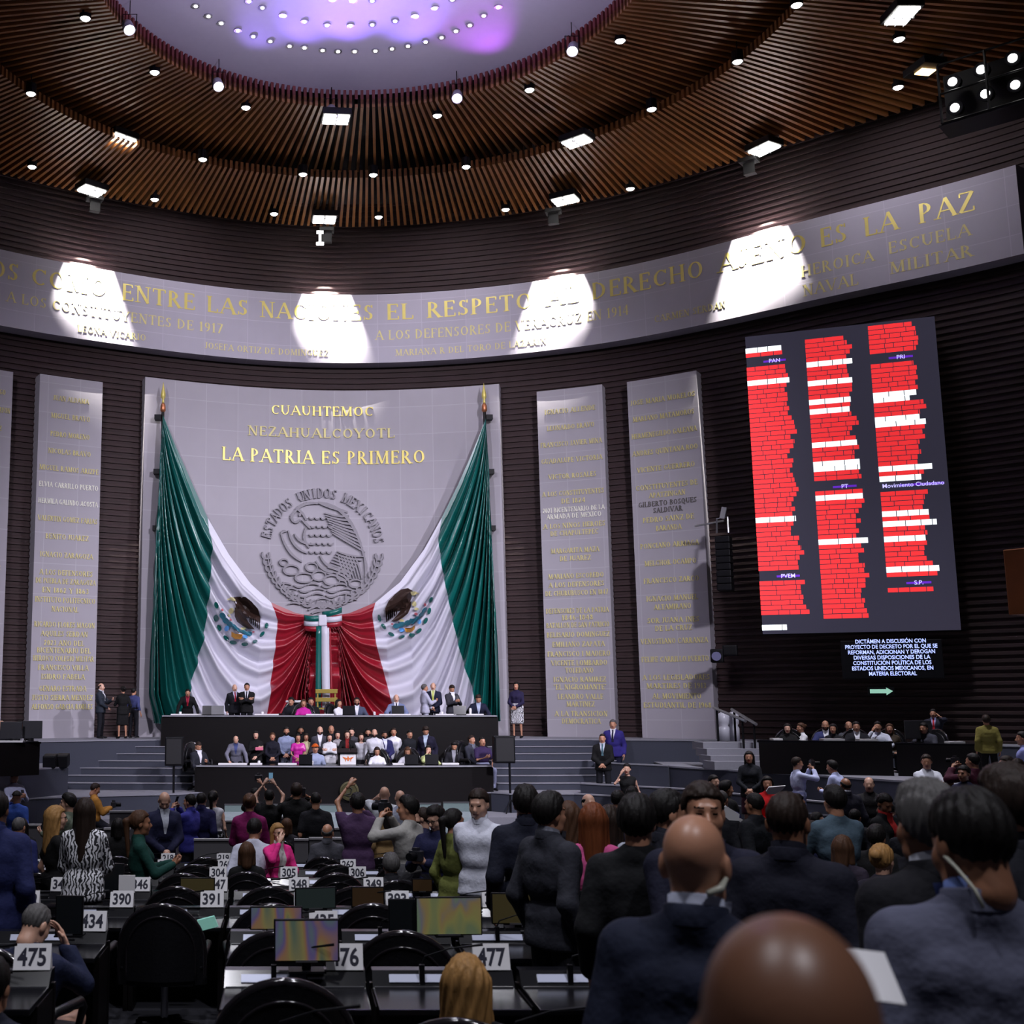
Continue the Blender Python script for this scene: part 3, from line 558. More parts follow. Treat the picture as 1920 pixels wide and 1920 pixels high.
# the small arms on each white field (eagle, cactus, lake, laurel)
EM = {'brown': (0.030, 0.014, 0.010), 'teal': (0.02, 0.14, 0.20), 'green': (0.02, 0.16, 0.05), 'ochre': (0.55, 0.25, 0.03), 'straw': (0.55, 0.50, 0.25), 'blue': (0.10, 0.35, 0.75), 'rose': (0.55, 0.12, 0.15)}
EMM = [mat('flag_'+k, c, .5, var=.15) for k, c in EM.items()]; EMK = list(EM)
def arms(side):
    bm_v, bm_f, bm_m = [], [], []
    def put(pts, key, lift):      # fan polygon in crop pixels
        c = np.mean(np.array(pts, float), axis=0)
        rings = [[(c[0]+(x-c[0])*k, c[1]+(y-c[1])*k) for x, y in pts] for k in (1, .66, .33)]; b = len(bm_v); n = len(pts)
        for r in rings+[[tuple(c)]]:
            for x, y in r:
                u, v = 380+x/5.053, 1080+y/5.053
                if side > 0: u, v = 1212-u-1.5, v-14+(0 if x > 300 else 2)
                d = float(fold(np.array([u]), np.array([v]), side)[0]); bm_v.append(pf(u, v, d+.085+lift*.02))
        for q in range(2):
            for i in range(n): j = (i+1) % n; bm_f.append((b+q*n+i, b+q*n+j, b+(q+1)*n+j, b+(q+1)*n+i)); bm_m.append(EMK.index(key))
        for i in range(n): bm_f.append((b+2*n+i, b+2*n+(i+1) % n, b+3*n)); bm_m.append(EMK.index(key))
    def blob(x, y, rx, ry, key, lift=1, rot=0):
        ca, sa = math.cos(rot), math.sin(rot); put([(x+rx*math.cos(t)*ca-ry*math.sin(t)*sa, y+rx*math.cos(t)*sa+ry*math.sin(t)*ca) for t in [i*2*PI/10 for i in range(10)]], key, lift)
    put([(285, 205), (330, 195), (395, 205), (455, 250), (515, 315), (545, 385), (530, 440), (470, 410), (410, 390), (350, 380), (320, 330), (300, 270)], 'brown', 0)
    for k in range(6): put([(430+20*k, 380), (448+20*k, 385), (446+18*k, 440+14*k), (438+18*k, 440+14*k)], 'brown', 1)
    put([(300, 300), (350, 320), (385, 370), (430, 440), (490, 505), (430, 500), (380, 470), (330, 430), (305, 380)], 'brown', 1)
    blob(275, 225, 32, 16, 'straw', 2, .4); blob(240, 225, 14, 8, 'straw', 2); blob(270, 330, 22, 26, 'straw', 2); blob(250, 375, 22, 14, 'straw', 2)
    for x, y, r_ in ((175, 385, .9), (205, 430, .8), (245, 465, .6), (290, 490, .5), (335, 515, .4), (390, 530, .2), (440, 545, .1)): blob(x, y, 34, 24, 'teal', 1, r_)
    blob(220, 500, 20, 26, 'blue', 2); blob(390, 580, 26, 20, 'blue', 2); blob(170, 330, 12, 14, 'rose', 2); blob(255, 420, 16, 12, 'rose', 2); blob(480, 530, 12, 8, 'rose', 2)
    put([(262, 530), (300, 555), (365, 560), (350, 605), (300, 600), (265, 575)], 'ochre', 2); blob(390, 495, 24, 12, 'straw', 2)
    for x, y, a in ((115, 285, 1.2), (125, 400, 1.3), (160, 490, 1.1), (225, 585, .7), (390, 650, .1), (490, 622, -.4), (562, 552, -.9), (602, 472, -1.3), (290, 630, .4)): blob(x, y, 32, 17, 'green', 1, a)
    o = pydata('coat_of_arms', bm_v, bm_f, EMM, None, mi=bm_m); reparent(o, flag)
arms(-1); arms(1)
for u, v0, nm, wh in ((305, 740, -1, 'left'), (909, 738, 1, 'right')):
    t_, _ = wallhit(u, 800, PO+FD-.1); g = lambda vv: EYE+ray(u, vv).z*W(t_, 0, PO+FD-.1).y
    b = W(t_, g(1356), PO+FD-.1); e = empty('flagpole', b); tag(e, 'flagpole with brass spear finial at the flag\'s %s upper corner' % wh, 'flagpole')
    L0 = g(773)-b.z; mb = MB(); mb.tube([(0, 0, 0), (0, 0, L0)], .05, 10); mb.out('pole', M_WOOD, e)
    mb = MB(); mb.lathe([(.05, 0), (.09, .06), (.085, .22), (.05, .3)], (0, 0, L0), 12); mb.out('collar', mat('copper', (.45, .17, .08), .35, metal=.7), e, smooth=True)
    mb = MB(); mb.lathe([(.03, .28), (.045, .36), (.03, .42), (.075, .5), (.08, .6), (.02, .9), (.004, 1.0)], (0, 0, L0), 12); mb.out('finial', M_GOLD, e, smooth=True)
    for vv in (782, 884, 990):
        mb = MB(); mb.box((nm*.16, .1, g(vv)-b.z), (.22, .3, .16)); mb.out('bracket', M_BLACK, e)
# tricolour bow and hanging ribbon at the knot
bow = empty('ribbon_bow', pf(604, 1165, .32)); tag(bow, 'green, white and red ribbon bow hanging at the middle of the draped flag', 'ribbon')
def bl(pts): return [Vector(p) for p in pts]
PX = k0
def band(name, pts, wd, m, axis=Vector((0, 0, 1))):
    v = []; f = []
    for p in pts: v += [Vector(p)-axis*wd/2, Vector(p)+axis*wd/2]
    for i in range(len(pts)-1): f.append((2*i, 2*i+1, 2*i+3, 2*i+2))
    o = pydata(name, v, f, m, bow, smooth=True); md = o.modifiers.new('thick', 'SOLIDIFY'); md.thickness = .03; return o
for sg in (-1, 1):
    for k, (m, nm) in enumerate(((M_FG, 'green_loop'), (M_FW, 'white_loop'), (M_FR, 'red_loop'))):
        z = (7-9*k)*PX+(4*PX if sg > 0 else -2*PX)
        pts = [(sg*PX*34*t, -.08-.14*math.sin(t*PI)+.03*k, z+(sg > 0)*PX*8*t*(1 if k == 0 else .3)-PX*2*math.sin(t*PI)) for t in [i/8 for i in range(9)]]; band(nm, pts, 10*PX, m)
mb = MB(); mb.box((0, -.1, 0), (15*PX, .2, 20*PX), bev=.04); mb.out('knot', M_FW, bow)
for x, wd, m, nm in ((-7, 10, M_FG, 'green_tail'), (4.5, 14, M_FW, 'white_tail'), (13, 3, M_FR, 'red_tail')):
    band(nm, [(x*PX+x*PX*.25*t, -.12+.03*math.sin(5*t), -10*PX-150*PX*t) for t in [i/10 for i in range(11)]], wd*PX, m, Vector((1, 0, 0)))
e = empty('gilt_stand', (pf(611, 1340).x, pf(611, 1340).y-.75, Z_STAGE)); tag(e, 'gilt stand with two gold crossbars in front of the hanging ribbon', 'stand')
mb = MB(); mb.box((0, 0, .45), (.06, .05, .9)); mb.box((0, 0, .02), (.4, .3, .04)); mb.out('post', M_WOOD, e)
for vv in (1296, 1312): mb = MB(); mb.box((0, -.03, at(611, vv, e.location.y).z-Z_STAGE), (.70, .05, .13), bev=.01); mb.out('crossbar', mat('gilt', (.33, .25, .05), .4, metal=.5), e)
mb = MB()
for sx in (-.28, .28): mb.box((sx, 0, (at(611, 1312, e.location.y).z-Z_STAGE)/1), (.05, .05, .5))
mb.box((0, 0, .88), (.6, .05, .05)); mb.out('frame', mat('gilt', (.33, .25, .05)), e)

# ------------------------------------------------------------------ text from the built-in font
FC = {}
def fmesh(text, align='CENTER', bold=0.0):
    k = (text, align, bold)
    if k not in FC:
        cu = bpy.data.curves.new('t', 'FONT'); cu.body = text; cu.size = 1.0; cu.align_x = align; cu.offset = bold; cu.resolution_u = 3
        o = bpy.data.objects.new('t', cu); COL.objects.link(o); dg = bpy.context.evaluated_depsgraph_get(); dg.update()
        me = bpy.data.meshes.new_from_object(o.evaluated_get(dg)); FC[k] = ([v.co.copy() for v in me.vertices], [tuple(p.vertices) for p in me.polygons])
        bpy.data.objects.remove(o); bpy.data.meshes.remove(me); bpy.data.curves.remove(cu)
    return FC[k]
def put_text(mb, text, fn, size, align='CENTER', mi=0, bold=0.0, width=None):
    v, f = fmesh(text, align, bold); kx = size
    if width: xs = [p.x for p in v]; kx = width/(max(xs)-min(xs))
    mb.add([fn(p.x*kx, p.y*size) for p in v], f, mi)
# ------------------------------------------------------------------ voting screen
M_SCR = mat('screen_off_blue', (0.030, 0.028, 0.045), .25, emit=.85, var=.05); M_SRED = mat('screen_red', (0.82, 0.030, 0.035), emit=.98, var=.12, scale=40); M_SWHI = mat('screen_white', (.86, .93, .95), emit=1.3, var=.02); M_SPUR = mat('screen_violet', (.12, .02, .5), emit=.9, var=.05); M_SLAV = mat('screen_lavender', (.55, .5, 1.0), emit=1.2, var=.02)
for of_ in np.arange(.8, 9, .1):
    tL, _ = wallhit(1397, 632, of_); pL = W(tL, 0, of_); zt = ray(1397, 632).z*pL.y; yR = zt/ray(1752, 593).z; pR = at(1752, 593, yR); pL.z = EYE+zt
    if math.hypot(pR.x-AX, pR.y-AY) < float(wr(math.atan2(pR.x-AX, pR.y-AY)))-.9: break
ex = Vector((pR.x-pL.x, pR.y-pL.y, 0)); WID = ex.length; ex.normalize(); en = Vector((ex.y, -ex.x, 0)); en = en if en.y < 0 else -en
def on_screen(u, v):
    d = ray(u, v); o = Vector((0, 0, EYE)); t = (pL-o).dot(en)/d.dot(en); p = o+d*t-pL; return p.dot(ex), p.z
HGT = -(on_screen(1425, 1190)[1]+on_screen(1807, 1180)[1])/2
scr = empty('voting_screen', pL+ex*WID/2+Vector((0, 0, -HGT))); scr.rotation_euler = (0, 0, math.atan2(ex.y, ex.x)); tag(scr, 'tall dark electronic voting board listing names in red and white, on the right wall', 'screen')
mb = MB(); mb.box((0, .28, HGT/2), (WID, .5, HGT)); mb.out('cabinet', M_BLACK, scr)
mb = MB(); mb.box((0, .02, HGT/2), (WID, .05, HGT)); mb.out('display', M_SCR, scr)
def zl(u0, v0, yz):    # crop y along a column's left edge -> height on the board
    return 0
R_, Wt, Pu, La = MB(), MB(), MB(), MB()
Z0 = lambda x, y: on_screen(1390+x/3.098, 580+y/3.098)
def word_bar(mb, x0, x1, z, h):
    x = x0
    while x < x1-.02:
        wd = min(x1-x, random.uniform(.22, .55)); mb.add([(x+.012-WID/2, -.012, HGT+z-h/2), (x+wd-.006-WID/2, -.012, HGT+z-h/2), (x+wd-.006-WID/2, -.012, HGT+z+h/2), (x+.012-WID/2, -.012, HGT+z+h/2)], [(0, 1, 2, 3)]); x += wd
colsp = (Z0(360, 185)[0]-Z0(20, 255)[0])
for (xa, ya, xb, yb, whites, heads) in (
    (20, 245, 120, 1850, {250: .62, 432: .72, 1225: .68, 1848: .42}, {316: 'PAN', 1556: 'PVEM'}),
    (360, 190, 482, 1785, {332: .76, 440: .75, 532: .69, 585: .66, 786: .74, 912: .76, 932: .76, 1006: .74, 1102: .77, 1346: .80}, {1040: 'PT'}),
    (725, 112, 856, 1632, {490: .69, 525: .58, 634: .70, 654: .71, 675: .80, 942: .84, 1000: .66, 1195: .73, 1250: .84, 1333: .65, 1528: .82}, {296: 'PRI', 1030: 'Movimiento Ciudadano', 1594: 'S.P.'})):
    xl = (Z0(xa, ya)[0]+Z0(xb, yb)[0])/2; za, zb = Z0(xa, ya)[1], Z0(xb, yb)[1]; nrow = int(round((za-zb)/.135)); dz = (za-zb)/nrow
    yz = lambda y: Z0(xa+(xb-xa)*(y-ya)/(yb-ya), y)[1]
    wz = [(yz(y), l) for y, l in whites.items()]; hz = [(yz(y), t) for y, t in heads.items()]; ln = .7
    wi = {int(round((za-zz)/dz)): l for zz, l in wz}; R_ = MB()
    def flush():
        global R_
        if R_.f: R_.out('red_text', M_SRED, scr)
        R_ = MB()
    for i in range(nrow+1):
        z = za-dz*i; hh = [t for zz, t in hz if abs(zz-z) < dz*.95]
        if hh: flush(); continue
        if i in wi: flush(); Wt = MB(); word_bar(Wt, xl, xl+colsp*wi[i], z, dz*1.1); Wt.out('white_text', M_SWHI, scr); continue
        if i > nrow-3 and xa == 20: continue
        ln = min(.86, max(.56, ln*.55+random.uniform(.52, .88)*.45)); word_bar(R_, xl, xl+colsp*ln, z, dz*.86)
    flush()
    for z, t in hz:
        lo, hi = xl+colsp*.3, xl+colsp*(.68 if len(t) < 8 else 1.0); c_ = (lo+hi)/2 if len(t) < 8 else xl+colsp*.52
        Pu = MB(); La = MB(); Pu.box(((lo+hi)/2-WID/2, -.01, HGT+z), (hi-lo, .01, dz*.42)); put_text(La, t, lambda x, y: (c_+x-WID/2, -.025, HGT+z-dz*.35+y), dz*1.15, bold=.01); q_ = Pu.out('heading_bar', M_SPUR, scr); La.out('heading_text', M_SLAV, q_)
# smaller text screen under it
c = at(1671, 1227, pL.y+(pR.y-pL.y)*.74); k = c.y/FPX*1.25
sm = empty('text_screen', c-Vector((0, 0, 36*k))); sm.rotation_euler = scr.rotation_euler; tag(sm, 'small black screen with lines of pale blue text below the voting board', 'screen')
mb = MB(); mb.box((0, .12, 36*k*.8), (140*k*.98, .2, 72*k*.8), bev=.02); mb.out('frame', M_BLACK, sm)
mb = MB()
for i, (t, wd) in enumerate((('DICTÁMEN A DISCUSIÓN CON', 95), ('PROYECTO DE DECRETO POR EL QUE SE', 124), ('REFORMAN, ADICIONAN Y DEROGAN', 117), ('DIVERSAS DISPOSICIONES DE LA', 103), ('CONSTITUCIÓN POLÍTICA DE LOS', 105), ('ESTADOS UNIDOS MEXICANOS, EN', 109), ('MATERIA ELECTORAL', 64))):
    put_text(mb, t, lambda x, y: (x, .0, k*(55-8.0*i)-k*2+y), k*8.2, width=wd*k, bold=.02)
mb.out('pale_text', mat('screen_pale_blue', (.42, .5, 1.0), emit=1.25, var=.02), sm)
c = at(1652, 1296, pL.y+(pR.y-pL.y)*.7); ar = empty('exit_arrow', c); ar.rotation_euler = scr.rotation_euler; tag(ar, 'pale green lit arrow sign pointing right below the small text screen', 'sign')
mb = MB(); mb.box((0, .05, 0), (k*36, .06, k*13)); mb.out('backing', M_BLACK, ar)
mb = MB(); mb.add([(x*k, .0, z*k) for x, z in ((-15, -3), (7, -3), (7, -6), (16, 0), (7, 5.5), (7, 3), (-15, 3))], [tuple(range(7))]); mb.out('arrow', mat('pale_green_light', (.28, .55, .42), emit=.7, var=.02), ar)
# line-array loudspeaker and projector on the wall
c = at(1361, 1000, 34.8); k = 34.8/FPX; e = empty('line_array_speaker', at(1361, 1110, 34.8), -.5); tag(e, 'hanging black line-array loudspeaker between the stone panels and the voting board', 'loudspeaker')
for i in range(8): mb = MB(); mb.box((0, .1*math.sin(i*.15), (8+13*i)*k), (27*k, .5, 12.4*k), bev=.03); mb.out('cabinet', M_BLACK, e)
mb = MB(); mb.tube([(-.16, 0, 112*k), (-.14, 0, 140*k), (.16, 0, 142*k), (.16, 0, 112*k)], .03, 6); mb.box((.05, 0, 150*k), (.14, .1, 22*k), R=Matrix.Rotation(.25, 3, 'Y')); mb.tube([(0, .3, 138*k), (-.9, .8, 136*k)], .03, 6); mb.out('rigging', M_METAL, e)
e = empty('wall_projector', at(1356, 1243, 35.2), -.4); tag(e, 'pair of small black stage spotlights on the wall beside the tallest stone panel', 'spotlight')
mb = MB(); mb.box((-.15, 0, .2), (.35, .5, .38), bev=.04); mb.box((.2, .05, .35), (.4, .35, .3), bev=.04); mb.tube([(0, .3, .25), (0, 1.1, .25)], .04, 6); mb.out('housing', M_BLACK, e)
mb = MB(); mb.lathe([(.12, 0), (.13, .06)], (-.15, -.28, .18), 12, R=Matrix.Rotation(PI/2, 3, 'X')); mb.out('lens', mat('lens_glass', (.16, .16, .28), .1, var=.05), e)
# wooden balcony edge at the right border
p = at(1893, 1085, 24.0); e = empty('balcony_box', p, -.9); tag(e, 'orange-brown wooden balcony front cut off at the right edge of the photo', 'balcony')
mb = MB(); mb.box((1.2, .8, 0), (3.1, .2, 1.32), bev=.02); mb.box((-.3, 1.6, 0), (.1, 1.6, 1.3)); mb.out('front', mat('orange_wood', (.20, .06, .014), .4, var=.2, scale=3), e)
# ------------------------------------------------------------------ swivel chair with an arched high back
def arch_grid(Wd, z0, zs, z1, y, wrap, lean, n=20, m=12):
    g = []
    for j in range(m+1):
        z = z0+(z1-z0)*math.sin(j/m*PI/2); hw = Wd*math.sqrt(max(0, 1-max(0, (z-zs)/(z1-zs))**2)); hw = max(hw, .002)
        g.append([(hw*(2*i/n-1), y+wrap*(hw*(2*i/n-1))**2-lean*(z-z0), z) for i in range(n+1)])
    return g
def plate(mb, g, th, mi=0):
    n, m = len(g[0]), len(g); v = [p for r in g for p in r]+[(x, y-th, z) for r in g for x, y, z in r]; o = n*m; f = []
    for j in range(m-1):
        for i in range(n-1): a = j*n+i; f += [(a, a+n, a+n+1, a+1), (o+a, o+a+1, o+a+n+1, o+a+n)]
    for j in range(m-1):
        a, b = j*n, (j+1)*n; f += [(a, o+a, o+b, b), (a+n-1, b+n-1, o+b+n-1, o+a+n-1)]
    for i in range(n-1): f += [(i, i+1, o+i+1, o+i)]
    mb.add(v, f, mi)
def edge(g): L = [r[0] for r in g]; Rr = [r[-1] for r in g]; return L+Rr[::-1]
M_RIM = mat('glossy_rim', (0.012, 0.010, 0.012), .12, spec=.7, var=.2)
def make_chair():
    c = empty('swivel_chair')
    g = arch_grid(.335, .40, .66, 1.02, -.27, .9, .10); mb = MB(); plate(mb, g, .05); mb.out('back_shell', M_LEATHER, c, smooth=False)
    e = edge(g); mb = MB(); mb.tube([(x, y-.025, z) for x, y, z in e], .027, 8); mb.out('rim', M_RIM, c, smooth=True)
    g2 = arch_grid(.275, .44, .64, .945, -.325, .9, .10); mb = MB(); plate(mb, g2, .022); bp = mb.out('back_plate', M_LEATHER, c)
    mb = MB(); mb.tube([(x, y-.022, z) for x, y, z in edge(g2)], .009, 6); mb.out('piping', M_RIM, bp, smooth=True)
    g3 = arch_grid(.28, .46, .66, .96, -.215, .9, .10); mb = MB(); plate(mb, g3, .05); mb.out('back_cushion', M_LEATHER, c, smooth=True)
    mb = MB(); mb.box((0, .02, .44), (.56, .54, .12), bev=.045); mb.out('seat', M_LEATHER, c, smooth=True)
    for s in (-1, 1):
        mb = MB(); mb.tube([(s*.31, -.24, .52), (s*.335, -.1, .63), (s*.335, .18, .64), (s*.32, .24, .60), (s*.30, .2, .45)], [.022, .032, .034, .028, .02], 8); mb.out('armrest', M_LEATHER, c, smooth=True)
    mb = MB(); mb.lathe([(.03, .06), (.03, .36), (.12, .38)], n=12); mb.out('pedestal', M_METAL, c)
    mb = MB()
    for k in range(5): a = 2*PI*k/5; mb.tube([(0, 0, .08), (.28*math.cos(a), .28*math.sin(a), .045)], [.03, .018], 6); mb.lathe([(.01, 0), (.028, .0), (.028, .04)], (.28*math.cos(a), .28*math.sin(a), 0), 8)
    mb.out('base', M_BLACK, c); return c
CHAIR = make_chair(); _cu = [False]
def chair(x, y, z, rz, label, group):
    c = CHAIR if not _cu[0] else copytree(CHAIR); _cu[0] = True
    c.location = (x, y, z); c.rotation_euler = (0, 0, rz); tag(c, label, 'chair', group); return c
# ------------------------------------------------------------------ seat desk with console
M_PLATE = mat('pale_console_plate', (.30, .32, .42), .35, metal=.2); M_TOP = mat('black_desk_top', (.006, .006, .008), .22, spec=.12, var=.25)
def make_desk():
    d = empty('seat_desk')
    mb = MB(); mb.box((0, -.30, .705), (.80, .52, .035), bev=.008); mb.out('worktop', M_TOP, d)
    mb = MB(); mb.box((0, .10, .36), (.82, .05, .72)); mb.out('front_panel', M_WOOD, d)
    for s in (-1, 1): mb = MB(); mb.box((s*.385, -.14, .345), (.04, .44, .69)); mb.out('side_panel', M_WOOD, d)
    mb = MB(); mb.add([(x, y, z) for x in (-.4, .4) for y, z in ((-.05, .72), (.13, .72), (.13, .80), (.03, .80))], [(0, 1, 2, 3), (4, 7, 6, 5), (0, 4, 5, 1), (1, 5, 6, 2), (2, 6, 7, 3), (3, 7, 4, 0)]); co = mb.out('console', M_GLOSS, d)
    mb = MB(); mb.box((0, -.055, .725), (.78, .01, .008)); mb.out('edge_strip', M_METAL, co)
    for x in (-.22, -.02):
        mb = MB(); mb.box((x, -.012, .762), (.17, .012, .05), R=Matrix.Rotation(-.75, 3, 'X')); mb.out('plate', M_PLATE, co)
    mb = MB(); mb.box((-.12, -.02, .785), (.03, .035, .11)); mb.tube([(-.12, 0, .83), (-.1, .0, .88), (.04, -.03, .93), (.22, -.08, .96)], [.006, .005, .004, .008], 6); mb.out('microphone', M_BLACK, d)
    mb = MB(); mb.box((.12, -.03, .77), (.10, .012, .012)); mb.box((.12, .02, .803), (.12, .02, .01)); mb.out('voting_panel', M_METAL, d)
    return d
DESK = make_desk(); _du = [False]
def make_card(num):
    c = empty('seat_number_card')
    mb = MB(); t = .012
    mb.add([(x, y, z) for x in (-.105, .105) for y, z in ((-.045, 0), (0, .138), (.045, 0))], [(0, 3, 4, 1), (1, 4, 5, 2), (0, 1, 2), (3, 5, 4)]); mb.out('card', M_WHITE, c)
    mb = MB(); put_text(mb, str(num), lambda x, y: (x, -.047+.045*(y+.028)/.138, .024+y), .128, width=.165 if str(num)[-1] != '1' else .155, bold=.028)
    mb.out('number_print', M_INK2, c); return c
M_INK2 = mat('black_print', (.012, .012, .03), .6)
def set_parent_loc(o, p, rz): o.location = p; o.rotation_euler = (0, 0, rz)
CARDX = {}
def unit(X, r, num, rz=0.0, seatchair=True, jit=None):
    """X of the card at the right end of the console; r row index (A=0)"""
    Yr = YR[4+r]; z = fz(Yr-.5); u = Matrix.Rotation(rz, 3, 'Z'); c0 = Vector((X-.285, Yr, z))
    d = DESK if not _du[0] else copytree(DESK); _du[0] = True; set_parent_loc(d, c0, rz); tag(d, 'black seat desk with sloped console carrying number card %d' % num, 'desk', 'numbered seat desks')
    c = make_card(num); set_parent_loc(c, c0+u @ Vector((.285, .065, .802)), rz+random.uniform(-.06, .06)); tag(c, 'white folded seat number card reading %d on the desk console' % num, 'card', 'seat number cards')
    CARDX[num] = c0
    if seatchair:
        a = rz+(random.uniform(-.12, .12) if jit is None else jit); p = c0+u @ Vector((random.uniform(-.06, .06), -.98, 0)); chair(p.x, p.y, z, a, 'black high-backed swivel chair facing the desk with card %d' % num, 'seats in the numbered rows')
    return c0
for r, lst in enumerate((((-2.33, 474), (-1.49, 475), (.30, 476), (1.14, 477), (1.98, 478)), ((-2.31, 433), (-1.48, 434), (.23, 435), (1.05, 436), (1.91, 437)), ((-3.25, 388), (-2.39, 389), (-1.54, 390), (-.725, 391), (.12, 392), (.95, 393), (1.82, 394)),
    ((-4.1, 343), (-3.28, 344), (-2.45, 345), (-1.61, 346), (-.79, 347), (.07, 348), (.86, 349), (1.76, 350)), ((-4.25, 300), (-3.4, 301), (-2.58, 302), (-1.75, 303), (-.91, 304), (-.04, 305), (.80, 306), (1.59, 307)), ((-4.3, 256), (-3.45, 257), (-2.6, 258), (-1.75, 259), (-.92, 260), (-.10, 261), (.77, 262), (1.6, 263)), ((-4.4, 215), (-3.6, 216), (-2.75, 217), (-1.9, 218), (-1.05, 219), (-.21, 220), (.63, 221), (1.5, 222)))):
    for X, nm in lst: unit(X, r, nm, 0.0, not (nm in (475,)), None)
for r, (n0, x0, cnt) in enumerate(((479, 3.75, 2), (438, 3.9, 3), (395, 4.15, 4), (351, 4.35, 5), (308, 4.7, 6), (264, 5.0, 7), (223, 5.3, 8))):
    for k in range(cnt):
        Yr = YR[4+r]; X = x0+.86*k; c0 = unit(X, r, n0+k, .30)
# nearest row at the bottom edge: desk tops and two chair backs
for X, nm in ((-2.2, 'far left'), (.05, 'under the paper cup'), (1.0, 'bottom right of the blond head')):
    d = copytree(DESK); set_parent_loc(d, (X, YR[3], fz(YR[3]-.5)), 0); tag(d, 'black seat desk of the nearest row, '+nm, 'desk', 'numbered seat desks')
# monitors on the consoles
def rainbow(nm, seed, amt, base):  # screens are off; their coloured reflections are painted in with a faint glow
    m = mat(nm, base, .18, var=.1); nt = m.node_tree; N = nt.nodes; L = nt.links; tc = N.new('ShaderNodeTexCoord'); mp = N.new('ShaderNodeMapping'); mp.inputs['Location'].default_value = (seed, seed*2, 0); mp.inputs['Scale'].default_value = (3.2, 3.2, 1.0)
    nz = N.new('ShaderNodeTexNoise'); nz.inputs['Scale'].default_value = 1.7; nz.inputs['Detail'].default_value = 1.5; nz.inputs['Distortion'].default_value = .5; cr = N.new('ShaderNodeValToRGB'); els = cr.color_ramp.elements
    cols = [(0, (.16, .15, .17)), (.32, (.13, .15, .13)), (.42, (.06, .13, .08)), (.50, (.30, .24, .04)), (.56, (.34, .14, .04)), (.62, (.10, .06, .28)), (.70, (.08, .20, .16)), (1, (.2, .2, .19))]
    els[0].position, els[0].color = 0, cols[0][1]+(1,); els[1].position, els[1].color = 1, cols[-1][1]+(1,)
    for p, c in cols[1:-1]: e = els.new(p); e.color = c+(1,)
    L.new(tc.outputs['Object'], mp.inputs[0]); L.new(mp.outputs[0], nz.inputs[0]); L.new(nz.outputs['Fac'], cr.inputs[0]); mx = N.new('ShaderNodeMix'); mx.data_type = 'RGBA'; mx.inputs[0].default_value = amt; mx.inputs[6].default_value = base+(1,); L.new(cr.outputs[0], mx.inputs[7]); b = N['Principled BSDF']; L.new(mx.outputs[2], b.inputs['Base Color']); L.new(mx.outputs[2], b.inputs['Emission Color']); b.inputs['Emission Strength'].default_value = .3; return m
M_R1 = rainbow('rainbow_reflection', 3.1, .55, (.12, .12, .115)); M_R2 = rainbow('greenish_reflection', 7.7, .35, (.16, .18, .09)); M_OL = mat('olive_screen', (.035, .028, .012), .2, emit=.5, var=.1); M_BR = mat('brown_screen', (.028, .016, .008), .25, emit=.4, var=.1); M_DK = mat('dark_screen', (.010, .012, .014), .2, var=.1); M_GG = mat('grey_green_screen', (.014, .020, .020), .25, emit=.5, var=.1)
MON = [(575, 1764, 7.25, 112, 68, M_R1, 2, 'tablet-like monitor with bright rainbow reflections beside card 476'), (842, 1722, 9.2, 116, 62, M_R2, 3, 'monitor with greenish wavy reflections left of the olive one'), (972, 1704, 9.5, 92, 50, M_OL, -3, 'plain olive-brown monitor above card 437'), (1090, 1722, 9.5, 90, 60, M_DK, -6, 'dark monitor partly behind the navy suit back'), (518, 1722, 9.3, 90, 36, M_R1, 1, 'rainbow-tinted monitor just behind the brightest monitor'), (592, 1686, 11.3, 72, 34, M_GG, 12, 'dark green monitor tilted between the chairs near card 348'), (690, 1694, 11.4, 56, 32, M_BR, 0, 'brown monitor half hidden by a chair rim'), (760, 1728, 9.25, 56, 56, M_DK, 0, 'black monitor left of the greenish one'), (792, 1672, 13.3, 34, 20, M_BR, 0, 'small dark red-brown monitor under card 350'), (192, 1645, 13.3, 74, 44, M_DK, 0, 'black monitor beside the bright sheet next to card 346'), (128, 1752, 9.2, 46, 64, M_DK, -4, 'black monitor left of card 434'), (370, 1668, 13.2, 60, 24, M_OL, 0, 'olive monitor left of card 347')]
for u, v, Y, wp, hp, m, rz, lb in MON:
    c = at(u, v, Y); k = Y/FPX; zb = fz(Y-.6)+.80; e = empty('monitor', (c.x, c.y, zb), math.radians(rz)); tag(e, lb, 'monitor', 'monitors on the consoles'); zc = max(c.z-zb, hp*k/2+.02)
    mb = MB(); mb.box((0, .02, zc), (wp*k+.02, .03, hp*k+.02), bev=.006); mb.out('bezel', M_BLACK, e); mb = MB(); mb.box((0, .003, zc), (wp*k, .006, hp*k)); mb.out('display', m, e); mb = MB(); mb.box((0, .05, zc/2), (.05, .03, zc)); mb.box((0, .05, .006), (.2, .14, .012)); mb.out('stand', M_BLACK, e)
    mb = MB(); mb.box((0, -.001, zc-hp*k/2-.004), (wp*k*.35, .008, .012)); mb.out('lower_trim', M_METAL, e)
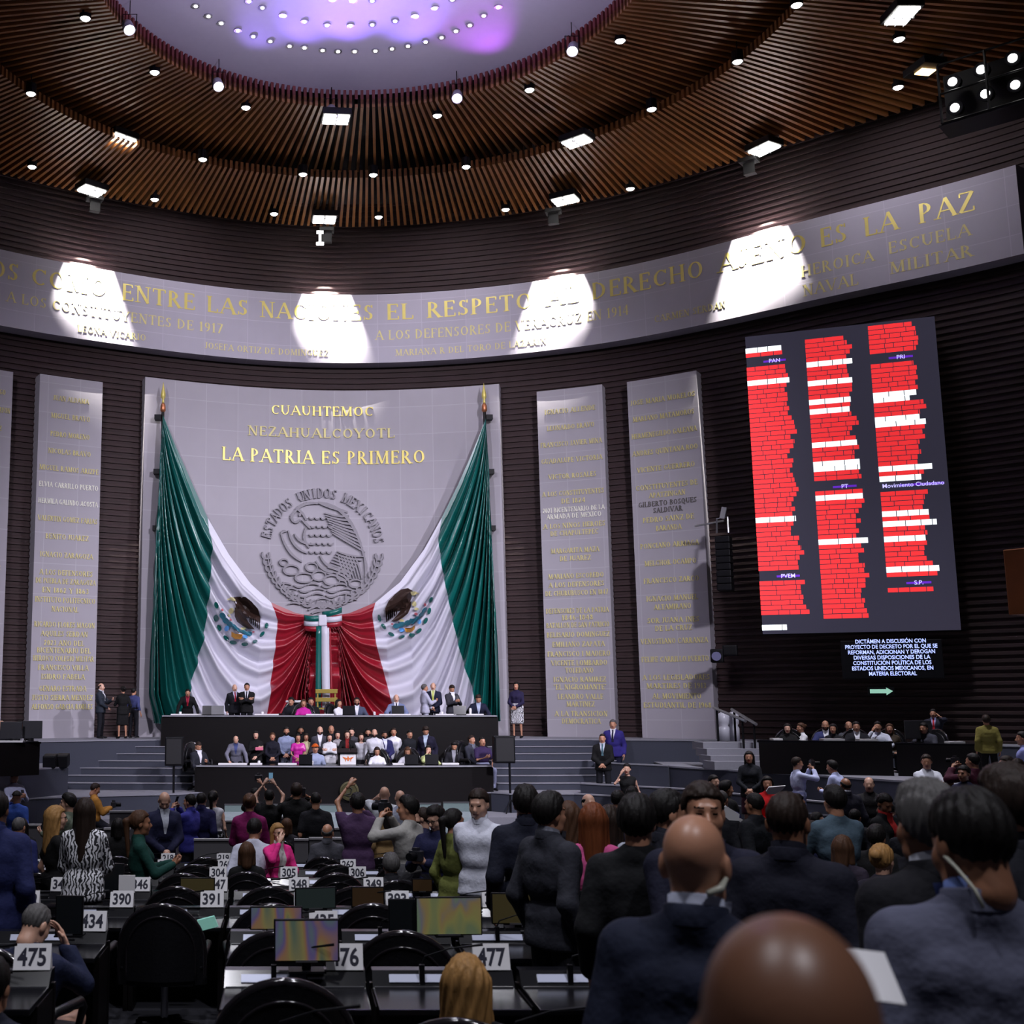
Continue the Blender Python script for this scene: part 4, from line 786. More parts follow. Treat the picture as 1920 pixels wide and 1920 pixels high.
# tall grey desk screens of the front rows
M_SCREEN = mat('grey_screen_board', (.13, .125, .14), .7, var=.06); M_SCREENT = mat('grey_screen_edge', (.42, .41, .44), .6)
for u0, u1, v0, Y, wh in ((364, 445, 1572, 20.6, 'left of the man in the white shirt'), (552, 578, 1572, 20.8, 'narrow, right of the pink blazer'), (580, 640, 1570, 20.8, 'middle one right of the pink blazer'), (650, 730, 1566, 20.6, 'wide one left of the light grey shirt'), (332, 386, 1534, 23.6, 'front row, behind the navy suit on the left'), (396, 438, 1538, 23.4, 'front row, beside the white top'), (507, 553, 1531, 23.8, 'front row, right of the magenta back'), (556, 604, 1544, 23.2, 'front row, under the black shirt'), (612, 650, 1552, 22.8, 'front row, under the photographer in purple'), (196, 244, 1552, 20.8, 'beside the woman in dark green'), (46, 90, 1545, 20.8, 'far left, behind the blue suit'), (206, 262, 1520, 23.6, 'front row, far left beside the tripod')):
    a, b = at(u0, v0, Y), at(u1, v0, Y); z0 = fz(Y); e = empty('desk_screen', ((a.x+b.x)/2, Y, z0)); tag(e, 'grey privacy screen in the front rows, '+wh, 'privacy screen', 'grey screens of the front rows')
    h = a.z-z0; mb = MB(); mb.box((0, 0, h/2), (b.x-a.x, .05, h-.03)); mb.out('board', M_SCREEN, e); mb = MB(); mb.box((0, 0, h-.015), (b.x-a.x+.01, .10, .03)); mb.out('top_rail', M_SCREENT, e)
# ------------------------------------------------------------------ rostrum desks
def curved_desk(name, X0, X1, Y0, bulge, z0, z1, depth, label, topm):
    n = 36; pts = [(X0+(X1-X0)*i/n, Y0-bulge*(1-(2*i/n-1)**2)) for i in range(n+1)]; e = empty(name, ((X0+X1)/2, Y0, z0)); tag(e, label, 'desk'); o = Vector(e.location); L = lambda p, dy=0: (p[0]-o.x, p[1]+dy-o.y)
    mb = MB(); mb.prism([L(p) for p in pts]+[L(p, .08) for p in pts][::-1], 0, z1-z0-.05); mb.out('front_panel', M_WOOD, e)
    mb = MB(); mb.prism([L(p, -.04) for p in pts]+[L(p, depth) for p in pts][::-1], z1-z0-.05, z1-z0); mb.out('worktop', topm, e)
    mb = MB(); mb.prism([L(p, -.055) for p in pts]+[L(p, -.041) for p in pts][::-1], z1-z0-.045, z1-z0-.005); mb.out('edge_trim', mat('pale_edge', (.25, .25, .28), .5), e)
    for i in (0, n): mb = MB(); mb.box((pts[i][0]-o.x, pts[i][1]+depth/2-o.y, (z1-z0)/2-.03), (.08, depth-.05, z1-z0-.07)); mb.out('end_panel', M_WOOD, e)
    return pts
zt1 = at(612, 1341, 35.7).z; zt2 = at(645, 1435, 33.3).z
curved_desk('rostrum_desk', at(304, 1345, 36).x, at(932, 1340, 36).x, 36.05, .45, Z_LAND, zt1, .75, 'long curved black upper rostrum desk in front of the draped flag', M_TOP)
curved_desk('rostrum_desk', at(368, 1437, 33.5).x, at(922, 1433, 33.5).x, 33.5, .35, .5, zt2, .85, 'long curved black lower rostrum desk with the round gold medallion', M_TOP)
e = empty('gold_medallion', at(655, 1483, 33.05)); tag(e, 'round tarnished gold medallion on the front of the lower rostrum desk', 'medallion')
R = Matrix.Rotation(PI/2, 3, 'X'); mb = MB(); mb.lathe([(.25, -.03), (.25, .02), (.20, .03), (.19, .012), (.001, .012)], (0, 0, 0), 28, R=R); mb.out('disc', mat('old_gold', (.055, .05, .018), .5, metal=.4, var=.3, scale=20), e)
mb = MB(); mb.tube([(-.10, -.03, .06), (-.02, -.04, .12), (.07, -.03, .05), (.03, -.03, -.06), (-.08, -.03, -.09)], .02, 6); mb.tube([(-.13, -.03, -.1), (0, -.03, -.14), (.13, -.03, -.1)], .012, 6); mb.out('relief', mat('old_gold_dark', (.015, .015, .008), .5), e)
lec = empty('lectern', (at(651, 1430, 33.75).x, 33.75, zt2)); tag(lec, 'black lectern with a white orange-eagle sign on the lower rostrum desk', 'lectern')
mb = MB(); mb.box((0, .1, .17), (.50, .32, .34), bev=.01); mb.box((0, .05, .36), (.54, .4, .03), R=Matrix.Rotation(.25, 3, 'X')); mb.out('body', M_WOOD, lec)
mb = MB(); mb.box((0.02, -.08, .17), (.42, .02, .33)); sg = mb.out('sign', M_WHITE, lec)
mb = MB()
for s in (-1, 1):
    for k in range(4): mb.add([(.02+s*x, -.095, z) for x, z in ((.02+.02*k, .17-.022*k), (.16-.028*k, .215-.03*k), (.14-.028*k, .19-.03*k), (.02+.02*k, .145-.022*k))], [(0, 1, 2, 3)])
mb.add([(.02+x, -.096, z) for x, z in ((-.03, .17), (0, .235), (.03, .17), (.02, .10), (-.02, .10))], [tuple(range(5))]); mb.out('eagle_emblem', mat('orange_print', (.75, .18, .03), .6), sg)
mb = MB(); mb.tube([(.1, .05, .37), (.1, .02, .5), (.04, -.02, .6)], .008, 6); mb.out('microphone', M_BLACK, lec)
# small things on the rostrum desks
def slabthing(name, u, v, Y, wd, dp, ht, m, label, cat, group=None, z=None, rz=0.0):
    c = at(u, v, Y); mb = MB(); mb.box((0, 0, ht/2), (wd, dp, ht)); o = mb.out(name, m, None, (c.x, Y, c.z if z is None else z), (0, 0, rz)); return tag(o, label, cat, group)
def laptop(u, v, Y, z, label, wd=.36, m=None):
    c = at(u, v, Y); e = empty('laptop', (c.x, Y, z)); tag(e, label, 'laptop', 'laptops on the rostrum'); mb = MB(); mb.box((0, .12, .01), (wd, .24, .02)); mb.out('keyboard_base', M_BLACK, e); mb = MB(); mb.box((0, -.02, .14), (wd, .02, .26), R=Matrix.Rotation(-.2, 3, 'X')); mb.out('lid', m or M_GLOSS, e)
for u, Y, z, lb, m in ((391, 36.1, zt1, 'small black laptop on the upper desk beside the grey screen', None), (408, 36.0, zt1, 'grey-lidded monitor on the upper desk left of the bald man', mat('grey_lid', (.06, .06, .07), .3)), (654, 36.0, zt1, 'black laptop before the seated man in glasses', None), (746, 36.0, zt1, 'black laptop before the man in the pale blue suit', None), (862, 36.1, zt1, 'flat dark laptop right end of the upper desk', None), (573, 33.7, zt2, 'black laptop before the orange hat', None), (770, 33.7, zt2, 'black laptop before the woman with the dark jacket', None), (808, 33.7, zt2, 'black laptop before the pale green jacket', None)): laptop(u, 1340, Y, z, lb, m=m)
for u, Y, z, wd, lb in ((350, 36.2, zt1, .9, 'white papers at the left end of the upper desk'), (500, 35.9, zt1, .7, 'white papers before the empty chair'), (600, 35.8, zt1, .8, 'white papers before the magenta jacket'), (740, 35.9, zt1, .9, 'white papers before the pale blue suit'), (835, 36.1, zt1, .6, 'white papers before the man reading his phone'), (888, 36.3, zt1, .55, 'white papers at the right end of the upper desk'), (440, 33.7, zt2, .85, 'large white sheets under the leaning man in grey'), (478, 33.7, zt2, .4, 'white papers right of the large sheets'), (539, 33.7, zt2, .5, 'white papers below the pale blue shirt'), (745, 33.7, zt2, .3, 'white papers beside the white blouse'), (842, 33.8, zt2, .45, 'crumpled white papers at the right end of the lower desk')): slabthing('paper_sheets', u, 1340, Y+.1, wd, .3, .035, M_WHITE, lb, 'papers', 'papers on the rostrum desks', z)
for u, Y, z, lb in ((338, 36.3, zt1, 'white cup at the left end of the upper desk'), (492, 36, zt1, 'white cup left of the empty chair'), (702, 36, zt1, 'white cup right of the man in glasses'), (829, 36.2, zt1, 'white cup before the man in navy'), (882, 36.4, zt1, 'tall white bottle near the writing man'), (486, 33.8, zt2, 'white cup on the lower desk under the pink folder'), (585, 33.8, zt2, 'small white cup before the orange hat')):
    mb = MB(); h = .2 if 'bottle' in lb else .1; mb.lathe([(.03, 0), (.04, h*.7), (.03, h)], n=10); o = mb.out('bottle' if h > .1 else 'cup', M_WHITE, None, (at(u, 1340, Y).x, Y, z)); tag(o, lb, 'bottle' if h > .1 else 'cup', 'cups on the rostrum desks')
for u, v, Y, fl, rz, lb in ((516, 1313, 37.15, Z_STAGE, PI, 'empty black chair with a white-topped back on the upper rostrum'), (553, 1318, 37.4, Z_STAGE, PI, 'black chair beside the magenta jacket on the upper rostrum'), (411, 1392, 34.9, Z_LAND, PI+.2, 'empty black chair left of the man in grey on the lower rostrum'), (497, 1407, 34.75, Z_LAND, PI, 'black chair under the pink folder on the lower rostrum'), (746, 1402, 34.75, Z_LAND, PI, 'black chair left of the dark-jacket woman on the lower rostrum'), (790, 1402, 34.9, Z_LAND, PI, 'black chair behind the pale green jacket'), (838, 1390, 35.3, Z_LAND, PI-.2, 'black chair of the reclining man at the right end of the lower rostrum'), (868, 1388, 35.4, Z_LAND, PI-.2, 'black chair beside the reclining man, lower rostrum')):
    c = at(u, v, Y); k = max(1.0, (c.z-fl)/1.02) ; ch = chair(c.x, Y, fl, rz, lb, 'chairs on the rostrum'); ch.scale = (1, 1, min(k, 1.25))
    if 'white-topped' in lb: mb = MB(); mb.box((0, -.30, .99), (.56, .14, .06), bev=.02); mb.out('headrest_cover', M_WHITE, ch)
# loudspeakers on poles either side
for u0, u1, v0, v1, Y, wh in ((310, 343, 1382, 1436, 33.2, 'left'), (926, 966, 1380, 1431, 33.0, 'right')):
    a, b = at(u0, v0, Y), at(u1, v1, Y); zb = .5; e = empty('speaker_stand', ((a.x+b.x)/2+(0 if wh == 'left' else .12), Y, zb)); tag(e, 'thin black pole stand at the %s end of the lower rostrum desk' % wh, 'stand'); h = b.z-zb
    mb = MB(); mb.tube([(0, 0, 0), (0, 0, h)], .03, 8); mb.out('pole', M_BLACK, e)
    for k in range(3): mb = MB(); mb.tube([(0, 0, .35), (.35*math.cos(2.1*k), .35*math.sin(2.1*k), .0)], .018, 6); mb.out('leg', M_BLACK, e)
    s = empty('loudspeaker', ((a.x+b.x)/2, Y, b.z)); tag(s, 'black loudspeaker box on the %s pole stand beside the rostrum' % wh, 'loudspeaker'); mb = MB(); mb.box((0, .15, (a.z-b.z)/2), (b.x-a.x, .45, a.z-b.z), bev=.03); mb.out('cabinet', M_BLACK, s); mb = MB(); mb.box((0, -.08, (a.z-b.z)/2), (b.x-a.x-.08, .02, a.z-b.z-.1)); mb.out('grille', mat('speaker_grille', (.008, .008, .010), .7), s)
# glass balustrade in front of the rostrum well and on the right terrace
M_GLASS = mat('tinted_glass', (.55, .75, .75), .05, alpha=.22, var=.02)
for i, (u0, u1, vt, vb, Y) in enumerate(((420, 480, 1509, 1530, 30.6), (500, 560, 1509, 1535, 30.6), (570, 640, 1509, 1535, 30.6), (770, 828, 1507, 1530, 30.6), (830, 900, 1505, 1528, 30.6))):
    a, b = at(u0, vt, Y), at(u1, vb, Y); e = empty('glass_panel', ((a.x+b.x)/2, Y, 0)); tag(e, 'low tinted glass balustrade panel before the lower rostrum, number %s from the left' % ('one', 'two', 'three', 'four', 'five')[i], 'balustrade', 'glass balustrade')
    h = a.z; mb = MB(); mb.box((0, 0, h/2), (b.x-a.x-.03, .02, h)); mb.out('pane', M_GLASS, e); mb = MB(); mb.box((0, 0, h+.01), (b.x-a.x-.02, .04, .025)); mb.out('top_rail', M_METAL, e)
# desks on the side terraces
def straight_desk(A, B, ztop, zb, label, th_=.6):
    a, b = Vector(A), Vector(B); d = b-a; l = d.length; rz = math.atan2(d.y, d.x); e = empty('terrace_desk', ((a.x+b.x)/2, (a.y+b.y)/2, zb), rz); tag(e, label, 'desk'); h = ztop-zb
    mb = MB(); mb.box((0, 0, h/2-.02), (l, .06, h-.04)); mb.out('front_panel', M_WOOD, e); mb = MB(); mb.box((0, th_/2, h-.02), (l+.06, th_+.06, .04)); mb.out('worktop', M_TOP, e)
    for s in (-1, 1): mb = MB(); mb.box((s*(l/2-.04), th_/2, h/2-.02), (.06, th_-.06, h-.05)); mb.out('end_panel', M_WOOD, e)
p0, p1, p2 = at(1422, 1388, 29.6), at(1672, 1393, 28.6), at(1850, 1404, 27.6)
straight_desk((p0.x, p0.y), (p1.x, p1.y), p0.z, Z_TERR-.02, 'long black staff desk on the right terrace below the exit arrow'); straight_desk((p1.x+.1, p1.y), (p2.x, p2.y), p1.z, Z_TERR-.02, 'second black staff desk farther right on the right terrace')
q0, q1 = at(-60, 1394, 27.6), at(74, 1391, 28.6); straight_desk((q0.x, q0.y), (q1.x, q1.y), q1.z, Z_TERR, 'black staff desk with a computer on the left terrace')
for u, v, Y, wd, h, lb in ((1728, 1378, 28.9, .62, .42, 'black computer monitor on the second right-terrace desk'), (58, 1372, 28.3, .45, .4, 'dark grey computer monitor on the left-terrace desk, right one'), (18, 1374, 28.1, .5, .38, 'dark computer monitor on the left-terrace desk, left one')):
    c = at(u, v, Y); zb = (p1.z if u > 900 else q1.z); e = empty('monitor', (c.x, Y+.15, zb), 0); tag(e, lb, 'monitor'); mb = MB(); mb.box((0, 0, .08+h/2), (wd, .04, h), bev=.01); mb.out('casing', mat('grey_plastic', (.02, .02, .026), .5), e); mb = MB(); mb.box((0, .03, .06), (.06, .05, .12)); mb.box((0, .03, .01), (.25, .2, .02)); mb.out('stand', M_BLACK, e)
for u, v, Y, wd, lb, z in ((1625, 1394, 28.9, .42, 'white plate of papers before the white shirt on the right terrace desk', p0.z), (1455, 1382, 29.6, .22, 'white folder standing left on the right terrace desk', p0.z), (1560, 1388, 29.2, .5, 'row of white papers before the couple on the right terrace desk', p0.z), (1790, 1390, 28.2, .35, 'white paper right of the man with the red tie', p1.z), (20, 1388, 28, .6, 'white papers on the left terrace desk', q1.z)): slabthing('paper_sheets', u, v, Y+.3, wd, .25, .04, M_WHITE, lb, 'papers', 'papers on the terrace desks', z)
# water bottles, bins, stair rails by the tallest stone panel
for i, u in enumerate((1358, 1376)):
    c = at(u, 1382, 34.6); mb = MB(); mb.lathe([(.16, 0), (.16, .35), (.12, .42), (.16, .5), (.16, .72), (.05, .8)], n=14); o = mb.out('water_jug', mat('water_plastic', (.45, .45, .52), .3), None, (c.x, 34.6, Z_STAGE), smooth=True); tag(o, ('left' if i == 0 else 'right')+' one of two pale upright water containers beside the stair rail', 'container', 'water containers')
for i, (u0, v0, u1, v1) in enumerate(((1338, 1327, 1398, 1352), (1372, 1330, 1418, 1358))):
    a, b = at(u0, v0, 34.4), at(u1, v1, 32.6); e = empty('stair_handrail', (a.x, a.y, Z_STAGE)); tag(e, ('upper' if i == 0 else 'lower')+' metal stair handrail beside the tallest stone panel', 'handrail', 'stair rails')
    o = Vector(e.location); mb = MB(); mb.tube([a-o, b-o], .04, 8); mb.out('rail', M_METAL, e)
    for t in (.1, .9): p = a.lerp(b, t)-o; mb = MB(); mb.tube([p, (p.x, p.y, -.3 if t < .5 else Z_TERR-o.z)], .03, 6); mb.out('post', M_BLACK, e)
for k, (u, v) in enumerate(((1392, 1392), (1400, 1404), (1408, 1417), (1416, 1428))):
    a = at(u-22, v, 33-.5*k); mb = MB(); mb.box((0, .4, -.1), (1.5, .9, .2)); mb.out('stair_step', M_STEP, None, a)['kind'] = 'structure'
for u0, u1, v0, v1, Y, lb in ((80, 103, 1413, 1433, 32.0, 'larger black stage monitor box on the left terrace edge'), (104, 126, 1418, 1432, 32.3, 'smaller black stage monitor box on the left terrace edge')):
    a, b = at(u0, v0, Y), at(u1, v1, Y); mb = MB(); mb.box((0, .2, .16), (b.x-a.x, .4, .32), bev=.03, R=Matrix.Rotation(.15, 3, 'X')); tag(mb.out('stage_monitor', M_BLACK, None, ((a.x+b.x)/2, Y, Z_TERR)), lb, 'loudspeaker')
# cup, papers and screens lying on seat desks
def on_desk(u, v, Y): c = at(u, v, Y); return Vector((c.x, c.y, c.z))
c = at(775, 1890, YR[3]-.12); zt = fz(YR[3]-.5)+.722; e = empty('paper_cup', (c.x, YR[3]-.3, zt)); tag(e, 'crumpled white and olive paper cup on the nearest desk', 'cup'); mb = MB(); mb.lathe([(.035, 0), (.042, .05)], n=12); mb.out('sleeve', mat('olive_sleeve', (.12, .13, .05), .6), e); mb = MB(); mb.lathe([(.042, .05), (.058, .085), (.045, .11), (.05, .12)], n=9); mb.out('lid', M_WHITE, e)
for u, v, Y, wd, dp, rz, lb, em in ((238, 1655, 13.3, .22, .02, 0, 'bright white sheet standing beside card 346', 1), (1590, 1722, 7.35, .20, .20, .6, 'white sheets on the desk edge right of the navy suit back', 0), (1365, 1530, 15.5, .42, .34, .3, 'white boards held up behind the bald man', 0)):
    c = at(u, v, Y)
    if 'standing' in lb: mb = MB(); mb.box((0, 0, .09), (.17, .012, .18)); o = mb.out('paper_sheet', M_WHITE, None, (c.x, Y, fz(Y-.5)+.803), (0, 0, 0))
    else: mb = MB(); mb.box((0, 0, .01), (wd, dp, .02)); o = mb.out('paper_sheet', M_WHITE, None, (c.x, Y-.2, fz(Y-.5)+.725), (0, 0, rz))
    tag(o, lb, 'paper')
c = at(388, 1712, 10.6); mb = MB(); mb.add([(-.07, 0, .0), (.05, 0, .06), (.055, 0, -.06)], [(0, 1, 2)])
mb = MB(); mb.box((0, 0, 0), (.15, .012, .11), R=Matrix.Rotation(-.3, 3, 'Y')); o = mb.out('tablet', mat('teal_screen', (.25, .55, .48), .3, emit=.45, var=.3, scale=30), None, (c.x, 10.72, fz(10.9)+.79), (.5, 0, 0)); tag(o, 'small lit teal tablet screen beside card 391', 'tablet')
# ------------------------------------------------------------------ people: bodies grown as one smooth surface from a jointed skeleton
def snet(f, lo, hi, h):
    lo = np.array(lo, float); n = np.maximum(np.ceil((np.array(hi)-lo)/h).astype(int)+1, 4)
    ax = [lo[i]+h*np.arange(n[i]) for i in range(3)]
    P = np.stack(np.meshgrid(*ax, indexing='ij'), -1).reshape(-1, 3); v = f(P).reshape(n)
    acc = np.zeros(tuple(n-1)+(3,)); cnt = np.zeros(tuple(n-1)); Q = []; cr = []
    gi = np.stack(np.meshgrid(*[np.arange(k) for k in n], indexing='ij'), -1).astype(float)
    for k in range(3):
        s0 = [slice(None)]*3; s1 = [slice(None)]*3; s0[k] = slice(0, -1); s1[k] = slice(1, None)
        a, b = v[tuple(s0)], v[tuple(s1)]; c = (a < 0) != (b < 0); t = np.where(c, a/np.where(c, a-b, 1), 0); pos = gi[tuple(s0)].copy(); pos[..., k] += t
        cr.append((c, a < 0)); o1, o2 = [q for q in range(3) if q != k]
        for d1 in (0, 1):
            for d2 in (0, 1):
                sl = [slice(None)]*3
                for o, d in ((o1, d1), (o2, d2)): sl[o] = slice(d, n[o]-1+d)
                cc = c[tuple(sl)]; acc += np.where(cc[..., None], pos[tuple(sl)], 0); cnt += cc
    m = cnt > 0; idx = -np.ones(tuple(n-1), int); idx[m] = np.arange(m.sum()); V = lo+h*acc[m]/cnt[m][:, None]
    for k in range(3):
        c, s = cr[k]; o1, o2 = [q for q in range(3) if q != k]; I = np.argwhere(c)
        I = I[(I[:, o1] > 0) & (I[:, o2] > 0) & (I[:, o1] < n[o1]-1) & (I[:, o2] < n[o2]-1)]
        if not len(I): continue
        def g(d1, d2): J = I.copy(); J[:, o1] -= d1; J[:, o2] -= d2; return idx[J[:, 0], J[:, 1], J[:, 2]]
        q = np.stack([g(1, 1), g(0, 1), g(0, 0), g(1, 0)], 1); fl = s[I[:, 0], I[:, 1], I[:, 2]] ^ (k == 1); q[~fl] = q[~fl][:, ::-1]; Q.append(q)
    return V, np.concatenate(Q)
def rcone(P, a, b, ra, rb):
    a = np.asarray(a, float); b = np.asarray(b, float); ba = b-a; l = ba@ba
    h = np.clip((P-a)@ba/l, 0, 1) if l > 1e-9 else np.zeros(len(P)); d = P-a-h[:, None]*ba
    return np.sqrt(np.einsum('ij,ij->i', d, d))-(ra+(rb-ra)*h)
def ell(P, c, r):
    q = (P-np.asarray(c))/np.asarray(r); k0 = np.sqrt((q*q).sum(1)); q2 = q/np.asarray(r); k1 = np.sqrt((q2*q2).sum(1))+1e-9
    return k0*(k0-1)/k1
def smin(a, b, k): h = np.clip(.5+.5*(b-a)/k, 0, 1); return b+(a-b)*h-k*h*(1-h)
def prims(P, L, inf=0.0, k=.035):
    d = None
    for a, b, ra, rb in L:
        e = rcone(P, a, b, ra+inf, rb+inf); d = e if d is None else smin(d, e, k)
    return d
# ---- head (centre at 0, chin -0.12, crown +0.118, facing +y)
CR = ((0, -.012, .028), (.074, .094, .090))
def head_sdf(P, female=False):
    d = ell(P, *CR); d = smin(d, ell(P, (0, .028, -.035), (.058 if not female else .054, .060, .085)), .02)
    d = smin(d, rcone(P, (-.034, .03, -.083), (.034, .03, -.083), .028, .028) if not female else rcone(P, (-.026, .032, -.084), (.026, .032, -.084), .026, .026), .025); d = smin(d, rcone(P, (0, .06, -.098), (0, .062, -.1), .02, .02), .02)
    for s in (-1, 1):
        d = smin(d, rcone(P, (s*.042, .046, -.028), (s*.040, .05, -.034), .027, .027), .02)
        d = -smin(-d, rcone(P, (s*.031, .104, .004), (s*.036, .104, .004), .017, .016), .012); d = smin(d, rcone(P, (s*.031, .074, .003), (s*.031, .074, .004), .0135, .0135), .003)
        d = smin(d, ell(P, (s*.077, -.012, -.010), (.012, .023, .034)), .008); d = smin(d, rcone(P, (s*.011, .094, -.034), (s*.012, .095, -.034), .009, .009), .008)
    d = smin(d, rcone(P, (-.03, .078, .026), (.03, .078, .026), .013, .013), .014); d = smin(d, rcone(P, (0, .084, .012), (0, .106, -.030), .009, .0145), .012)
    d = smin(d, rcone(P, (-.017, .083, -.064), (.017, .083, -.064), .010, .010), .010)
    d = smin(d, rcone(P, (0, -.022, -.05), (0, -.03, -.115), .056 if not female else .045, .058 if not female else .046), .03); return d
HEADS = {}
def head_tpl(h, fem):
    k = (h, fem)
    if k not in HEADS: HEADS[k] = snet(lambda P: head_sdf(P, fem), (-.12, -.14, -.21), (.12, .15, .15), h)
    return HEADS[k]
def plane_cut(P): return P[:, 2]-np.where(P[:, 1] > 0, .80, 1.12)*P[:, 1]-.013-.022*np.clip((np.abs(P[:, 0])-.035)/.03, 0, 1)*(P[:, 1] > .03)+.003*np.sin(P[:, 0]*210)*np.sin(P[:, 1]*170)
def hair_sdf(style):
    def f(P):
        g = {'buzz': .006, 'thin': .008, 'short': .013, 'thick': .021}.get(style, .016)
        cap = ell(P, (CR[0][0], CR[0][1]-.002, CR[0][2]+.002), np.array(CR[1])+g); cut = -plane_cut(P)-.002
        if style == 'thick': cap = smin(cap, ell(P, (0, .015, .105), (.06, .055, .032)), .03)
        if style == 'cap':
            c = np.maximum(ell(P, CR[0], np.array(CR[1])+.02), .045-P[:, 2]); return smin(c, ell(P, (0, .02, .05), (.125, .15, .012)), .01)
        ang = np.arctan2(P[:, 0], P[:, 1]-.02); d = np.maximum(cap+.0028*np.sin(ang*26+P[:, 2]*35)+.002*np.sin(P[:, 0]*210+P[:, 1]*90), cut)
        if style == 'thin': d = np.maximum(d, P[:, 2]-.062+np.maximum(-P[:, 1]-.02, 0)*.6)
        if style in ('long', 'wavy', 'bob', 'straight'):
            L = {'long': -.28, 'wavy': -.30, 'bob': -.13, 'straight': -.40}[style]; wv = .02 if style == 'wavy' else .006
            c2 = rcone(P*np.array([1, 1.35, 1]), (0, -.075, .0), (0, -.10, L), .082+wv, .058+wv)
            for s in (-1, 1): c2 = smin(c2, rcone(P, (s*.074, -.018, .01), (s*.082, -.03, max(L, -.24)), .026+wv*.6, .022+wv), .03)
            d = smin(d, np.maximum(c2, P[:, 1]-.035), .03); d = d+(.006 if style == 'wavy' else .003)*np.sin(ang*16+(P[:, 2]*38 if style == 'wavy' else P[:, 2]*8))*(P[:, 2] < .09)
        if style == 'bun': d = smin(d, rcone(P, (0, -.125, .05), (0, -.13, .05), .042, .042), .015)
        if style == 'pony': d = smin(d, rcone(P, (0, -.11, .04), (0, -.15, .02), .03, .03), .02); d = smin(d, rcone(P, (0, -.15, .02), (0, -.12, -.32), .034, .018), .02)
        return d
    return f
HAIRS = {}
def hair_tpl(style, h):
    k = (style, h)
    if k not in HAIRS: HAIRS[k] = snet(hair_sdf(style), (-.16, -.24, -.45 if style in ('long', 'wavy', 'straight', 'pony') else -.2), (.16, .19, .19), h)
    return HAIRS[k]
# ---- right hand: wrist at 0, fingers along -z, palm facing -x (medial), thumb towards +y
def hand_tpl(h, pose):
    k = ('hand', h, pose)
    if k in HEADS: return HEADS[k]
    cu = {'relax': .35, 'grip': 1.15, 'flat': .08}[pose]; L = [((0, .012, -.02), (0, .020, -.085), .016, .015), ((0, -.012, -.02), (0, -.024, -.082), .016, .014), ((0, 0, .03), (0, 0, -.03), .022, .020), ((0, 0, -.03), (0, 0, -.08), .016, .015)]
    fing = [(.028, .043, .0085), (.010, .048, .0088), (-.010, .044, .0085), (-.028, .035, .0075)]; F = []
    for y, l, r in fing:
        p = np.array([0, y, -.088]); a = cu*.45
        for j, kk in enumerate((.5, .3, .25)):
            q = p+np.array([-math.sin(a), y*.10, -math.cos(a)])*l*kk*1.9; F.append((tuple(p), tuple(q), r*(1-.1*j), r*(.92-.1*j))); p = q; a += cu*.8
    T = [((-.006, .022, -.025), (-.018, .046, -.055), .013, .011), ((-.018, .046, -.055), (-.028-.01*cu, .050-.012*cu, -.088), .010, .008)]
    def f(P):
        d = prims(P, L, 0, .012); e = None
        for g in F: q = rcone(P, *g); e = q if e is None else np.minimum(e, q)
        return smin(smin(d, e, .006), prims(P, T, 0, .006), .008)
    HEADS[k] = snet(f, (-.11, -.06, -.21), (.04, .075, .06), h); return HEADS[k]
def ik(S0, T, l1, l2, pole):
    S0, T, pole = map(lambda q: np.asarray(q, float), (S0, T, pole)); d = T-S0; L = np.linalg.norm(d); m = l1+l2-.004
    if L > m: T = S0+d/L*m; d = T-S0; L = m
    L = max(L, .08); a = (l1*l1-l2*l2+L*L)/(2*L); hh = math.sqrt(max(l1*l1-a*a, 0)); n = d/np.linalg.norm(d); p = pole-n*(pole@n); p /= np.linalg.norm(p)+1e-9
    return S0+n*a+p*hh, T
def rotx(a): c, s = math.cos(a), math.sin(a); return np.array([[1, 0, 0], [0, c, -s], [0, s, c]])
def rotz(a): c, s = math.cos(a), math.sin(a); return np.array([[c, -s, 0], [s, c, 0], [0, 0, 1]])
ARM = {  # wrist target in trunk coordinates (x outward), elbow pole, palm normal, hand shape
 'down': ((.25, .04, -.10), (.2, -1, 0), (-1, 0, 0), 'relax'), 'front': ((.05, .23, .0), (1, -.4, -.3), (0, -1, 0), 'relax'), 'cross': ((-.07, .20, .24), (1, .2, -.6), (0, -1, 0), 'relax'),
 'phone': ((.07, .33, .22), (.7, -.3, -1), (-.5, -.6, .5), 'grip'), 'up': ((.09, .20, .83), (1, .2, -.1), (-.4, .8, 0), 'grip'), 'face': ((.10, .21, .52), (.6, .3, -1), (-.6, -.8, 0), 'relax'), 'ear': ((.14, .07, .56), (.8, .5, -1), (-1, 0, 0), 'grip'),
 'desk': ((.20, .40, .10), (1, -.3, -.2), (0, 0, -1), 'flat'), 'desk2': ((.07, .36, .13), (1, -.3, -.3), (0, -.3, -1), 'relax'), 'hip': ((.21, .02, .03), (1, -.6, 0), (-1, 0, 0), 'grip'), 'back': ((.07, -.20, -.02), (1, -.3, 0), (0, 1, 0), 'relax'),
 'cam': ((.09, .27, .53), (.9, .1, -1), (-1, -.2, 0), 'grip'), 'lap': ((.12, .30, .0), (.9, -.5, -.2), (0, 0, -1), 'relax'), 'low': ((.12, .34, -.10), (.8, -.5, -.3), (-.6, -.3, -.6), 'grip'), 'wide': ((.36, .32, -.02), (1, -.5, 0), (0, 0, -1), 'flat')}
CLOTH = {}
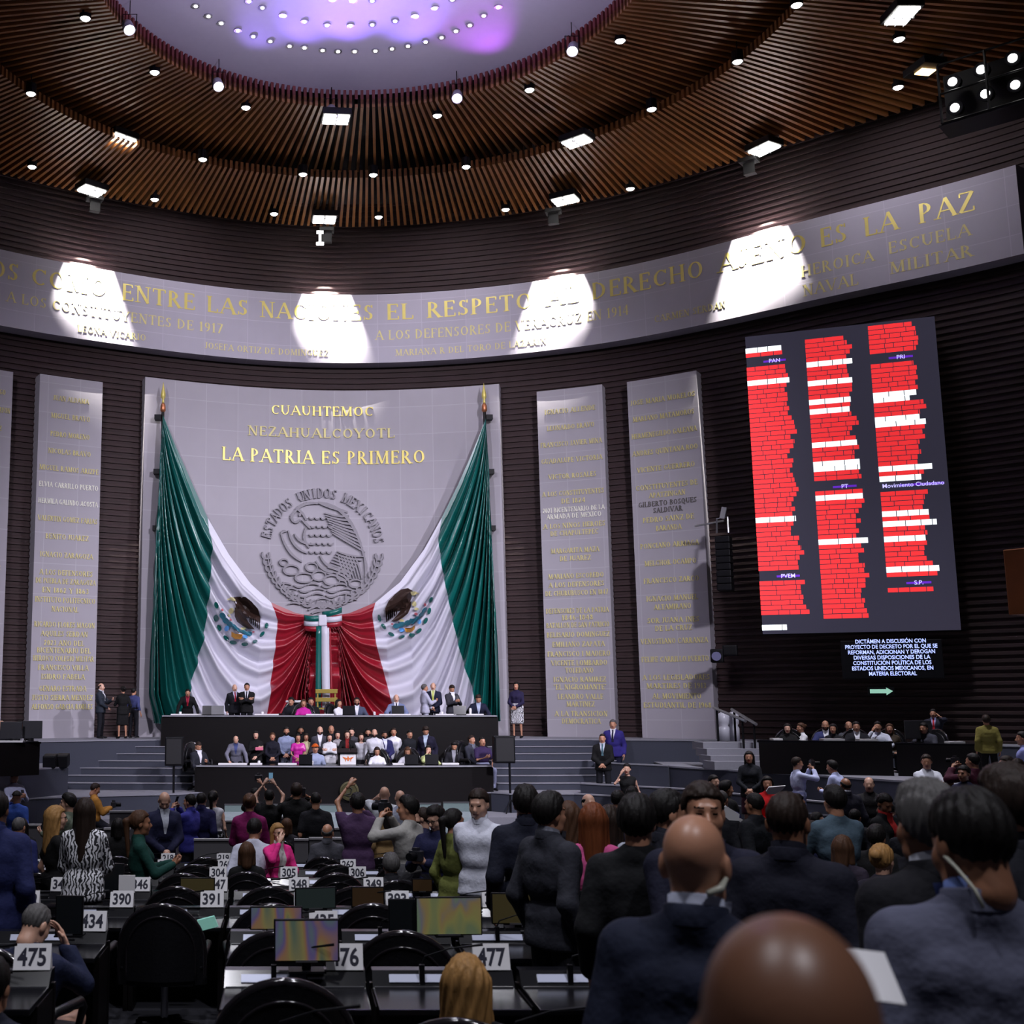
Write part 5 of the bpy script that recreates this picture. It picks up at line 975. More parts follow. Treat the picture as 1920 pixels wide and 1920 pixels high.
def cloth_mat(c, kind='cloth'):
    k = (c, kind)
    if k not in CLOTH:
        nm = '%s_%d' % (kind, len(CLOTH)); rgb = srgb(*c)
        if kind == 'hair': CLOTH[k] = mat(nm, rgb, .6, var=.45, scale=60, stretch=(1, 1, .12), bump=.3, spec=.22)
        elif kind == 'skin': CLOTH[k] = mat(nm, rgb, .40, var=.08, scale=14)
        elif kind == 'satin': CLOTH[k] = mat(nm, rgb, .3, var=.2, scale=14, bump=.3)
        elif kind == 'print': CLOTH[k] = print_mat(nm)
        else: CLOTH[k] = mat(nm, rgb, .85, var=.22, scale=9, bump=.9, spec=.25)
    return CLOTH[k]
def print_mat(nm):
    m = mat(nm, (.02, .02, .025), .8, var=.0); nt = m.node_tree; wv = nt.nodes.new('ShaderNodeTexWave'); wv.inputs['Scale'].default_value = 9; wv.inputs['Distortion'].default_value = 9; wv.inputs['Detail Scale'].default_value = 1.6
    cr = nt.nodes.new('ShaderNodeValToRGB'); cr.color_ramp.elements[0].color = (.015, .015, .02, 1); cr.color_ramp.elements[1].color = (.75, .75, .8, 1); cr.color_ramp.elements[0].position = .42; cr.color_ramp.elements[1].position = .5
    tc = nt.nodes.new('ShaderNodeTexCoord'); nt.links.new(tc.outputs['Object'], wv.inputs[0]); nt.links.new(wv.outputs['Fac'], cr.inputs[0]); nt.links.new(cr.outputs[0], nt.nodes['Principled BSDF'].inputs['Base Color']); return m
M_EYE = mat('eye_dark', (.012, .008, .006), .25); M_LIPM = mat('lips_brown', (.25, .085, .07), .5); M_LIPF = mat('lips_red', (.33, .05, .05), .45)
SK = {'l': (205, 160, 138), 'm': (178, 128, 102), 'd': (142, 98, 74), 'b': (118, 80, 60)}
HC = {'k': (20, 17, 17), 'd': (38, 27, 22), 'n': (72, 48, 33), 'g': (120, 118, 120), 's': (82, 80, 80), 'r': (104, 54, 28), 'y': (150, 112, 66), 'w': (170, 168, 168), 'o': (190, 85, 25)}
PEOPLE = []
def person(label, loc, H=1.72, yaw=0.0, pose='stand', fem=False, skin='m', hair=('short', 'k'), top=('suit', (22, 24, 32)), bot=('pants', (20, 21, 28)), arms=('down', 'down'), lean=0.0, head=(0, 0), shirt=None, tie=None, beard=False, seat=.46, res=None, roll=0.0, fat=0.0, hands=True, glasses=False, group=None, legs=None):
    """yaw: 0 faces the stage (+Y), 90 faces right, 180 faces the camera"""
    s = H/1.678; loc = Vector(loc); dist = max(loc.y, .8)
    if res is None: res = 0.011 if dist < 4.5 else .016 if dist < 9 else .024 if dist < 16 else .031
    hres = .006 if dist < 4.5 else .0085 if dist < 11 else .012 if dist < 22 else .017
    o_head = .118*s
    pz = (.94 if pose == 'stand' else seat+.085/s*s)
    pel = np.array([0, 0, (pz*s if pose == 'stand' else seat+.10*s)])
    Rt = rotx(-math.radians(lean)) @ rotz(0)
    if roll: c_, s_ = math.cos(math.radians(roll)), math.sin(math.radians(roll)); Rt = np.array([[c_, 0, s_], [0, 1, 0], [-s_, 0, c_]]) @ Rt
    tw = lambda p: pel+Rt @ (np.asarray(p, float)*s)      # trunk -> local
    cw, rc, rw_, rp, sh = (.070, .098, .085, .108, .165) if fem else (.088, .112, .102+fat*.4, .104+fat*.2, .180)
    def T(a, b, ra, rb): return (tw(a), tw(b), ra*s, rb*s)
    trunk = [T((-.075, 0, 0), (.075, 0, 0), rp, rp), T((-.05, .01+fat*.3, .17), (.05, .01+fat*.3, .17), rw_+fat*.5, rw_+fat*.5), T((-cw, .0, .315), (cw, .0, .315), rc, rc), T((-cw*.8, -.01, .22), (cw*.8, -.01, .22), rc*.94, rc*.94), T((-sh+.03, -.012, .392), (sh-.03, -.012, .392), .050, .050), T((0, -.02, .47), (-sh+.05, -.014, .40), .050, .042), T((0, -.02, .47), (sh-.05, -.014, .40), .050, .042)]
    if fem: trunk += [T((-.062, .075, .285), (-.06, .077, .285), .052, .052), T((.062, .075, .285), (.06, .077, .285), .052, .052)]
    neck = [T((0, -.022, .48), (0, .0, .60), .064 if not fem else .049, .060 if not fem else .046)]
    A = []; wr_ = []; fz_ = []
    for sd, spec in ((-1, arms[0]), (1, arms[1])):
        if isinstance(spec, str): tg, pole, pn, hp = ARM[spec]
        else: tg, pole, pn, hp = spec
        S0 = tw((sd*sh, -.01, .392)); Tg = tw((sd*tg[0], tg[1], tg[2])); pl = Rt @ np.array([sd*pole[0], pole[1], pole[2]]); pnl = Rt @ np.array([sd*pn[0], pn[1], pn[2]])
        E, Wp = ik(S0, Tg, .29*s, .255*s, pl); A.append((S0, E, Wp, pnl, hp, sd))
    Lg = []
    for sd in (-1, 1):
        hp_ = pel+np.array([sd*.088*s, 0, -.02*s])
        if pose == 'stand':
            lx = .02 if legs is None else legs; kn = np.array([sd*(.098+lx*.5)*s, .018*s, .50*s]); an = np.array([sd*(.10+lx)*s, -.01*s, .085*s])
        else: kn = np.array([sd*.12*s, .43*s, min(pel[2]+.01, .50*s+.02)]); an = np.array([sd*.12*s, .40*s, .085*s])
        Lg.append((hp_, kn, an, sd))
    k = .03*s
    legp = []
    for h_, kn, an, sd in Lg: legp += [(h_, kn, .082*s, .056*s), (kn, an, .055*s, .037*s)]
    armp = []
    for S0, E, Wp, *_r in A: armp += [(S0, E, .050*s if not fem else .041*s, .040*s if not fem else .034*s), (E, Wp, .040*s if not fem else .034*s, .028*s if not fem else .024*s)]
    base_top = top[0]; shrink = -.008*s
    foot = [(an+np.array([0, -.02*s, -.03*s]), an+np.array([sd*.02*s, .15*s, -.052*s]), .036*s, .030*s) for h_, kn, an, sd in Lg]
    body = trunk+legp+armp+neck+foot
    def bnd(L, pad): q = np.array([p for a, b, ra, rb in L for p in (a-ra, a+ra, b-rb, b+rb)]); return q.min(0)-pad, q.max(0)+pad
    lo, hi = bnd(body, res*1.5)
    V, Q = snet(lambda P: prims(P, body, shrink, k), lo, hi, res); V = list(V); F = [tuple(q) for q in Q]; MI = [0]*len(F)
    # head joins the neck
    hc = tw((0, .004, .62)); hc = hc+np.array([0, 0, 0]); Rh = Rt @ rotz(-math.radians(head[0])) @ rotx(-math.radians(head[1])) if True else None
    if abs(lean) > 0: Rh = Rt @ rotx(math.radians(lean*.55)) @ rotz(-math.radians(head[0])) @ rotx(-math.radians(head[1]))
    hv, hq = head_tpl(hres, fem); b0 = len(V); cen = hv[hq].mean(1); mi = np.zeros(len(hq), int)
    ax_ = np.abs(cen[:, 0])
    eye = (np.abs(cen[:, 2]-.003) < .0045+hres*.18) & (np.abs(ax_-.031) < .0115) & (cen[:, 1] > .06); mi[eye] = 1
    brow = (np.abs(cen[:, 2]-.0265) < .0035+hres*.12) & (ax_ > .014) & (ax_ < .048) & (cen[:, 1] > .06) & (hres < .011); mi[brow] = 3
    lip = (np.abs(cen[:, 2]+.065) < .007+hres*.2) & (ax_ < .024) & (cen[:, 1] > .075); mi[lip] = 2
    if beard: mi[(cen[:, 2] < -.038-.25*(ax_ < .02)*0) & (cen[:, 1] > .012) & (cen[:, 2] > -.125) & ~lip & ~((cen[:, 1] > .092) & (cen[:, 2] > -.05))] = 3
    V += [tuple(hc+(Rh @ p)*s) for p in hv]; F += [tuple(q+b0) for q in hq]; MI += list(mi)
    if hands:
        for S0, E, Wp, pnl, hp, sd in A:
            tv, tq = hand_tpl(.006 if dist < 9 else .0085, hp); d = Wp-E; d /= np.linalg.norm(d)
            if hp == 'flat': d = d+np.array([0, 0, .6])*abs(d[2]); d /= np.linalg.norm(d)
            n_ = pnl-d*(pnl@d); n_ /= np.linalg.norm(n_)+1e-9; x_ = -n_; z_ = -d; y_ = np.cross(z_, x_); M = np.stack([x_, y_*(1), z_], 1)
            pv = tv.copy(); fl = False
            # thumb: towards the body's front / up
            if sd < 0: pv = pv*np.array([1, -1, 1]); fl = True
            b0 = len(V); V += [tuple(Wp+(M @ p)*s) for p in pv]; F += [tuple((q[::-1] if fl else q)+b0) for q in tq]; MI += [0]*len(tq)
    hs, hcol = hair
    skm = cloth_mat(SK[skin], 'skin'); hm = cloth_mat(HC[hcol], 'hair')
    ob = pydata('person', V, F, [skm, M_EYE, M_LIPF if fem else M_LIPM, hm], None, loc, (0, 0, -math.radians(yaw)), True, MI)
    tag(ob, label, 'person', group)
    if hs != 'bald':
        hv2, hq2 = hair_tpl(hs if hs != 'hat' else 'cap', hres); vv = [tuple(hc+(Rh @ p)*s) for p in hv2]
        pydata('hair' if hs not in ('cap', 'hat') else 'cap', vv, hq2, hm, ob, smooth=True)
        if hs == 'hat': hv3, hq3 = hair_tpl('short', hres); pydata('hair', [tuple(hc+(Rh @ p)*s) for p in hv3], hq3, cloth_mat(HC['d'], 'hair'), ob, smooth=True)
    # upper garment
    kind, tc = top[0], top[1]; inf = {'suit': .020, 'jacket': .022, 'sweater': .016, 'blouse': .014, 'dress': .011}.get(kind, .012)*s
    tm = cloth_mat(tc, 'satin' if len(top) > 2 and top[2] == 'satin' else 'print' if kind == 'print' else 'cloth')
    if kind in ('suit', 'jacket', 'blouse', 'print') : hem = -.17 if pose == 'stand' else -.04
    elif kind == 'dress': hem = -.2
    else: hem = -.03 if pose == 'stand' else -.01
    if kind == 'polo': hem = -.12
    sl = {'tee': .55, 'polo': .6, 'sleeveless': 0, 'dress': .35}.get(kind, 2)
    G = [t for t in trunk]
    if kind in ('suit', 'jacket', 'blouse', 'print', 'polo'): G.append(T((-.075, 0, -.12), (.075, 0, -.12), rp+.012, rp+.012))
    if kind == 'suit' and not fem: G.append(T((-sh+.01, -.015, .398), (sh-.01, -.015, .398), .047, .047))
    for i, (S0, E, Wp, *_r) in enumerate(A):
        pa, pb = armp[2*i], armp[2*i+1]
        if sl >= 1: G += [pa, (E, E+(Wp-E)*.93, pb[2], pb[3]+.004*s)]
        elif sl > 0: G.append((S0, S0+(E-S0)*(sl+.2), pa[2]+.004, pa[3]+.012*s))
    Ri = np.linalg.inv(Rt); top_z = .525 if kind not in ('sleeveless', 'dress') else .47
    def gar(P):
        d = prims(P, G, inf, k); q = (P-pel) @ Ri.T/s
        d = np.maximum(d, (hem-q[:, 2])*s); d = np.maximum(d, (q[:, 2]-top_z)*s)
        if kind == 'dress': d = np.maximum(d, -(np.hypot(q[:, 0], (q[:, 2]-.50)*1.2)-.085)*s)
        return d
    lo, hi = bnd(G, res*1.5+inf); gv, gq = snet(gar, lo, hi, res)
    pydata({'suit': 'suit_jacket', 'jacket': 'jacket', 'print': 'blouse', 'polo': 'polo_shirt', 'tee': 'shirt', 'sleeveless': 'top'}.get(kind, kind), gv, gq, tm, ob, smooth=True)
    # lower garment
    bk, bc = bot[0], bot[1]; bm_ = cloth_mat(bc, 'print' if len(bot) > 2 else 'cloth')
    if bk == 'pants':
        B = [trunk[0], T((-.06, 0, .06), (.06, 0, .06), rp*.97, rp*.97)]; wz = -.045 if kind in ('suit', 'jacket', 'blouse', 'print', 'polo') and pose == 'stand' else .02 if kind in ('suit', 'jacket', 'blouse', 'print', 'polo') else .085
        for h_, kn, an, sd in Lg: B += [(h_, kn, .086*s, .064*s), (kn, an, .062*s, .050*s)]
        bf = lambda P: np.maximum(np.maximum(prims(P, B, .009*s, k), .055*s-P[:, 2]), ((P-pel) @ Ri.T/s)[:, 2]*s-wz*s)
    else:
        kn = (Lg[0][1]+Lg[1][1])/2; B = [trunk[0], T((-.05, 0, .08), (.05, 0, .08), rp*.95, rp*.95)]; wz = -.06 if kind in ('suit', 'jacket', 'blouse', 'print', 'dress') else .10
        for h_, kn, an, sd in Lg: B += [(h_, kn+(an-kn)*.12, .096*s, .082*s)]
        B += [((Lg[0][0]+Lg[1][0])/2, (Lg[0][1]+Lg[1][1])/2, .10*s, .085*s)]; kz = Lg[0][1][2]
        bf = lambda P: np.maximum(np.maximum(prims(P, B, .012*s, k), kz-.06*s-P[:, 2]), ((P-pel) @ Ri.T/s)[:, 2]*s-wz*s)
    lo, hi = bnd(B, res*1.5+.03); bv, bq = snet(bf, lo, hi, res)
    pydata('trousers' if bk == 'pants' else 'skirt', bv, bq, bm_, ob, smooth=True)
    for h_, kn, an, sd in Lg:
        mb = MB(); f0 = (an+np.array([0, -.03*s, -.028*s]), an+np.array([sd*.02*s, .16*s, -.05*s]), .043*s, .034*s)
        sv, sq = snet(lambda P: np.maximum(rcone(P, *f0), an[2]-.083*s-P[:, 2]), *bnd([f0], .04), max(res, .014)); pydata('shoe', sv, sq, M_LEATHER if not fem else M_BLACK, ob, smooth=True)
    # shirt front, tie, collar laid on the chest
    def front(z, x):
        y = np.full(np.shape(x), .32); ps = lambda yy: (np.stack([x, yy, z], -1)*s) @ Rt.T+pel
        for _ in range(26): y = y-np.maximum(gar(ps(y))/s, .0)*.8
        return np.maximum(y, .058)
    if shirt:
        n = 9; v = []; f = []
        zz = np.linspace(.52, .20 if kind == 'suit' else .05, 12)
        for z in zz:
            hw = .012+.060*(z-.20)/.32 if kind == 'suit' else .05
            xs = np.linspace(-hw, hw, n); y = front(np.full(n, z), xs)+.006; v += [tuple(tw((x, yy, z))) for x, yy in zip(xs, y)]
        for j in range(11):
            for i in range(n-1): f.append((j*n+i, (j+1)*n+i, (j+1)*n+i+1, j*n+i+1))
        pydata('shirt_front', v, f, cloth_mat(shirt), ob, smooth=True)
        if tie:
            v = []; f = []
            for z in zz[1:]:
                hw = .017+.010*(.5-z)/.3; xs = np.linspace(-hw, hw, 3); y = front(np.full(3, z), xs)+.014; v += [tuple(tw((x, yy, z))) for x, yy in zip(xs, y)]
            for j in range(10):
                for i in range(2): f.append((j*3+i, (j+1)*3+i, (j+1)*3+i+1, j*3+i+1))
            pydata('tie', v, f, cloth_mat(tie), ob, smooth=True)
    if shirt or kind in ('suit', 'polo'):
        v = []; f = []; n = 20
        for z, r, dy in ((.490, .070, -.014), (.548, .068, -.012), (.551, .062, -.012)):
            for i in range(n): a = 2*PI*i/n; v.append(tuple(tw((r*math.sin(a), r*math.cos(a)+dy, z-.02*math.cos(a)-.012))))
        for j in range(2):
            for i in range(n): l = (i+1) % n; f.append((j*n+i, j*n+l, (j+1)*n+l, (j+1)*n+i))
        pydata('collar', v, f, cloth_mat(shirt or tc), ob, smooth=True)
        if kind == 'suit':
            v = []; f = []
            for z, r, dy in ((.468, .080, -.020), (.515, .079, -.018), (.520, .072, -.018), (.50, .07, -.018)):
                for i in range(15): a = PI*.42+2*PI*.58*i/14; v.append(tuple(tw((r*math.sin(a), r*math.cos(a)+dy, z-.012*math.cos(a)))))
            for j in range(3):
                for i in range(14): f.append((j*15+i, j*15+i+1, (j+1)*15+i+1, (j+1)*15+i))
            pydata('jacket_collar', v, f, tm, ob, smooth=True)
    if glasses:
        mb = MB()
        for sx in (-1, 1):
            mb.tube([tuple(hc+(Rh @ np.array([sx*.032+.021*math.cos(t), .094-.10*abs(.021*math.cos(t)+sx*.0)*0, .004+.017*math.sin(t)]))*s) for t in [i*2*PI/10 for i in range(10)]], .0028*s, 5, closed=True); mb.tube([tuple(hc+(Rh @ np.array(q))*s) for q in ((sx*.053, .092, .008), (sx*.078, .0, .012))], .0025*s, 5)
        mb.tube([tuple(hc+(Rh @ np.array(q))*s) for q in ((-.012, .096, .008), (.012, .096, .008))], .0028*s, 5); mb.out('glasses', M_BLACK, ob)
    ob['_t'] = 0; del ob['_t']
    Mw = Matrix.Translation(loc) @ Matrix.Rotation(-math.radians(yaw), 4, 'Z')
    info = {'o': ob, 'hand': [], 'head': Mw @ Vector(hc), 's': s, 'Rh': Rh, 'Mw': Mw}
    for S0, E, Wp, pnl, hp, sd in A: d = (Wp-E)/np.linalg.norm(Wp-E); info['hand'].append((Mw @ Vector(Wp+d*.085*s+pnl/np.linalg.norm(pnl)*.03*s), Mw.to_3x3() @ Vector(d)))
    PEOPLE.append(info); return info
def lane(u, Y):
    X = (u-CX)/FPX*Y
    if not 4 < Y < 19.5 or 2.35 < X < 3.3: return Y
    best = None
    for i in range(3, len(YR)):
        lo, hi = YR[i-1]+.38, YR[i]-.82; y = min(max(Y, lo), hi)
        if best is None or abs(y-Y) < abs(best-Y): best = y
    if abs(Y-(YR[-1]+.4)) < abs(best-Y): best = YR[-1]+.45
    return best
SEATED = []; STANDING = []; SPOTS = []
def free(u, v, Y, wid=.46):
    lim = .6 if Y > 33 else .95
    for o_ in (0, .2, -.2, .4, -.4, .6, -.6, .8, -.8, .95):
        if abs(o_) > lim: continue
        y = lane(u, Y+o_); x = at(u, v, y).x
        if all(((x-a_)/wid)**2+((y-b_)/.34)**2 >= 1 for a_, b_ in SPOTS): break
    else: y = lane(u, Y); x = at(u, v, y).x; print('CROWDED', u, v, Y)
    SPOTS.append((x, y)); return y
def stand(u, v, Y, fl, label, **k):
    """head top at photo pixel (u, v), Y metres down the hall, feet on floor height fl"""
    Y0_ = Y
    k['yaw'] = k.get('yaw', 0)+math.degrees(math.atan((u-CX)/FPX)); Y = free(u, v, Y); fl = fz(Y)+(fl-fz(Y0_)) if abs(fl-fz(Y0_)) < .5 and Y0_ < 19.4 else fl
    p = at(u, v, Y); H = min(1.93, max(1.5, p.z-fl+.0)); ln = k.get('lean', 0); yaw = math.radians(k.get('yaw', 0))
    up = .0
    if ln: c_ = math.cos(math.radians(ln)); H = min(1.93, max(1.5, (p.z-fl)/(.56+.44*c_))); off = math.sin(math.radians(ln))*.72*H/1.678; p.x -= math.sin(yaw)*off; p.y -= math.cos(yaw)*off
    q = person(label, (p.x, p.y, fl), H=H, **k); STANDING.append(q); return q
def sit(u, v, Y, fl, label, **k):
    k['yaw'] = k.get('yaw', 0)+math.degrees(math.atan((u-CX)/FPX)); Y0_ = Y; Y = free(u, v, Y); fl = fz(Y) if abs(fl-fz(Y0_)) < .01 and Y0_ < 19.4 else fl
    p = at(u, v, Y); ln = k.get('lean', 0); H = k.pop('H', 1.62 if k.get('fem') else 1.74); s = H/1.678; c_ = math.cos(math.radians(ln)); seat = p.z-fl-(.1+.738*c_)*s; yaw = math.radians(k.get('yaw', 0)); off = math.sin(math.radians(ln))*.74*s; p.x -= math.sin(yaw)*off; p.y -= math.cos(yaw)*off
    k['seat'] = max(.34, min(seat, .72)); q = person(label, (p.x, p.y, fl), H=H, pose='sit', **k); SEATED.append((q, label, fl)); return q
DK = (22, 23, 30); NV = (24, 27, 48); BK = (15, 15, 17); WH = (222, 222, 232); GY = (92, 94, 108); CH = (38, 39, 48)
# ---------------- upper rostrum (behind the long upper desk)
U = Z_STAGE
stand(352, 1296, 37.4, U, 'man in dark suit and red tie leaning on spread arms, left end of upper rostrum', yaw=180, lean=22, top=('suit', BK), shirt=(150, 50, 70), tie=(140, 20, 40), arms=('wide', 'wide'))
stand(440, 1283, 37.2, U, 'bald man in dark suit with red tie and lanyard, standing before the white cloth', yaw=170, hair=('bald', 'k'), skin='l', shirt=(200, 200, 225), tie=(150, 25, 45), top=('suit', DK))
stand(463, 1281, 37.1, U, 'man in black suit with crossed arms beside the bald one on the upper rostrum', yaw=185, shirt=WH, top=('suit', BK), arms=('cross', 'cross'), tie=(30, 30, 40))
sit(569, 1312, 36.95, U, 'seated woman in bright magenta jacket on the upper rostrum', yaw=180, fem=True, hair=('bob', 'n'), top=('blouse', (190, 40, 150)), arms=('desk2', 'desk2'))
sit(546, 1310, 37.9, U, 'dark-haired person seated behind the magenta jacket, to the left', yaw=200, hair=('thick', 'k'), top=('suit', DK), arms=('lap', 'lap'))
sit(583, 1308, 37.8, U, 'man in dark suit seated behind the magenta jacket, to the right', yaw=180, hair=('short', 'k'), top=('suit', BK), arms=('lap', 'lap'))
sit(635, 1312, 37.0, U, 'seated woman in white blouse turned to the right, beside the gilt stand', yaw=130, fem=True, hair=('long', 'k'), top=('blouse', WH), arms=('desk2', 'desk2'))
sit(669, 1310, 37.0, U, 'seated man in grey-blue suit with glasses and white shirt, right of the ribbon', yaw=180, top=('suit', (70, 78, 100)), shirt=WH, glasses=True, arms=('desk', 'desk'), beard=True)
sit(743, 1302, 37.0, U, 'man in pale blue-grey suit with dark tie behind a laptop on the upper rostrum', yaw=180, top=('suit', (110, 120, 155)), shirt=WH, tie=(25, 25, 35), hair=('thin', 's'), arms=('desk', 'desk'), skin='l')
stand(796, 1283, 37.0, U, 'grey-haired man in pale suit turned right on the upper rostrum', yaw=75, top=('suit', (175, 175, 195)), bot=('pants', (165, 165, 185)), hair=('short', 's'), arms=('front', 'phone'))
stand(812, 1280, 37.2, U, 'balding man in navy suit with yellow-green tie facing the hall, upper rostrum', yaw=185, top=('suit', NV), shirt=(200, 205, 170), tie=(180, 190, 90), hair=('thin', 'd'), skin='l', arms=('front', 'down'))
stand(847, 1285, 37.2, U, 'man in dark grey suit with lanyard reading his phone, upper rostrum', yaw=150, top=('suit', (48, 48, 56)), shirt=WH, arms=('phone', 'phone'), head=(10, 25), hair=('thick', 'd'))
sit(897, 1303, 37.2, U, 'man in navy suit bent over writing, right end of the upper rostrum', yaw=175, lean=18, top=('suit', NV), shirt=(170, 180, 205), hair=('short', 'd'), arms=('desk', 'desk2'), head=(0, 25))
# ---------------- beside the panels
stand(190, 1281, 37.0, U, 'balding man in dark suit and open white shirt, between the narrow panel and the flag', yaw=110, top=('suit', (40, 46, 56)), shirt=WH, arms=('phone', 'front'), hair=('thin', 'k'), skin='l')
stand(231, 1287, 36.7, U, 'woman in plain black dress seen from behind, left of the flag', yaw=-20, fem=True, hair=('bun', 'k'), top=('blouse', BK), bot=('skirt', BK), arms=('phone', 'down'))
stand(251, 1292, 37.6, U, 'man in blue shirt half hidden by the edge of the central panel', yaw=30, top=('shirt', (60, 66, 110)), hair=('short', 'k'))
stand(968, 1279, 37.4, U, 'woman in navy top and patterned skirt standing right of the flag', yaw=200, fem=True, hair=('long', 'k'), top=('sweater', (35, 30, 60)), bot=('skirt', (90, 90, 100), 1), arms=('front', 'front'))
stand(1149, 1349, 35.6, Z_LAND-.05, 'man in bright blue suit and white shirt standing on the right parapet steps', yaw=190, top=('suit', (45, 38, 110)), shirt=WH, tie=(30, 30, 50), hair=('short', 's'), bot=('pants', (20, 22, 45)))
stand(1129, 1376, 34.0, Z_LAND-.3, 'man in black suit with clasped hands just before the blue suit on the right', yaw=185, top=('suit', BK), shirt=(190, 195, 210), tie=(70, 100, 110), hair=('buzz', 'd'), arms=('front', 'front'))
stand(1175, 1432, 31.0, .0, 'woman in sleeveless black top holding her hand to her face, by the lower right parapet', yaw=190, fem=True, top=('sleeveless', BK), hair=('bun', 'k'), arms=('down', 'face'), skin='l', bot=('pants', BK))
# ---------------- lower rostrum
L0 = Z_LAND
sit(372, 1391, 34.3, L0, 'man in dark suit seated sideways looking at his phone, left end of the lower rostrum', yaw=150, top=('suit', (34, 36, 44)), shirt=WH, hair=('buzz', 'd'), arms=('phone', 'lap'), head=(0, 30))
stand(442, 1386, 34.5, L0, 'man in light grey suit leaning over large white sheets, lower rostrum', yaw=185, lean=24, top=('suit', (112, 112, 128)), shirt=(70, 80, 130), hair=('thin', 's'), arms=('wide', 'desk'), head=(0, 25), skin='l')
stand(480, 1371, 34.9, L0, 'dark-haired woman in black holding a pink folder, lower rostrum', yaw=185, fem=True, top=('blouse', BK), bot=('skirt', BK), hair=('long', 'k'), arms=('front', 'cross'), skin='l')
stand(511, 1374, 34.9, L0, 'woman in plain black dress with hands clasped, lower rostrum', yaw=180, fem=True, top=('blouse', (20, 20, 32)), bot=('skirt', BK), hair=('bun', 'n'), arms=('front', 'front'))
stand(537, 1363, 34.9, L0, 'bearded man in pale blue-grey shirt, left of the group on the lower rostrum', yaw=180, top=('shirt', (135, 145, 175)), beard=True, arms=('front', 'front'), bot=('pants', (90, 95, 110)))
stand(564, 1362, 35.5, L0, 'bearded man in dark clothes behind the magenta satin dress', yaw=180, top=('suit', BK), beard=True, skin='d')
stand(559, 1382, 34.7, L0, 'woman in magenta satin dress with hands clasped, lower rostrum', yaw=180, fem=True, top=('dress', (190, 40, 150), 'satin'), bot=('skirt', (170, 35, 135)), hair=('long', 'k'), arms=('front', 'front'))
stand(574, 1379, 34.95, L0, 'woman in pale yellow blouse right behind the magenta satin dress', yaw=175, fem=True, top=('blouse', (215, 205, 165)), hair=('bob', 'd'))
stand(583, 1364, 35.5, L0, 'man with dark glasses and black shirt in the back row of the group', yaw=180, top=('shirt', (25, 25, 28)), glasses=True, beard=True)
stand(600, 1362, 35.1, L0, 'bald bearded man in grey vest and open white shirt, lower rostrum', yaw=180, top=('suit', (62, 62, 70)), shirt=WH, hair=('bald', 'd'), beard=True, skin='l')
stand(621, 1360, 35.6, L0, 'bald man at the back behind the woman in white, lower rostrum', yaw=180, top=('suit', DK), hair=('bald', 'd'))
stand(618, 1376, 34.9, L0, 'young woman in white top with folded arms left of the lectern', yaw=180, fem=True, top=('blouse', (205, 205, 212)), hair=('straight', 'k'), arms=('cross', 'cross'), skin='l')
stand(633, 1371, 35.3, L0, 'dark-haired woman peeping between the white top and the lectern speaker', yaw=180, fem=True, top=('blouse', (165, 160, 165)), hair=('long', 'k'), skin='l')
sit(591, 1395, 34.4, L0, 'seated man in pale blue shirt wearing an orange-brown hat', yaw=180, hair=('hat', 'o'), top=('shirt', (150, 160, 190)), arms=('desk2', 'desk2'))
stand(651, 1370, 34.7, L0, 'woman in black jacket and red top speaking at the lectern', yaw=180, fem=True, top=('blouse', BK), shirt=(120, 30, 30), hair=('bob', 'd'), arms=('desk2', 'desk2'), skin='l')
stand(659, 1365, 35.4, L0, 'man behind the lectern speaker, pale face above her shoulder', yaw=180, top=('suit', (60, 60, 66)), skin='l')
stand(677, 1375, 34.8, L0, 'woman in white strapless top with long hair, right of the lectern', yaw=170, fem=True, top=('dress', (190, 190, 198)), bot=('skirt', (20, 18, 25)), hair=('straight', 'd'), skin='l')
stand(675, 1364, 35.6, L0, 'dark-haired man at the back right of the lectern', yaw=180, top=('suit', DK), skin='l')
stand(690, 1366, 35.2, L0, 'bearded man in dark shirt between the strapless top and the bald man', yaw=180, top=('shirt', (60, 60, 64)), beard=True)
stand(702, 1367, 35.1, L0, 'bald man with black beard and white shirt, right half of the group', yaw=180, top=('shirt', (205, 205, 215)), hair=('bald', 'k'), beard=True, skin='l')
stand(721, 1371, 34.9, L0, 'man in navy jacket and white shirt gesturing with both hands, lower rostrum', yaw=165, top=('suit', (38, 38, 82)), shirt=(205, 208, 225), arms=('front', 'front'), skin='d', beard=True)
stand(738, 1365, 35.5, L0, 'short-haired woman in white at the back, right end of the group', yaw=180, fem=True, top=('blouse', WH), hair=('short', 'd'))
stand(768, 1369, 35.0, L0, 'man in black leather jacket turned right, lower rostrum', yaw=140, top=('jacket', (22, 24, 30)), head=(20, 10))
stand(798, 1363, 34.9, L0, 'man in dark navy suit bending down to the left, lower rostrum', yaw=195, lean=10, top=('suit', (28, 26, 46)), shirt=(185, 200, 220), head=(-20, 25), hair=('thick', 'd'))
sit(707, 1402, 34.35, L0, 'seated woman in white blouse reading her phone on the lower rostrum', yaw=180, fem=True, top=('blouse', WH), hair=('bob', 'd'), arms=('desk2', 'desk2'), head=(0, 15))
sit(764, 1402, 34.35, L0, 'seated woman with long hair in white and dark jacket, looking down', yaw=185, fem=True, top=('blouse', (185, 185, 195)), hair=('long', 'n'), arms=('desk2', 'desk'), head=(-5, 25))
sit(803, 1398, 34.35, L0, 'seated woman in pale lime jacket resting her cheek on her hand', yaw=165, fem=True, top=('blouse', (195, 205, 140)), hair=('bob', 'k'), arms=('desk', 'face'), skin='l')
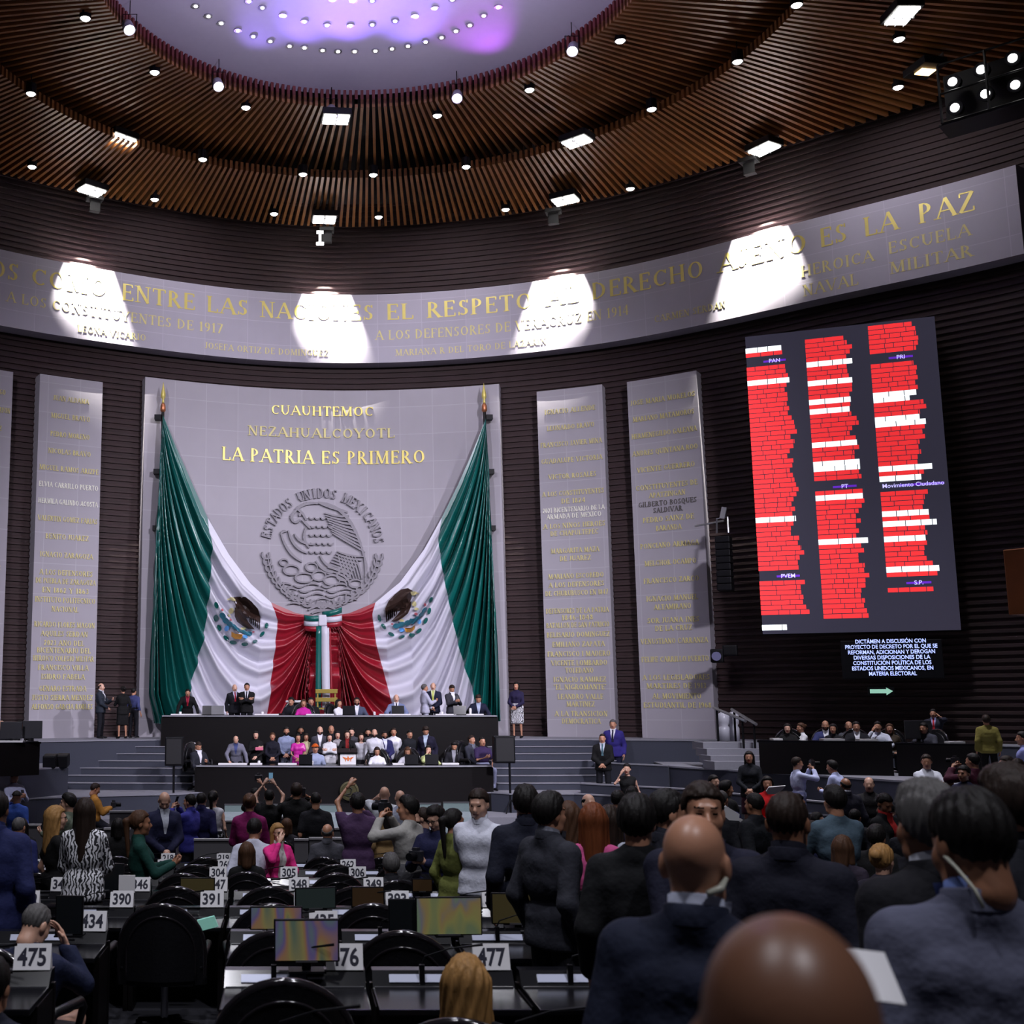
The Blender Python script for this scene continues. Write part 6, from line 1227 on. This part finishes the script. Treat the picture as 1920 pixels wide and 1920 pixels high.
sit(852, 1391, 34.9, L0, 'man in dark suit slumped in a chair, right part of the lower rostrum', yaw=190, top=('suit', (32, 32, 38)), shirt=(150, 150, 160), hair=('thick', 'k'), arms=('lap', 'lap'), head=(0, 25))
sit(884, 1379, 34.8, L0, 'man in grey-blue jacket seated turned right at the end of the lower rostrum', yaw=130, top=('suit', (52, 54, 66)), shirt=(110, 115, 130), arms=('lap', 'lap'), hair=('short', 'd'))
sit(904, 1382, 34.3, L0, 'man in plum shirt and pale jeans seated at the right end of the lower rostrum', yaw=155, top=('tee', (48, 34, 70)), bot=('pants', (150, 155, 185)), hair=('buzz', 'k'), arms=('lap', 'phone'))
# ---------------- terraces
stand(28, 1447, 28.6, 0, 'man in white shirt with dark backpack straps reading a phone, left below the terrace', yaw=150, top=('shirt', (190, 195, 225)), hair=('short', 'k'), arms=('phone', 'phone'), head=(0, 30))
stand(32, 1484, 24, 0, 'man in bright blue jacket seen from behind, far left front', yaw=25, top=('jacket', (60, 90, 175)), hair=('cap', 'k'), arms=('ear', 'down'))
sit(179, 1461, 27.5, 0, 'man in ochre jacket sitting with a camera, left of the rostrum stairs', yaw=80, top=('jacket', (165, 115, 50)), hair=('short', 'd'), arms=('phone', 'phone'), head=(0, 20), bot=('pants', (40, 42, 52)))
stand(128, 1489, 19.6, 0, 'man in olive shirt in profile holding a phone, behind the zebra-print blouse', yaw=-75, top=('shirt', (105, 115, 100)), hair=('thick', 'k'), arms=('phone', 'down'), skin='l')
stand(309, 1474, 19.8, 0, 'bald man in navy suit with red lining looking down, left middle', yaw=165, top=('suit', (32, 34, 62)), shirt=(200, 205, 220), hair=('bald', 's'), head=(10, 30), arms=('front', 'front'), skin='l', lean=8)
stand(356, 1490, 21.5, 0, 'man in cobalt blue suit pointing a phone at the rostrum, left middle', yaw=-60, top=('suit', (55, 55, 140)), hair=('short', 'k'), arms=('cam', 'cam'))
stand(378, 1487, 21.8, 0, 'man in dark blue jacket seen from behind, beside the cobalt suit', yaw=15, top=('suit', (28, 28, 70)), hair=('short', 'k'))
stand(400, 1483, 21.8, 0, 'woman in white sleeveless top with dark ponytail seen from behind', yaw=15, fem=True, top=('sleeveless', (215, 215, 225)), hair=('pony', 'k'), skin='l', arms=('front', 'down'))
stand(468, 1489, 18.4, fz(18.4), 'woman in black and magenta jacket with hair tied up, seen from behind', yaw=5, fem=True, top=('jacket', (120, 25, 85)), hair=('bun', 'n'), arms=('front', 'front'))
stand(478, 1478, 24.5, 0, 'photographer in black raising a camera, left of the raised phone', yaw=10, top=('jacket', BK), hair=('short', 'k'), arms=('cam', 'up'))
stand(505, 1481, 22.5, 0, 'person in black T-shirt raising a phone high with both bare arms', yaw=0, top=('tee', BK), hair=('short', 'k'), arms=('up', 'up'), skin='l')
stand(556, 1470, 22.0, 0, 'camera operator in black jacket with one hand at the viewfinder', yaw=5, top=('jacket', BK), hair=('thick', 'd'), arms=('cam', 'ear'))
stand(592, 1486, 21.0, 0, 'man in plain black T-shirt seen from behind before the rostrum', yaw=0, top=('tee', (22, 22, 28)), hair=('buzz', 'k'))
stand(670, 1472, 17.2, fz(17.2), 'photographer in purple-grey hoodie holding a camera above his head', yaw=-5, top=('jacket', (70, 48, 80)), hair=('thick', 'k'), arms=('up', 'cam'), bot=('pants', BK))
stand(721, 1475, 22.0, 0, 'bald man in white shirt and black vest with a hand at his ear', yaw=5, top=('shirt', (205, 208, 218)), hair=('bald', 's'), arms=('ear', 'down'), skin='l')
stand(750, 1482, 21.5, 0, 'bald man in pale shirt right of the one in the white shirt', yaw=-10, top=('shirt', (160, 165, 185)), hair=('bald', 's'), skin='l')
stand(764, 1494, 14.4, fz(14.4), 'man in light grey shirt in left profile with phone camera, black hair', yaw=-60, top=('shirt', (160, 158, 155)), hair=('thick', 'k'), arms=('cam', 'cam'), head=(-20, 0), bot=('pants', (90, 90, 95)))
stand(722, 1502, 19.5, 0, 'person in tan vest with long dark hair behind the light grey shirt', yaw=-20, fem=True, top=('blouse', (130, 105, 70)), hair=('long', 'k'))
stand(792, 1515, 14.9, fz(14.9), 'bearded man in dark blue shirt in left profile behind the light grey shirt', yaw=-80, top=('shirt', (30, 32, 60)), hair=('short', 'd'), beard=True, skin='l')
stand(817, 1513, 13.2, fz(13.2), 'young man with glasses in navy sweater with white stripes, handling a camera', yaw=-150, top=('sweater', (28, 30, 62)), hair=('thick', 'k'), glasses=True, arms=('phone', 'phone'), skin='l', head=(10, 20))
stand(851, 1518, 12.6, fz(12.6), 'woman in olive green jacket with black ponytail turned right, in the aisle', yaw=55, fem=True, top=('blouse', (112, 118, 62)), bot=('pants', (95, 92, 48)), hair=('pony', 'k'), arms=('down', 'phone'), skin='m')
stand(897, 1479, 12.2, fz(12.2), 'young man in white polo shirt facing the hall, in the aisle', yaw=-155, top=('polo', (205, 207, 222)), bot=('pants', BK), hair=('short', 'd'), arms=('down', 'back'), skin='l', head=(-5, 12))
# ---------------- left seats
stand(106, 1512, 13.2, fz(13.2), 'woman with long blond-brown hair and glasses in off-shoulder black top', yaw=75, fem=True, top=('dress', BK), bot=('pants', BK), hair=('wavy', 'y'), glasses=True, skin='l', arms=('down', 'front'))
stand(160, 1498, 12.6, fz(12.6), 'woman in black and white zebra-print blouse with long dark hair, from behind', yaw=15, fem=True, top=('print', (200, 200, 200), 'print'), bot=('pants', (60, 60, 62)), hair=('straight', 'd'), arms=('front', 'front'))
stand(264, 1518, 14.6, fz(14.6)-.25, 'woman in dark green blouse in right profile gesturing, left middle', yaw=85, fem=True, top=('blouse', (18, 58, 52)), hair=('pony', 'n'), arms=('phone', 'phone'), skin='d')
sit(222, 1515, 18.6, fz(18.6), 'dark-haired person seated between the zebra print and the green blouse', yaw=0, fem=True, hair=('bob', 'k'), top=('blouse', BK))
stand(-6, 1472, 9.2, fz(9.2), 'man in dark blue suit cut off by the left edge, seen from behind', yaw=15, top=('suit', (30, 36, 78)), hair=('short', 'k'), skin='b', fat=.03)
sit(36, 1524, 16.4, fz(16.4), 'grey-haired man seated behind the cut-off blue suit', yaw=20, top=('suit', (34, 40, 90)), hair=('buzz', 's'))
sit(42, 1510, 18.5, fz(18.5), 'dark-haired person seated behind the grey head at far left', yaw=0, top=('suit', BK), hair=('bob', 'k'), fem=True)
stand(478, 1520, 16.6, fz(16.6)-.35, 'man in white shirt bent forward over the seats, seen from behind', yaw=10, lean=14, top=('shirt', (195, 197, 215)), hair=('short', 'k'), arms=('down', 'wide'), bot=('pants', (40, 40, 48)))
sit(521, 1540, 16.6, fz(16.6), 'blond woman in hot pink blazer resting her head on her hand', yaw=150, fem=True, top=('blouse', (225, 50, 135)), shirt=(200, 195, 195), hair=('long', 'y'), arms=('front', 'face'), skin='l', glasses=True)
sit(463, 1580, 14.9, fz(14.9), 'reddish-brown head of a person seated before the white shirt, from behind', yaw=0, fem=True, hair=('bob', 'n'), top=('blouse', BK))
sit(614, 1545, 18.4, fz(18.4), 'grey-haired man in grey suit seated near the grey screens, from behind', yaw=10, top=('suit', (70, 70, 78)), hair=('thin', 's'))
sit(538, 1535, 21.6, 0, 'brown-haired woman seated behind the pink blazer near the front row', yaw=20, fem=True, top=('blouse', (40, 38, 44)), hair=('bob', 'n'))
sit(733, 1602, 14.2, fz(14.2), 'dark grey head of a person seated in front of the light grey shirt', yaw=-10, hair=('thick', 's'), top=('suit', (40, 40, 46)))
sit(216, 1660, 0, 0, 'x') if False else None
sit(72, 1722, 8.1, fz(8.1), 'grey-haired man in denim seated at the aisle, head on his hand', yaw=35, lean=12, top=('jacket', (28, 34, 60)), bot=('pants', (52, 58, 120)), hair=('buzz', 's'), arms=('lap', 'face'), skin='l', head=(10, 25))
sit(-20, 1860, 5.1, fz(5.1), 'person in dark jacket at the bottom left corner holding a phone', yaw=20, top=('jacket', (28, 30, 44)), hair=('short', 'k'), arms=('low', 'low'))
sit(873, 1793, 5.6, fz(5.6), 'woman with clipped blond-brown hair seated in the nearest row, from behind', yaw=5, fem=True, hair=('wavy', 'y'), top=('blouse', (20, 20, 26)))
# ---------------- aisle group on the right
stand(985, 1476, 10.4, fz(10.4), 'man in dark navy suit from behind, next to the white polo shirt', yaw=-5, top=('suit', (24, 27, 42)), hair=('thick', 'k'), bot=('pants', DK))
stand(1030, 1490, 8.6, fz(8.6), 'man in charcoal suit in right profile with long dark hair at the nape', yaw=50, top=('suit', (44, 45, 54)), hair=('thick', 'k'), arms=('down', 'down'), skin='m', shirt=(120, 122, 135))
stand(1066, 1504, 11.2, fz(11.2), 'woman with reddish-brown curly hair behind the charcoal suit', yaw=0, fem=True, hair=('wavy', 'n'), top=('blouse', (40, 36, 70)))
stand(1112, 1508, 9.0, fz(9.0), 'woman with long auburn hair in a pink dress, seen from behind', yaw=5, fem=True, hair=('straight', 'r'), top=('sleeveless', (200, 85, 140)), bot=('skirt', (180, 60, 100)), skin='l')
stand(1142, 1512, 10.4, fz(10.4), 'woman with dark brown hair and white blouse right of the auburn hair', yaw=10, fem=True, hair=('long', 'd'), top=('blouse', (185, 190, 205)))
stand(1103, 1477, 17.8, fz(17.8), 'balding bearded man facing the hall behind the auburn hair', yaw=150, top=('jacket', BK), hair=('thin', 'k'), beard=True, skin='l')
stand(1158, 1476, 18.5, fz(18.5), 'person in dark blue shirt raising one hand, near the lower right parapet', yaw=20, top=('shirt', (42, 42, 88)), hair=('short', 'k'), arms=('down', 'ear'))
stand(1185, 1470, 21.0, 0, 'dark-haired woman below the sleeveless black top', yaw=10, fem=True, hair=('bob', 'k'), top=('blouse', BK))
stand(1192, 1496, 6.3, fz(6.3)+.12, 'man in black hooded jacket from behind, left of the bald man', yaw=5, top=('jacket', (17, 18, 22)), hair=('thick', 'k'), skin='m', fat=.03)
stand(1252, 1480, 7.6, fz(7.6), 'man in dark suit in right profile with slick hair, behind the hooded jacket', yaw=70, top=('suit', (30, 31, 42)), hair=('short', 'k'), skin='m')
stand(1282, 1497, 9.4, fz(9.4), 'pale face half hidden between the slick-haired man and the one facing the hall', yaw=160, top=('suit', DK), hair=('short', 'k'), skin='l')
stand(1316, 1470, 6.2, fz(6.2), 'man in navy suit facing the hall right behind the bald head', yaw=170, top=('suit', (24, 25, 44)), hair=('short', 'd'), skin='m', shirt=(60, 60, 80), arms=('down', 'low'))
stand(1299, 1527, 3.5, fz(3.5), 'bald man in navy checked suit from behind, centre right foreground', yaw=12, top=('suit', (26, 31, 50)), shirt=(195, 200, 222), hair=('bald', 'k'), skin='m', fat=.05)
stand(1474, 1487, 5.0, fz(5.0)+.1, 'man with short greying hair in dark navy suit from behind, right of the bald man', yaw=12, top=('suit', (18, 19, 34)), hair=('buzz', 'd'), skin='d', fat=.03)
stand(1470, 1712, 1.12, fz(1.12), 'out-of-focus bald brown head closest to the camera, bottom right', yaw=0, top=('suit', (16, 17, 22)), hair=('bald', 'k'), skin='b')
stand(1735, 1474, 4.3, fz(4.3), 'grey-haired man in black suit in left profile behind the grey-blue suit', yaw=-35, top=('suit', (17, 17, 24)), hair=('thick', 's'), skin='d', shirt=(180, 182, 195))
stand(1812, 1486, 3.4, fz(3.4), 'man in grey-blue suit with earpiece looking left, right foreground', yaw=-18, top=('suit', (86, 88, 108)), shirt=(110, 130, 190), hair=('short', 'k'), skin='d', head=(-16, 12), arms=('down', 'down'), fat=.03)
stand(1890, 1444, 4.2, fz(4.2), 'brown-haired man leaning in at the right edge, facing left', yaw=-60, top=('suit', (20, 21, 30)), hair=('thick', 'd'), skin='m')
# ---------------- right sector and terrace
stand(1337, 1435, 24.5, 0, 'young man in black with crossed arms, left of the man looking at him', yaw=140, top=('jacket', BK), hair=('short', 'k'), arms=('cross', 'cross'), skin='l')
stand(1360, 1443, 22.5, 0, 'dark-haired man in black facing right, beside the crossed arms', yaw=60, top=('jacket', BK), hair=('thick', 'k'))
stand(1352, 1469, 20.0, 0, 'man in blue suit with grey temples from behind, right middle', yaw=20, top=('suit', (30, 34, 78)), hair=('buzz', 's'), shirt=(190, 195, 215))
stand(1404, 1409, 27.0, .5, 'woman in dark top and maroon skirt holding a black case, on the right parapet', yaw=185, fem=True, top=('blouse', (24, 26, 32)), bot=('skirt', (45, 12, 28)), hair=('long', 'k'), arms=('front', 'front'))
stand(1437, 1441, 24.0, 0, 'woman in bright red top and dress, right middle', yaw=175, fem=True, top=('blouse', (215, 35, 40)), bot=('skirt', (190, 25, 30)), hair=('straight', 'k'), arms=('front', 'front'))
stand(1494, 1420, 25.5, .5, 'man in white shirt filming to the right with outstretched arms', yaw=70, top=('shirt', (190, 195, 228)), hair=('short', 'd'), arms=('cam', 'cam'), bot=('pants', (120, 125, 165)))
stand(1557, 1427, 25.0, .5, 'man in white shirt bending left with raised hands, right middle', yaw=-65, lean=14, top=('shirt', (185, 192, 232)), hair=('thick', 'k'), arms=('phone', 'phone'))
stand(1583, 1440, 23.5, 0, 'balding man in dark suit right of the bending white shirt', yaw=-30, top=('suit', (28, 27, 40)), hair=('thin', 'k'), skin='d', shirt=(190, 190, 205))
stand(1562, 1461, 12.6, fz(12.6), 'man in grey-teal shirt from behind holding a phone, right middle', yaw=-30, top=('shirt', (72, 90, 104)), hair=('thick', 'k'), arms=('phone', 'phone'))
stand(1412, 1477, 15.4, fz(15.4), 'man in black leather jacket in left profile, right middle', yaw=-55, top=('jacket', (20, 22, 28)), hair=('short', 'k'), skin='d')
sit(1383, 1495, 18.4, fz(18.4), 'curly grey-haired person with a red scarf seated, right middle', yaw=10, fem=True, top=('blouse', (140, 30, 50)), hair=('bob', 'g'))
stand(1492, 1473, 17.4, fz(17.4), 'dark-haired man looking right behind the short greying hair', yaw=60, top=('suit', (24, 25, 50)), hair=('short', 'k'))
sit(1528, 1462, 19.5, fz(19.2), 'woman in violet-blue blouse with face turned up, left of the grey-teal shirt', yaw=90, fem=True, top=('blouse', (55, 45, 130)), hair=('long', 'k'), skin='l')
stand(1627, 1435, 23.8, 0, 'balding man in black polo shirt facing the hall, right middle', yaw=180, top=('tee', (24, 22, 24)), hair=('thin', 'd'), skin='l', arms=('hip', 'hip'))
stand(1655, 1460, 17.4, fz(17.4), 'woman in black with red scarf counting something yellow in her hands', yaw=130, fem=True, top=('jacket', (18, 19, 22)), shirt=(170, 40, 40), hair=('short', 'k'), arms=('low', 'low'), skin='d', head=(5, 25))
stand(1736, 1415, 23.6, .5, 'man in white shirt and jeans with crossed arms on the right', yaw=150, top=('shirt', (218, 220, 232)), bot=('pants', (45, 52, 105)), hair=('short', 'd'), arms=('cross', 'cross'), head=(30, 5))
sit(1778, 1426, 22.8, .5, 'man in brown jacket sitting on the parapet beside the crossed white arms', yaw=185, top=('jacket', (70, 55, 40)), hair=('short', 'd'), arms=('lap', 'phone'), skin='d')
stand(1806, 1436, 20.6, .5, 'woman in dark blue top with pulled-back hair, facing left on the right', yaw=-150, fem=True, top=('blouse', (34, 36, 62)), hair=('bun', 'k'), skin='m')
stand(1822, 1405, 22.2, .5, 'person in maroon jacket taking a picture, right of the brown jacket', yaw=-60, top=('jacket', (60, 16, 36)), hair=('short', 'k'), arms=('cam', 'cam'))
stand(1850, 1362, 27.2, Z_TERR-.15, 'person in long olive-yellow coat seen from behind at the staff desk', yaw=-10, top=('jacket', (120, 112, 55)), bot=('pants', BK), hair=('thick', 'd'))
stand(1884, 1402, 21.0, .5, 'man in white shirt facing left near the right edge', yaw=-120, top=('shirt', (215, 215, 226)), hair=('short', 'd'), skin='l', arms=('front', 'down'))
stand(1906, 1404, 19.9, .5, 'man in large white shirt from behind at the right edge', yaw=10, top=('shirt', (222, 224, 236)), hair=('short', 'd'), fat=.05)
stand(1908, 1441, 15.8, fz(15.8), 'short-haired man facing the hall at the right edge', yaw=170, top=('suit', (40, 50, 80)), hair=('buzz', 'd'), skin='m')
sit(1578, 1552, 11.6, fz(11.6), 'brown-blond head of a seated person below the grey-teal shirt', yaw=15, fem=True, hair=('bob', 'n'), top=('blouse', (45, 38, 52)))
sit(1650, 1556, 9.6, fz(9.6), 'blond head with tied-up hair seated left of the black suit', yaw=20, fem=True, hair=('bun', 'y'), top=('blouse', (30, 28, 40)), skin='l')
sit(1640, 1515, 13.6, fz(13.6), 'dark-haired person bent over the seats below the red scarf', yaw=20, hair=('thick', 'k'), top=('suit', BK))
T_ = Z_TERR-.02
sit(1476, 1357, 30.2, T_, 'dark-haired woman in black at the left end of the right staff desk', yaw=185, fem=True, top=('blouse', BK), hair=('long', 'k'), arms=('desk2', 'desk2'), skin='l')
sit(1501, 1356, 30.2, T_, 'woman in white blouse turned to her neighbour at the right staff desk', yaw=-120, fem=True, top=('blouse', (225, 225, 232)), hair=('bun', 'n'), arms=('desk2', 'desk2'))
sit(1547, 1351, 30.4, T_, 'bearded man in blue jacket and white shirt at the right staff desk', yaw=180, top=('suit', (50, 56, 100)), shirt=WH, beard=True, hair=('thin', 'd'), arms=('desk', 'desk'))
sit(1562, 1363, 29.9, T_, 'small dark-haired woman in black right of the blue jacket', yaw=190, fem=True, top=('blouse', (28, 28, 34)), hair=('bob', 'k'), arms=('desk', 'desk'))
sit(1591, 1353, 30.2, T_, 'grey-haired man in grey jacket at the middle of the right staff desk', yaw=170, top=('suit', (66, 68, 76)), hair=('thin', 's'), arms=('desk', 'desk'))
sit(1605, 1357, 29.9, T_, 'man in dark jacket right of the grey-haired man at the staff desk', yaw=175, top=('suit', DK), shirt=WH, arms=('desk', 'desk'))
sit(1645, 1354, 29.9, T_, 'man in white shirt with chin on his hand at the right staff desk', yaw=185, top=('shirt', (200, 204, 222)), hair=('short', 'k'), arms=('desk', 'face'))
sit(1668, 1364, 29.8, T_, 'brown-haired person at the right end of the first staff desk', yaw=180, fem=True, top=('blouse', (60, 50, 40)), hair=('long', 'n'))
stand(1749, 1330, 30.2, T_, 'man in dark suit and red tie with a hand at his ear, right terrace', yaw=185, top=('suit', (30, 32, 46)), shirt=(150, 145, 190), tie=(170, 35, 45), arms=('ear', 'down'), skin='m')
sit(1730, 1357, 29.0, T_, 'man in grey suit leaning beside the computer monitor on the right terrace', yaw=-150, lean=14, top=('suit', (62, 62, 72)), hair=('short', 'k'), arms=('desk', 'desk'))
stand(1916, 1372, 24.0, .95, 'person in pale blue shirt cut off by the right edge', yaw=-90, top=('shirt', (130, 135, 190)), hair=('short', 'k'))
sit(3, 1351, 29.6, Z_TERR, 'bald man at the computer on the left terrace, cut off by the edge', yaw=160, top=('suit', DK), hair=('bald', 'd'), skin='l', arms=('desk', 'desk'))
sit(37, 1352, 29.8, Z_TERR, 'dark-haired person in black and white between the computers on the left terrace', yaw=150, fem=True, top=('blouse', BK), shirt=(190, 190, 200), hair=('bun', 'k'), arms=('desk', 'desk'))
# ---------------- extra seats filling the right sector and left rows
EXT = [(1345, 1487, 17.0, 'stand', 'dark suit leaning over desks left of the white boards'), (1520, 1500, 15.6, 'sit', 'navy shirt at the desks before the grey-teal shirt'), (1600, 1480, 20.6, 'sit', 'black suit seated behind the grey-teal shoulder'), (1690, 1478, 20.4, 'sit', 'dark suit seated left of the grey hair'), (1700, 1500, 17.2, 'sit', 'dark jacket seated close to the grey hair')]
for u, v, Y, ps, lb in EXT: (stand if ps == 'stand' else sit)(u, v, Y, fz(Y), 'person with black hair in '+lb, yaw=20, top=('suit', (20, 21, 28) if 'navy' not in lb else (26, 28, 60)), hair=('short', 'k'))
# ---------------- phones and cameras in hands
M_PHONE = mat('phone_case', (.02, .02, .025), .3); M_PSCR = mat('phone_screen', (.25, .5, .75), .3, emit=.35, var=.3, scale=30)
def held(key, kind, label, sc=1.0, hand=1, scr=False):
    for q in PEOPLE:
        if key in q['o']['label']:
            p, d = q['hand'][hand]; e = empty(kind, p); tag(e, label, kind.replace('_', ' ')); yaw = -q['o'].rotation_euler.z; e.rotation_euler = (0.35 if kind == 'phone' else 0, 0, -yaw)
            if kind == 'phone':
                mb = MB(); mb.box((0, 0, .05*sc), (.075*sc, .01, .155*sc), bev=.003); mb.out('case', M_PHONE, e); mb = MB(); mb.box((0, -.0062, .05*sc), (.066*sc, .002, .14*sc)); mb.out('display', M_PSCR if scr else M_DK, e)
            else:
                mb = MB(); mb.box((0, .02, .03), (.15*sc, .08*sc, .11*sc), bev=.012); mb.box((0, .02, .095*sc), (.06*sc, .06*sc, .04*sc)); mb.out('body', M_PHONE, e); mb = MB(); mb.lathe([(.04*sc, 0), (.042*sc, .12*sc), (.035*sc, .12*sc)], (0, .05, .03), 14, R=Matrix.Rotation(-PI/2, 3, 'X')); mb.out('lens', M_BLACK, e)
            return e
for a in (('black T-shirt raising', 'phone', 'phone held high by the person in black T-shirt', 1.1, 1, True), ('cobalt blue suit', 'phone', 'phone held up by the man in the cobalt suit'), ('light grey shirt in left', 'camera', 'small camera in the hands of the light grey shirt'), ('navy sweater with white', 'camera', 'black camera in the hands of the navy sweater'), ('olive green jacket with', 'phone', 'dark red phone held by the woman in olive green'), ('purple-grey hoodie', 'camera', 'camera raised above the purple-grey hoodie', 1.2), ('raising a camera, left', 'camera', 'camera held up left of the raised phone'), ('operator in black jacket', 'camera', 'camera with viewfinder before the operator in black', 1.2), ('olive shirt in profile', 'phone', 'phone held by the man in the olive shirt', 1, 0), ('ochre jacket', 'camera', 'camera held by the man in the ochre jacket', 1.1), ('bottom left corner', 'phone', 'lit blue phone held at the bottom left corner', 1.2, 1, True), ('grey-teal shirt from', 'phone', 'phone held by the grey-teal shirt'), ('filming to the right', 'camera', 'camera of the man in white filming to the right'), ('maroon jacket taking', 'camera', 'camera held by the person in the maroon jacket'), ('backpack straps', 'phone', 'dark phone read by the man with backpack straps'), ('reading his phone, upper', 'phone', 'phone read by the man with lanyard on the upper rostrum')): held(*a)
# earpieces behind two ears in the foreground
for key, sx in (('bald man in navy checked', 1), ('grey-blue suit with earpiece', -1)):
    for q in PEOPLE:
        if key in q['o']['label']:
            Mi = q['Mw'].inverted(); hl = Mi @ q['head']; s = q['s']; Rh = Matrix(q['Rh'].tolist()); f = lambda p: Vector(hl)+(Rh @ Vector(p))*s
            mb = MB()
            if sx > 0: mb.tube([f((.079, -.03, -.03)), f((.07, -.055, -.052)), f((.045, -.088, -.062))], [.006, .011, .009], 8)
            else: mb.tube([f((-.082, -.02, -.03)), f((-.075, -.045, -.06)), f((-.058, -.07, -.11)), f((-.05, -.075, -.15))], .005, 8)
            mb.out('earpiece', mat('pale_earpiece', (.5, .5, .42), .3), q['o'], smooth=True)
# papers held by the grey-blue suit, pink folder, white boards
p = at(1648, 1812, 2.3); mb = MB(); n = 8
mb.add([(-.05+.10*i/n, .02*math.sin(i/n*PI)-.02*(j), .10*j+.02*math.sin(i/n*PI)) for j in (0, 1) for i in range(n+1)], [(i, i+1, n+2+i, n+1+i) for i in range(n)]); o = mb.out('paper_sheets', M_WHITE, None, p+Vector((0, 0, -.06)), (-.9, .15, .2)); md = o.modifiers.new('t', 'SOLIDIFY'); md.thickness = .006; tag(o, 'curled white printed sheets held before the grey-blue suit, bottom right', 'papers')
c = at(486, 1404, 34.6); mb = MB(); mb.box((0, 0, 0), (.22, .05, .09), bev=.02); tag(mb.out('folder', mat('pink_folder', (.65, .15, .25), .5), None, c), 'pink folder held by the dark-haired woman in black', 'folder')
c = at(1362, 1528, 15.3); mb = MB(); mb.add([(x*15.3/FPX, 0, -z*15.3/FPX) for x, z in ((-22, -4), (-2, -17), (23, -2), (22, 10), (4, 9), (-6, 0))], [tuple(range(6))]); o = mb.out('placard', M_WHITE, None, c, (.15, 0, 0)); md = o.modifiers.new('t', 'SOLIDIFY'); md.thickness = .02; tag(o, 'white placard lifted among the seats right of the facing man', 'placard')
c = at(1448, 1483, 23.6); mb = MB(); mb.add([(x*23.6/FPX, 0, -z*23.6/FPX) for x, z in ((-12, 0), (-8, -9), (22, -12), (18, -4), (6, 6), (-8, 6))], [tuple(range(6))]); o = mb.out('placard', M_WHITE, None, c, (.5, 0, 0)); md = o.modifiers.new('t', 'SOLIDIFY'); md.thickness = .02; tag(o, 'white sheets held before the woman in red', 'placard')

# ---------------- chairs under the seated, no chairs where people stand
chs = [o for o in bpy.data.objects if o.get('category') == 'chair']; used = set()
def drop_tree(o):
    for ch in list(o.children): drop_tree(ch)
    bpy.data.objects.remove(o)
for q, lb, fl in SEATED:
    ob = q['o']; p = ob.location; best = None
    for ch in chs:
        if ch.name in used: continue
        dd = (Vector((ch.location.x, ch.location.y, 0))-Vector((p.x, p.y, 0))).length
        if dd < 1.0 and abs(ch.location.z-fl) < .3 and (best is None or dd < best[0]): best = (dd, ch)
    if best: ch = best[1]
    elif any(math.hypot(q2.location.x-p.x, q2.location.y-p.y) < .72 for q2 in chs): continue
    else: ch = copytree(CHAIR); chs.append(ch); ch.scale = (1, 1, 1); tag(ch, ('black chair under the '+lb.split(',')[0])[:90], 'chair', 'chairs under seated people'); ch['label'] = ' '.join(ch['label'].split()[:15])
    used.add(ch.name); yw = -ob.rotation_euler.z; ch.location = (p.x-.03*math.sin(yw), p.y-.03*math.cos(yw), fl); ch.rotation_euler = (0, 0, -yw)
for q in STANDING:
    p = q['o'].location
    for ch in list(chs):
        if ch.name in used: continue
        if math.hypot(ch.location.x-p.x, ch.location.y-p.y) < .50: chs.remove(ch); drop_tree(ch)
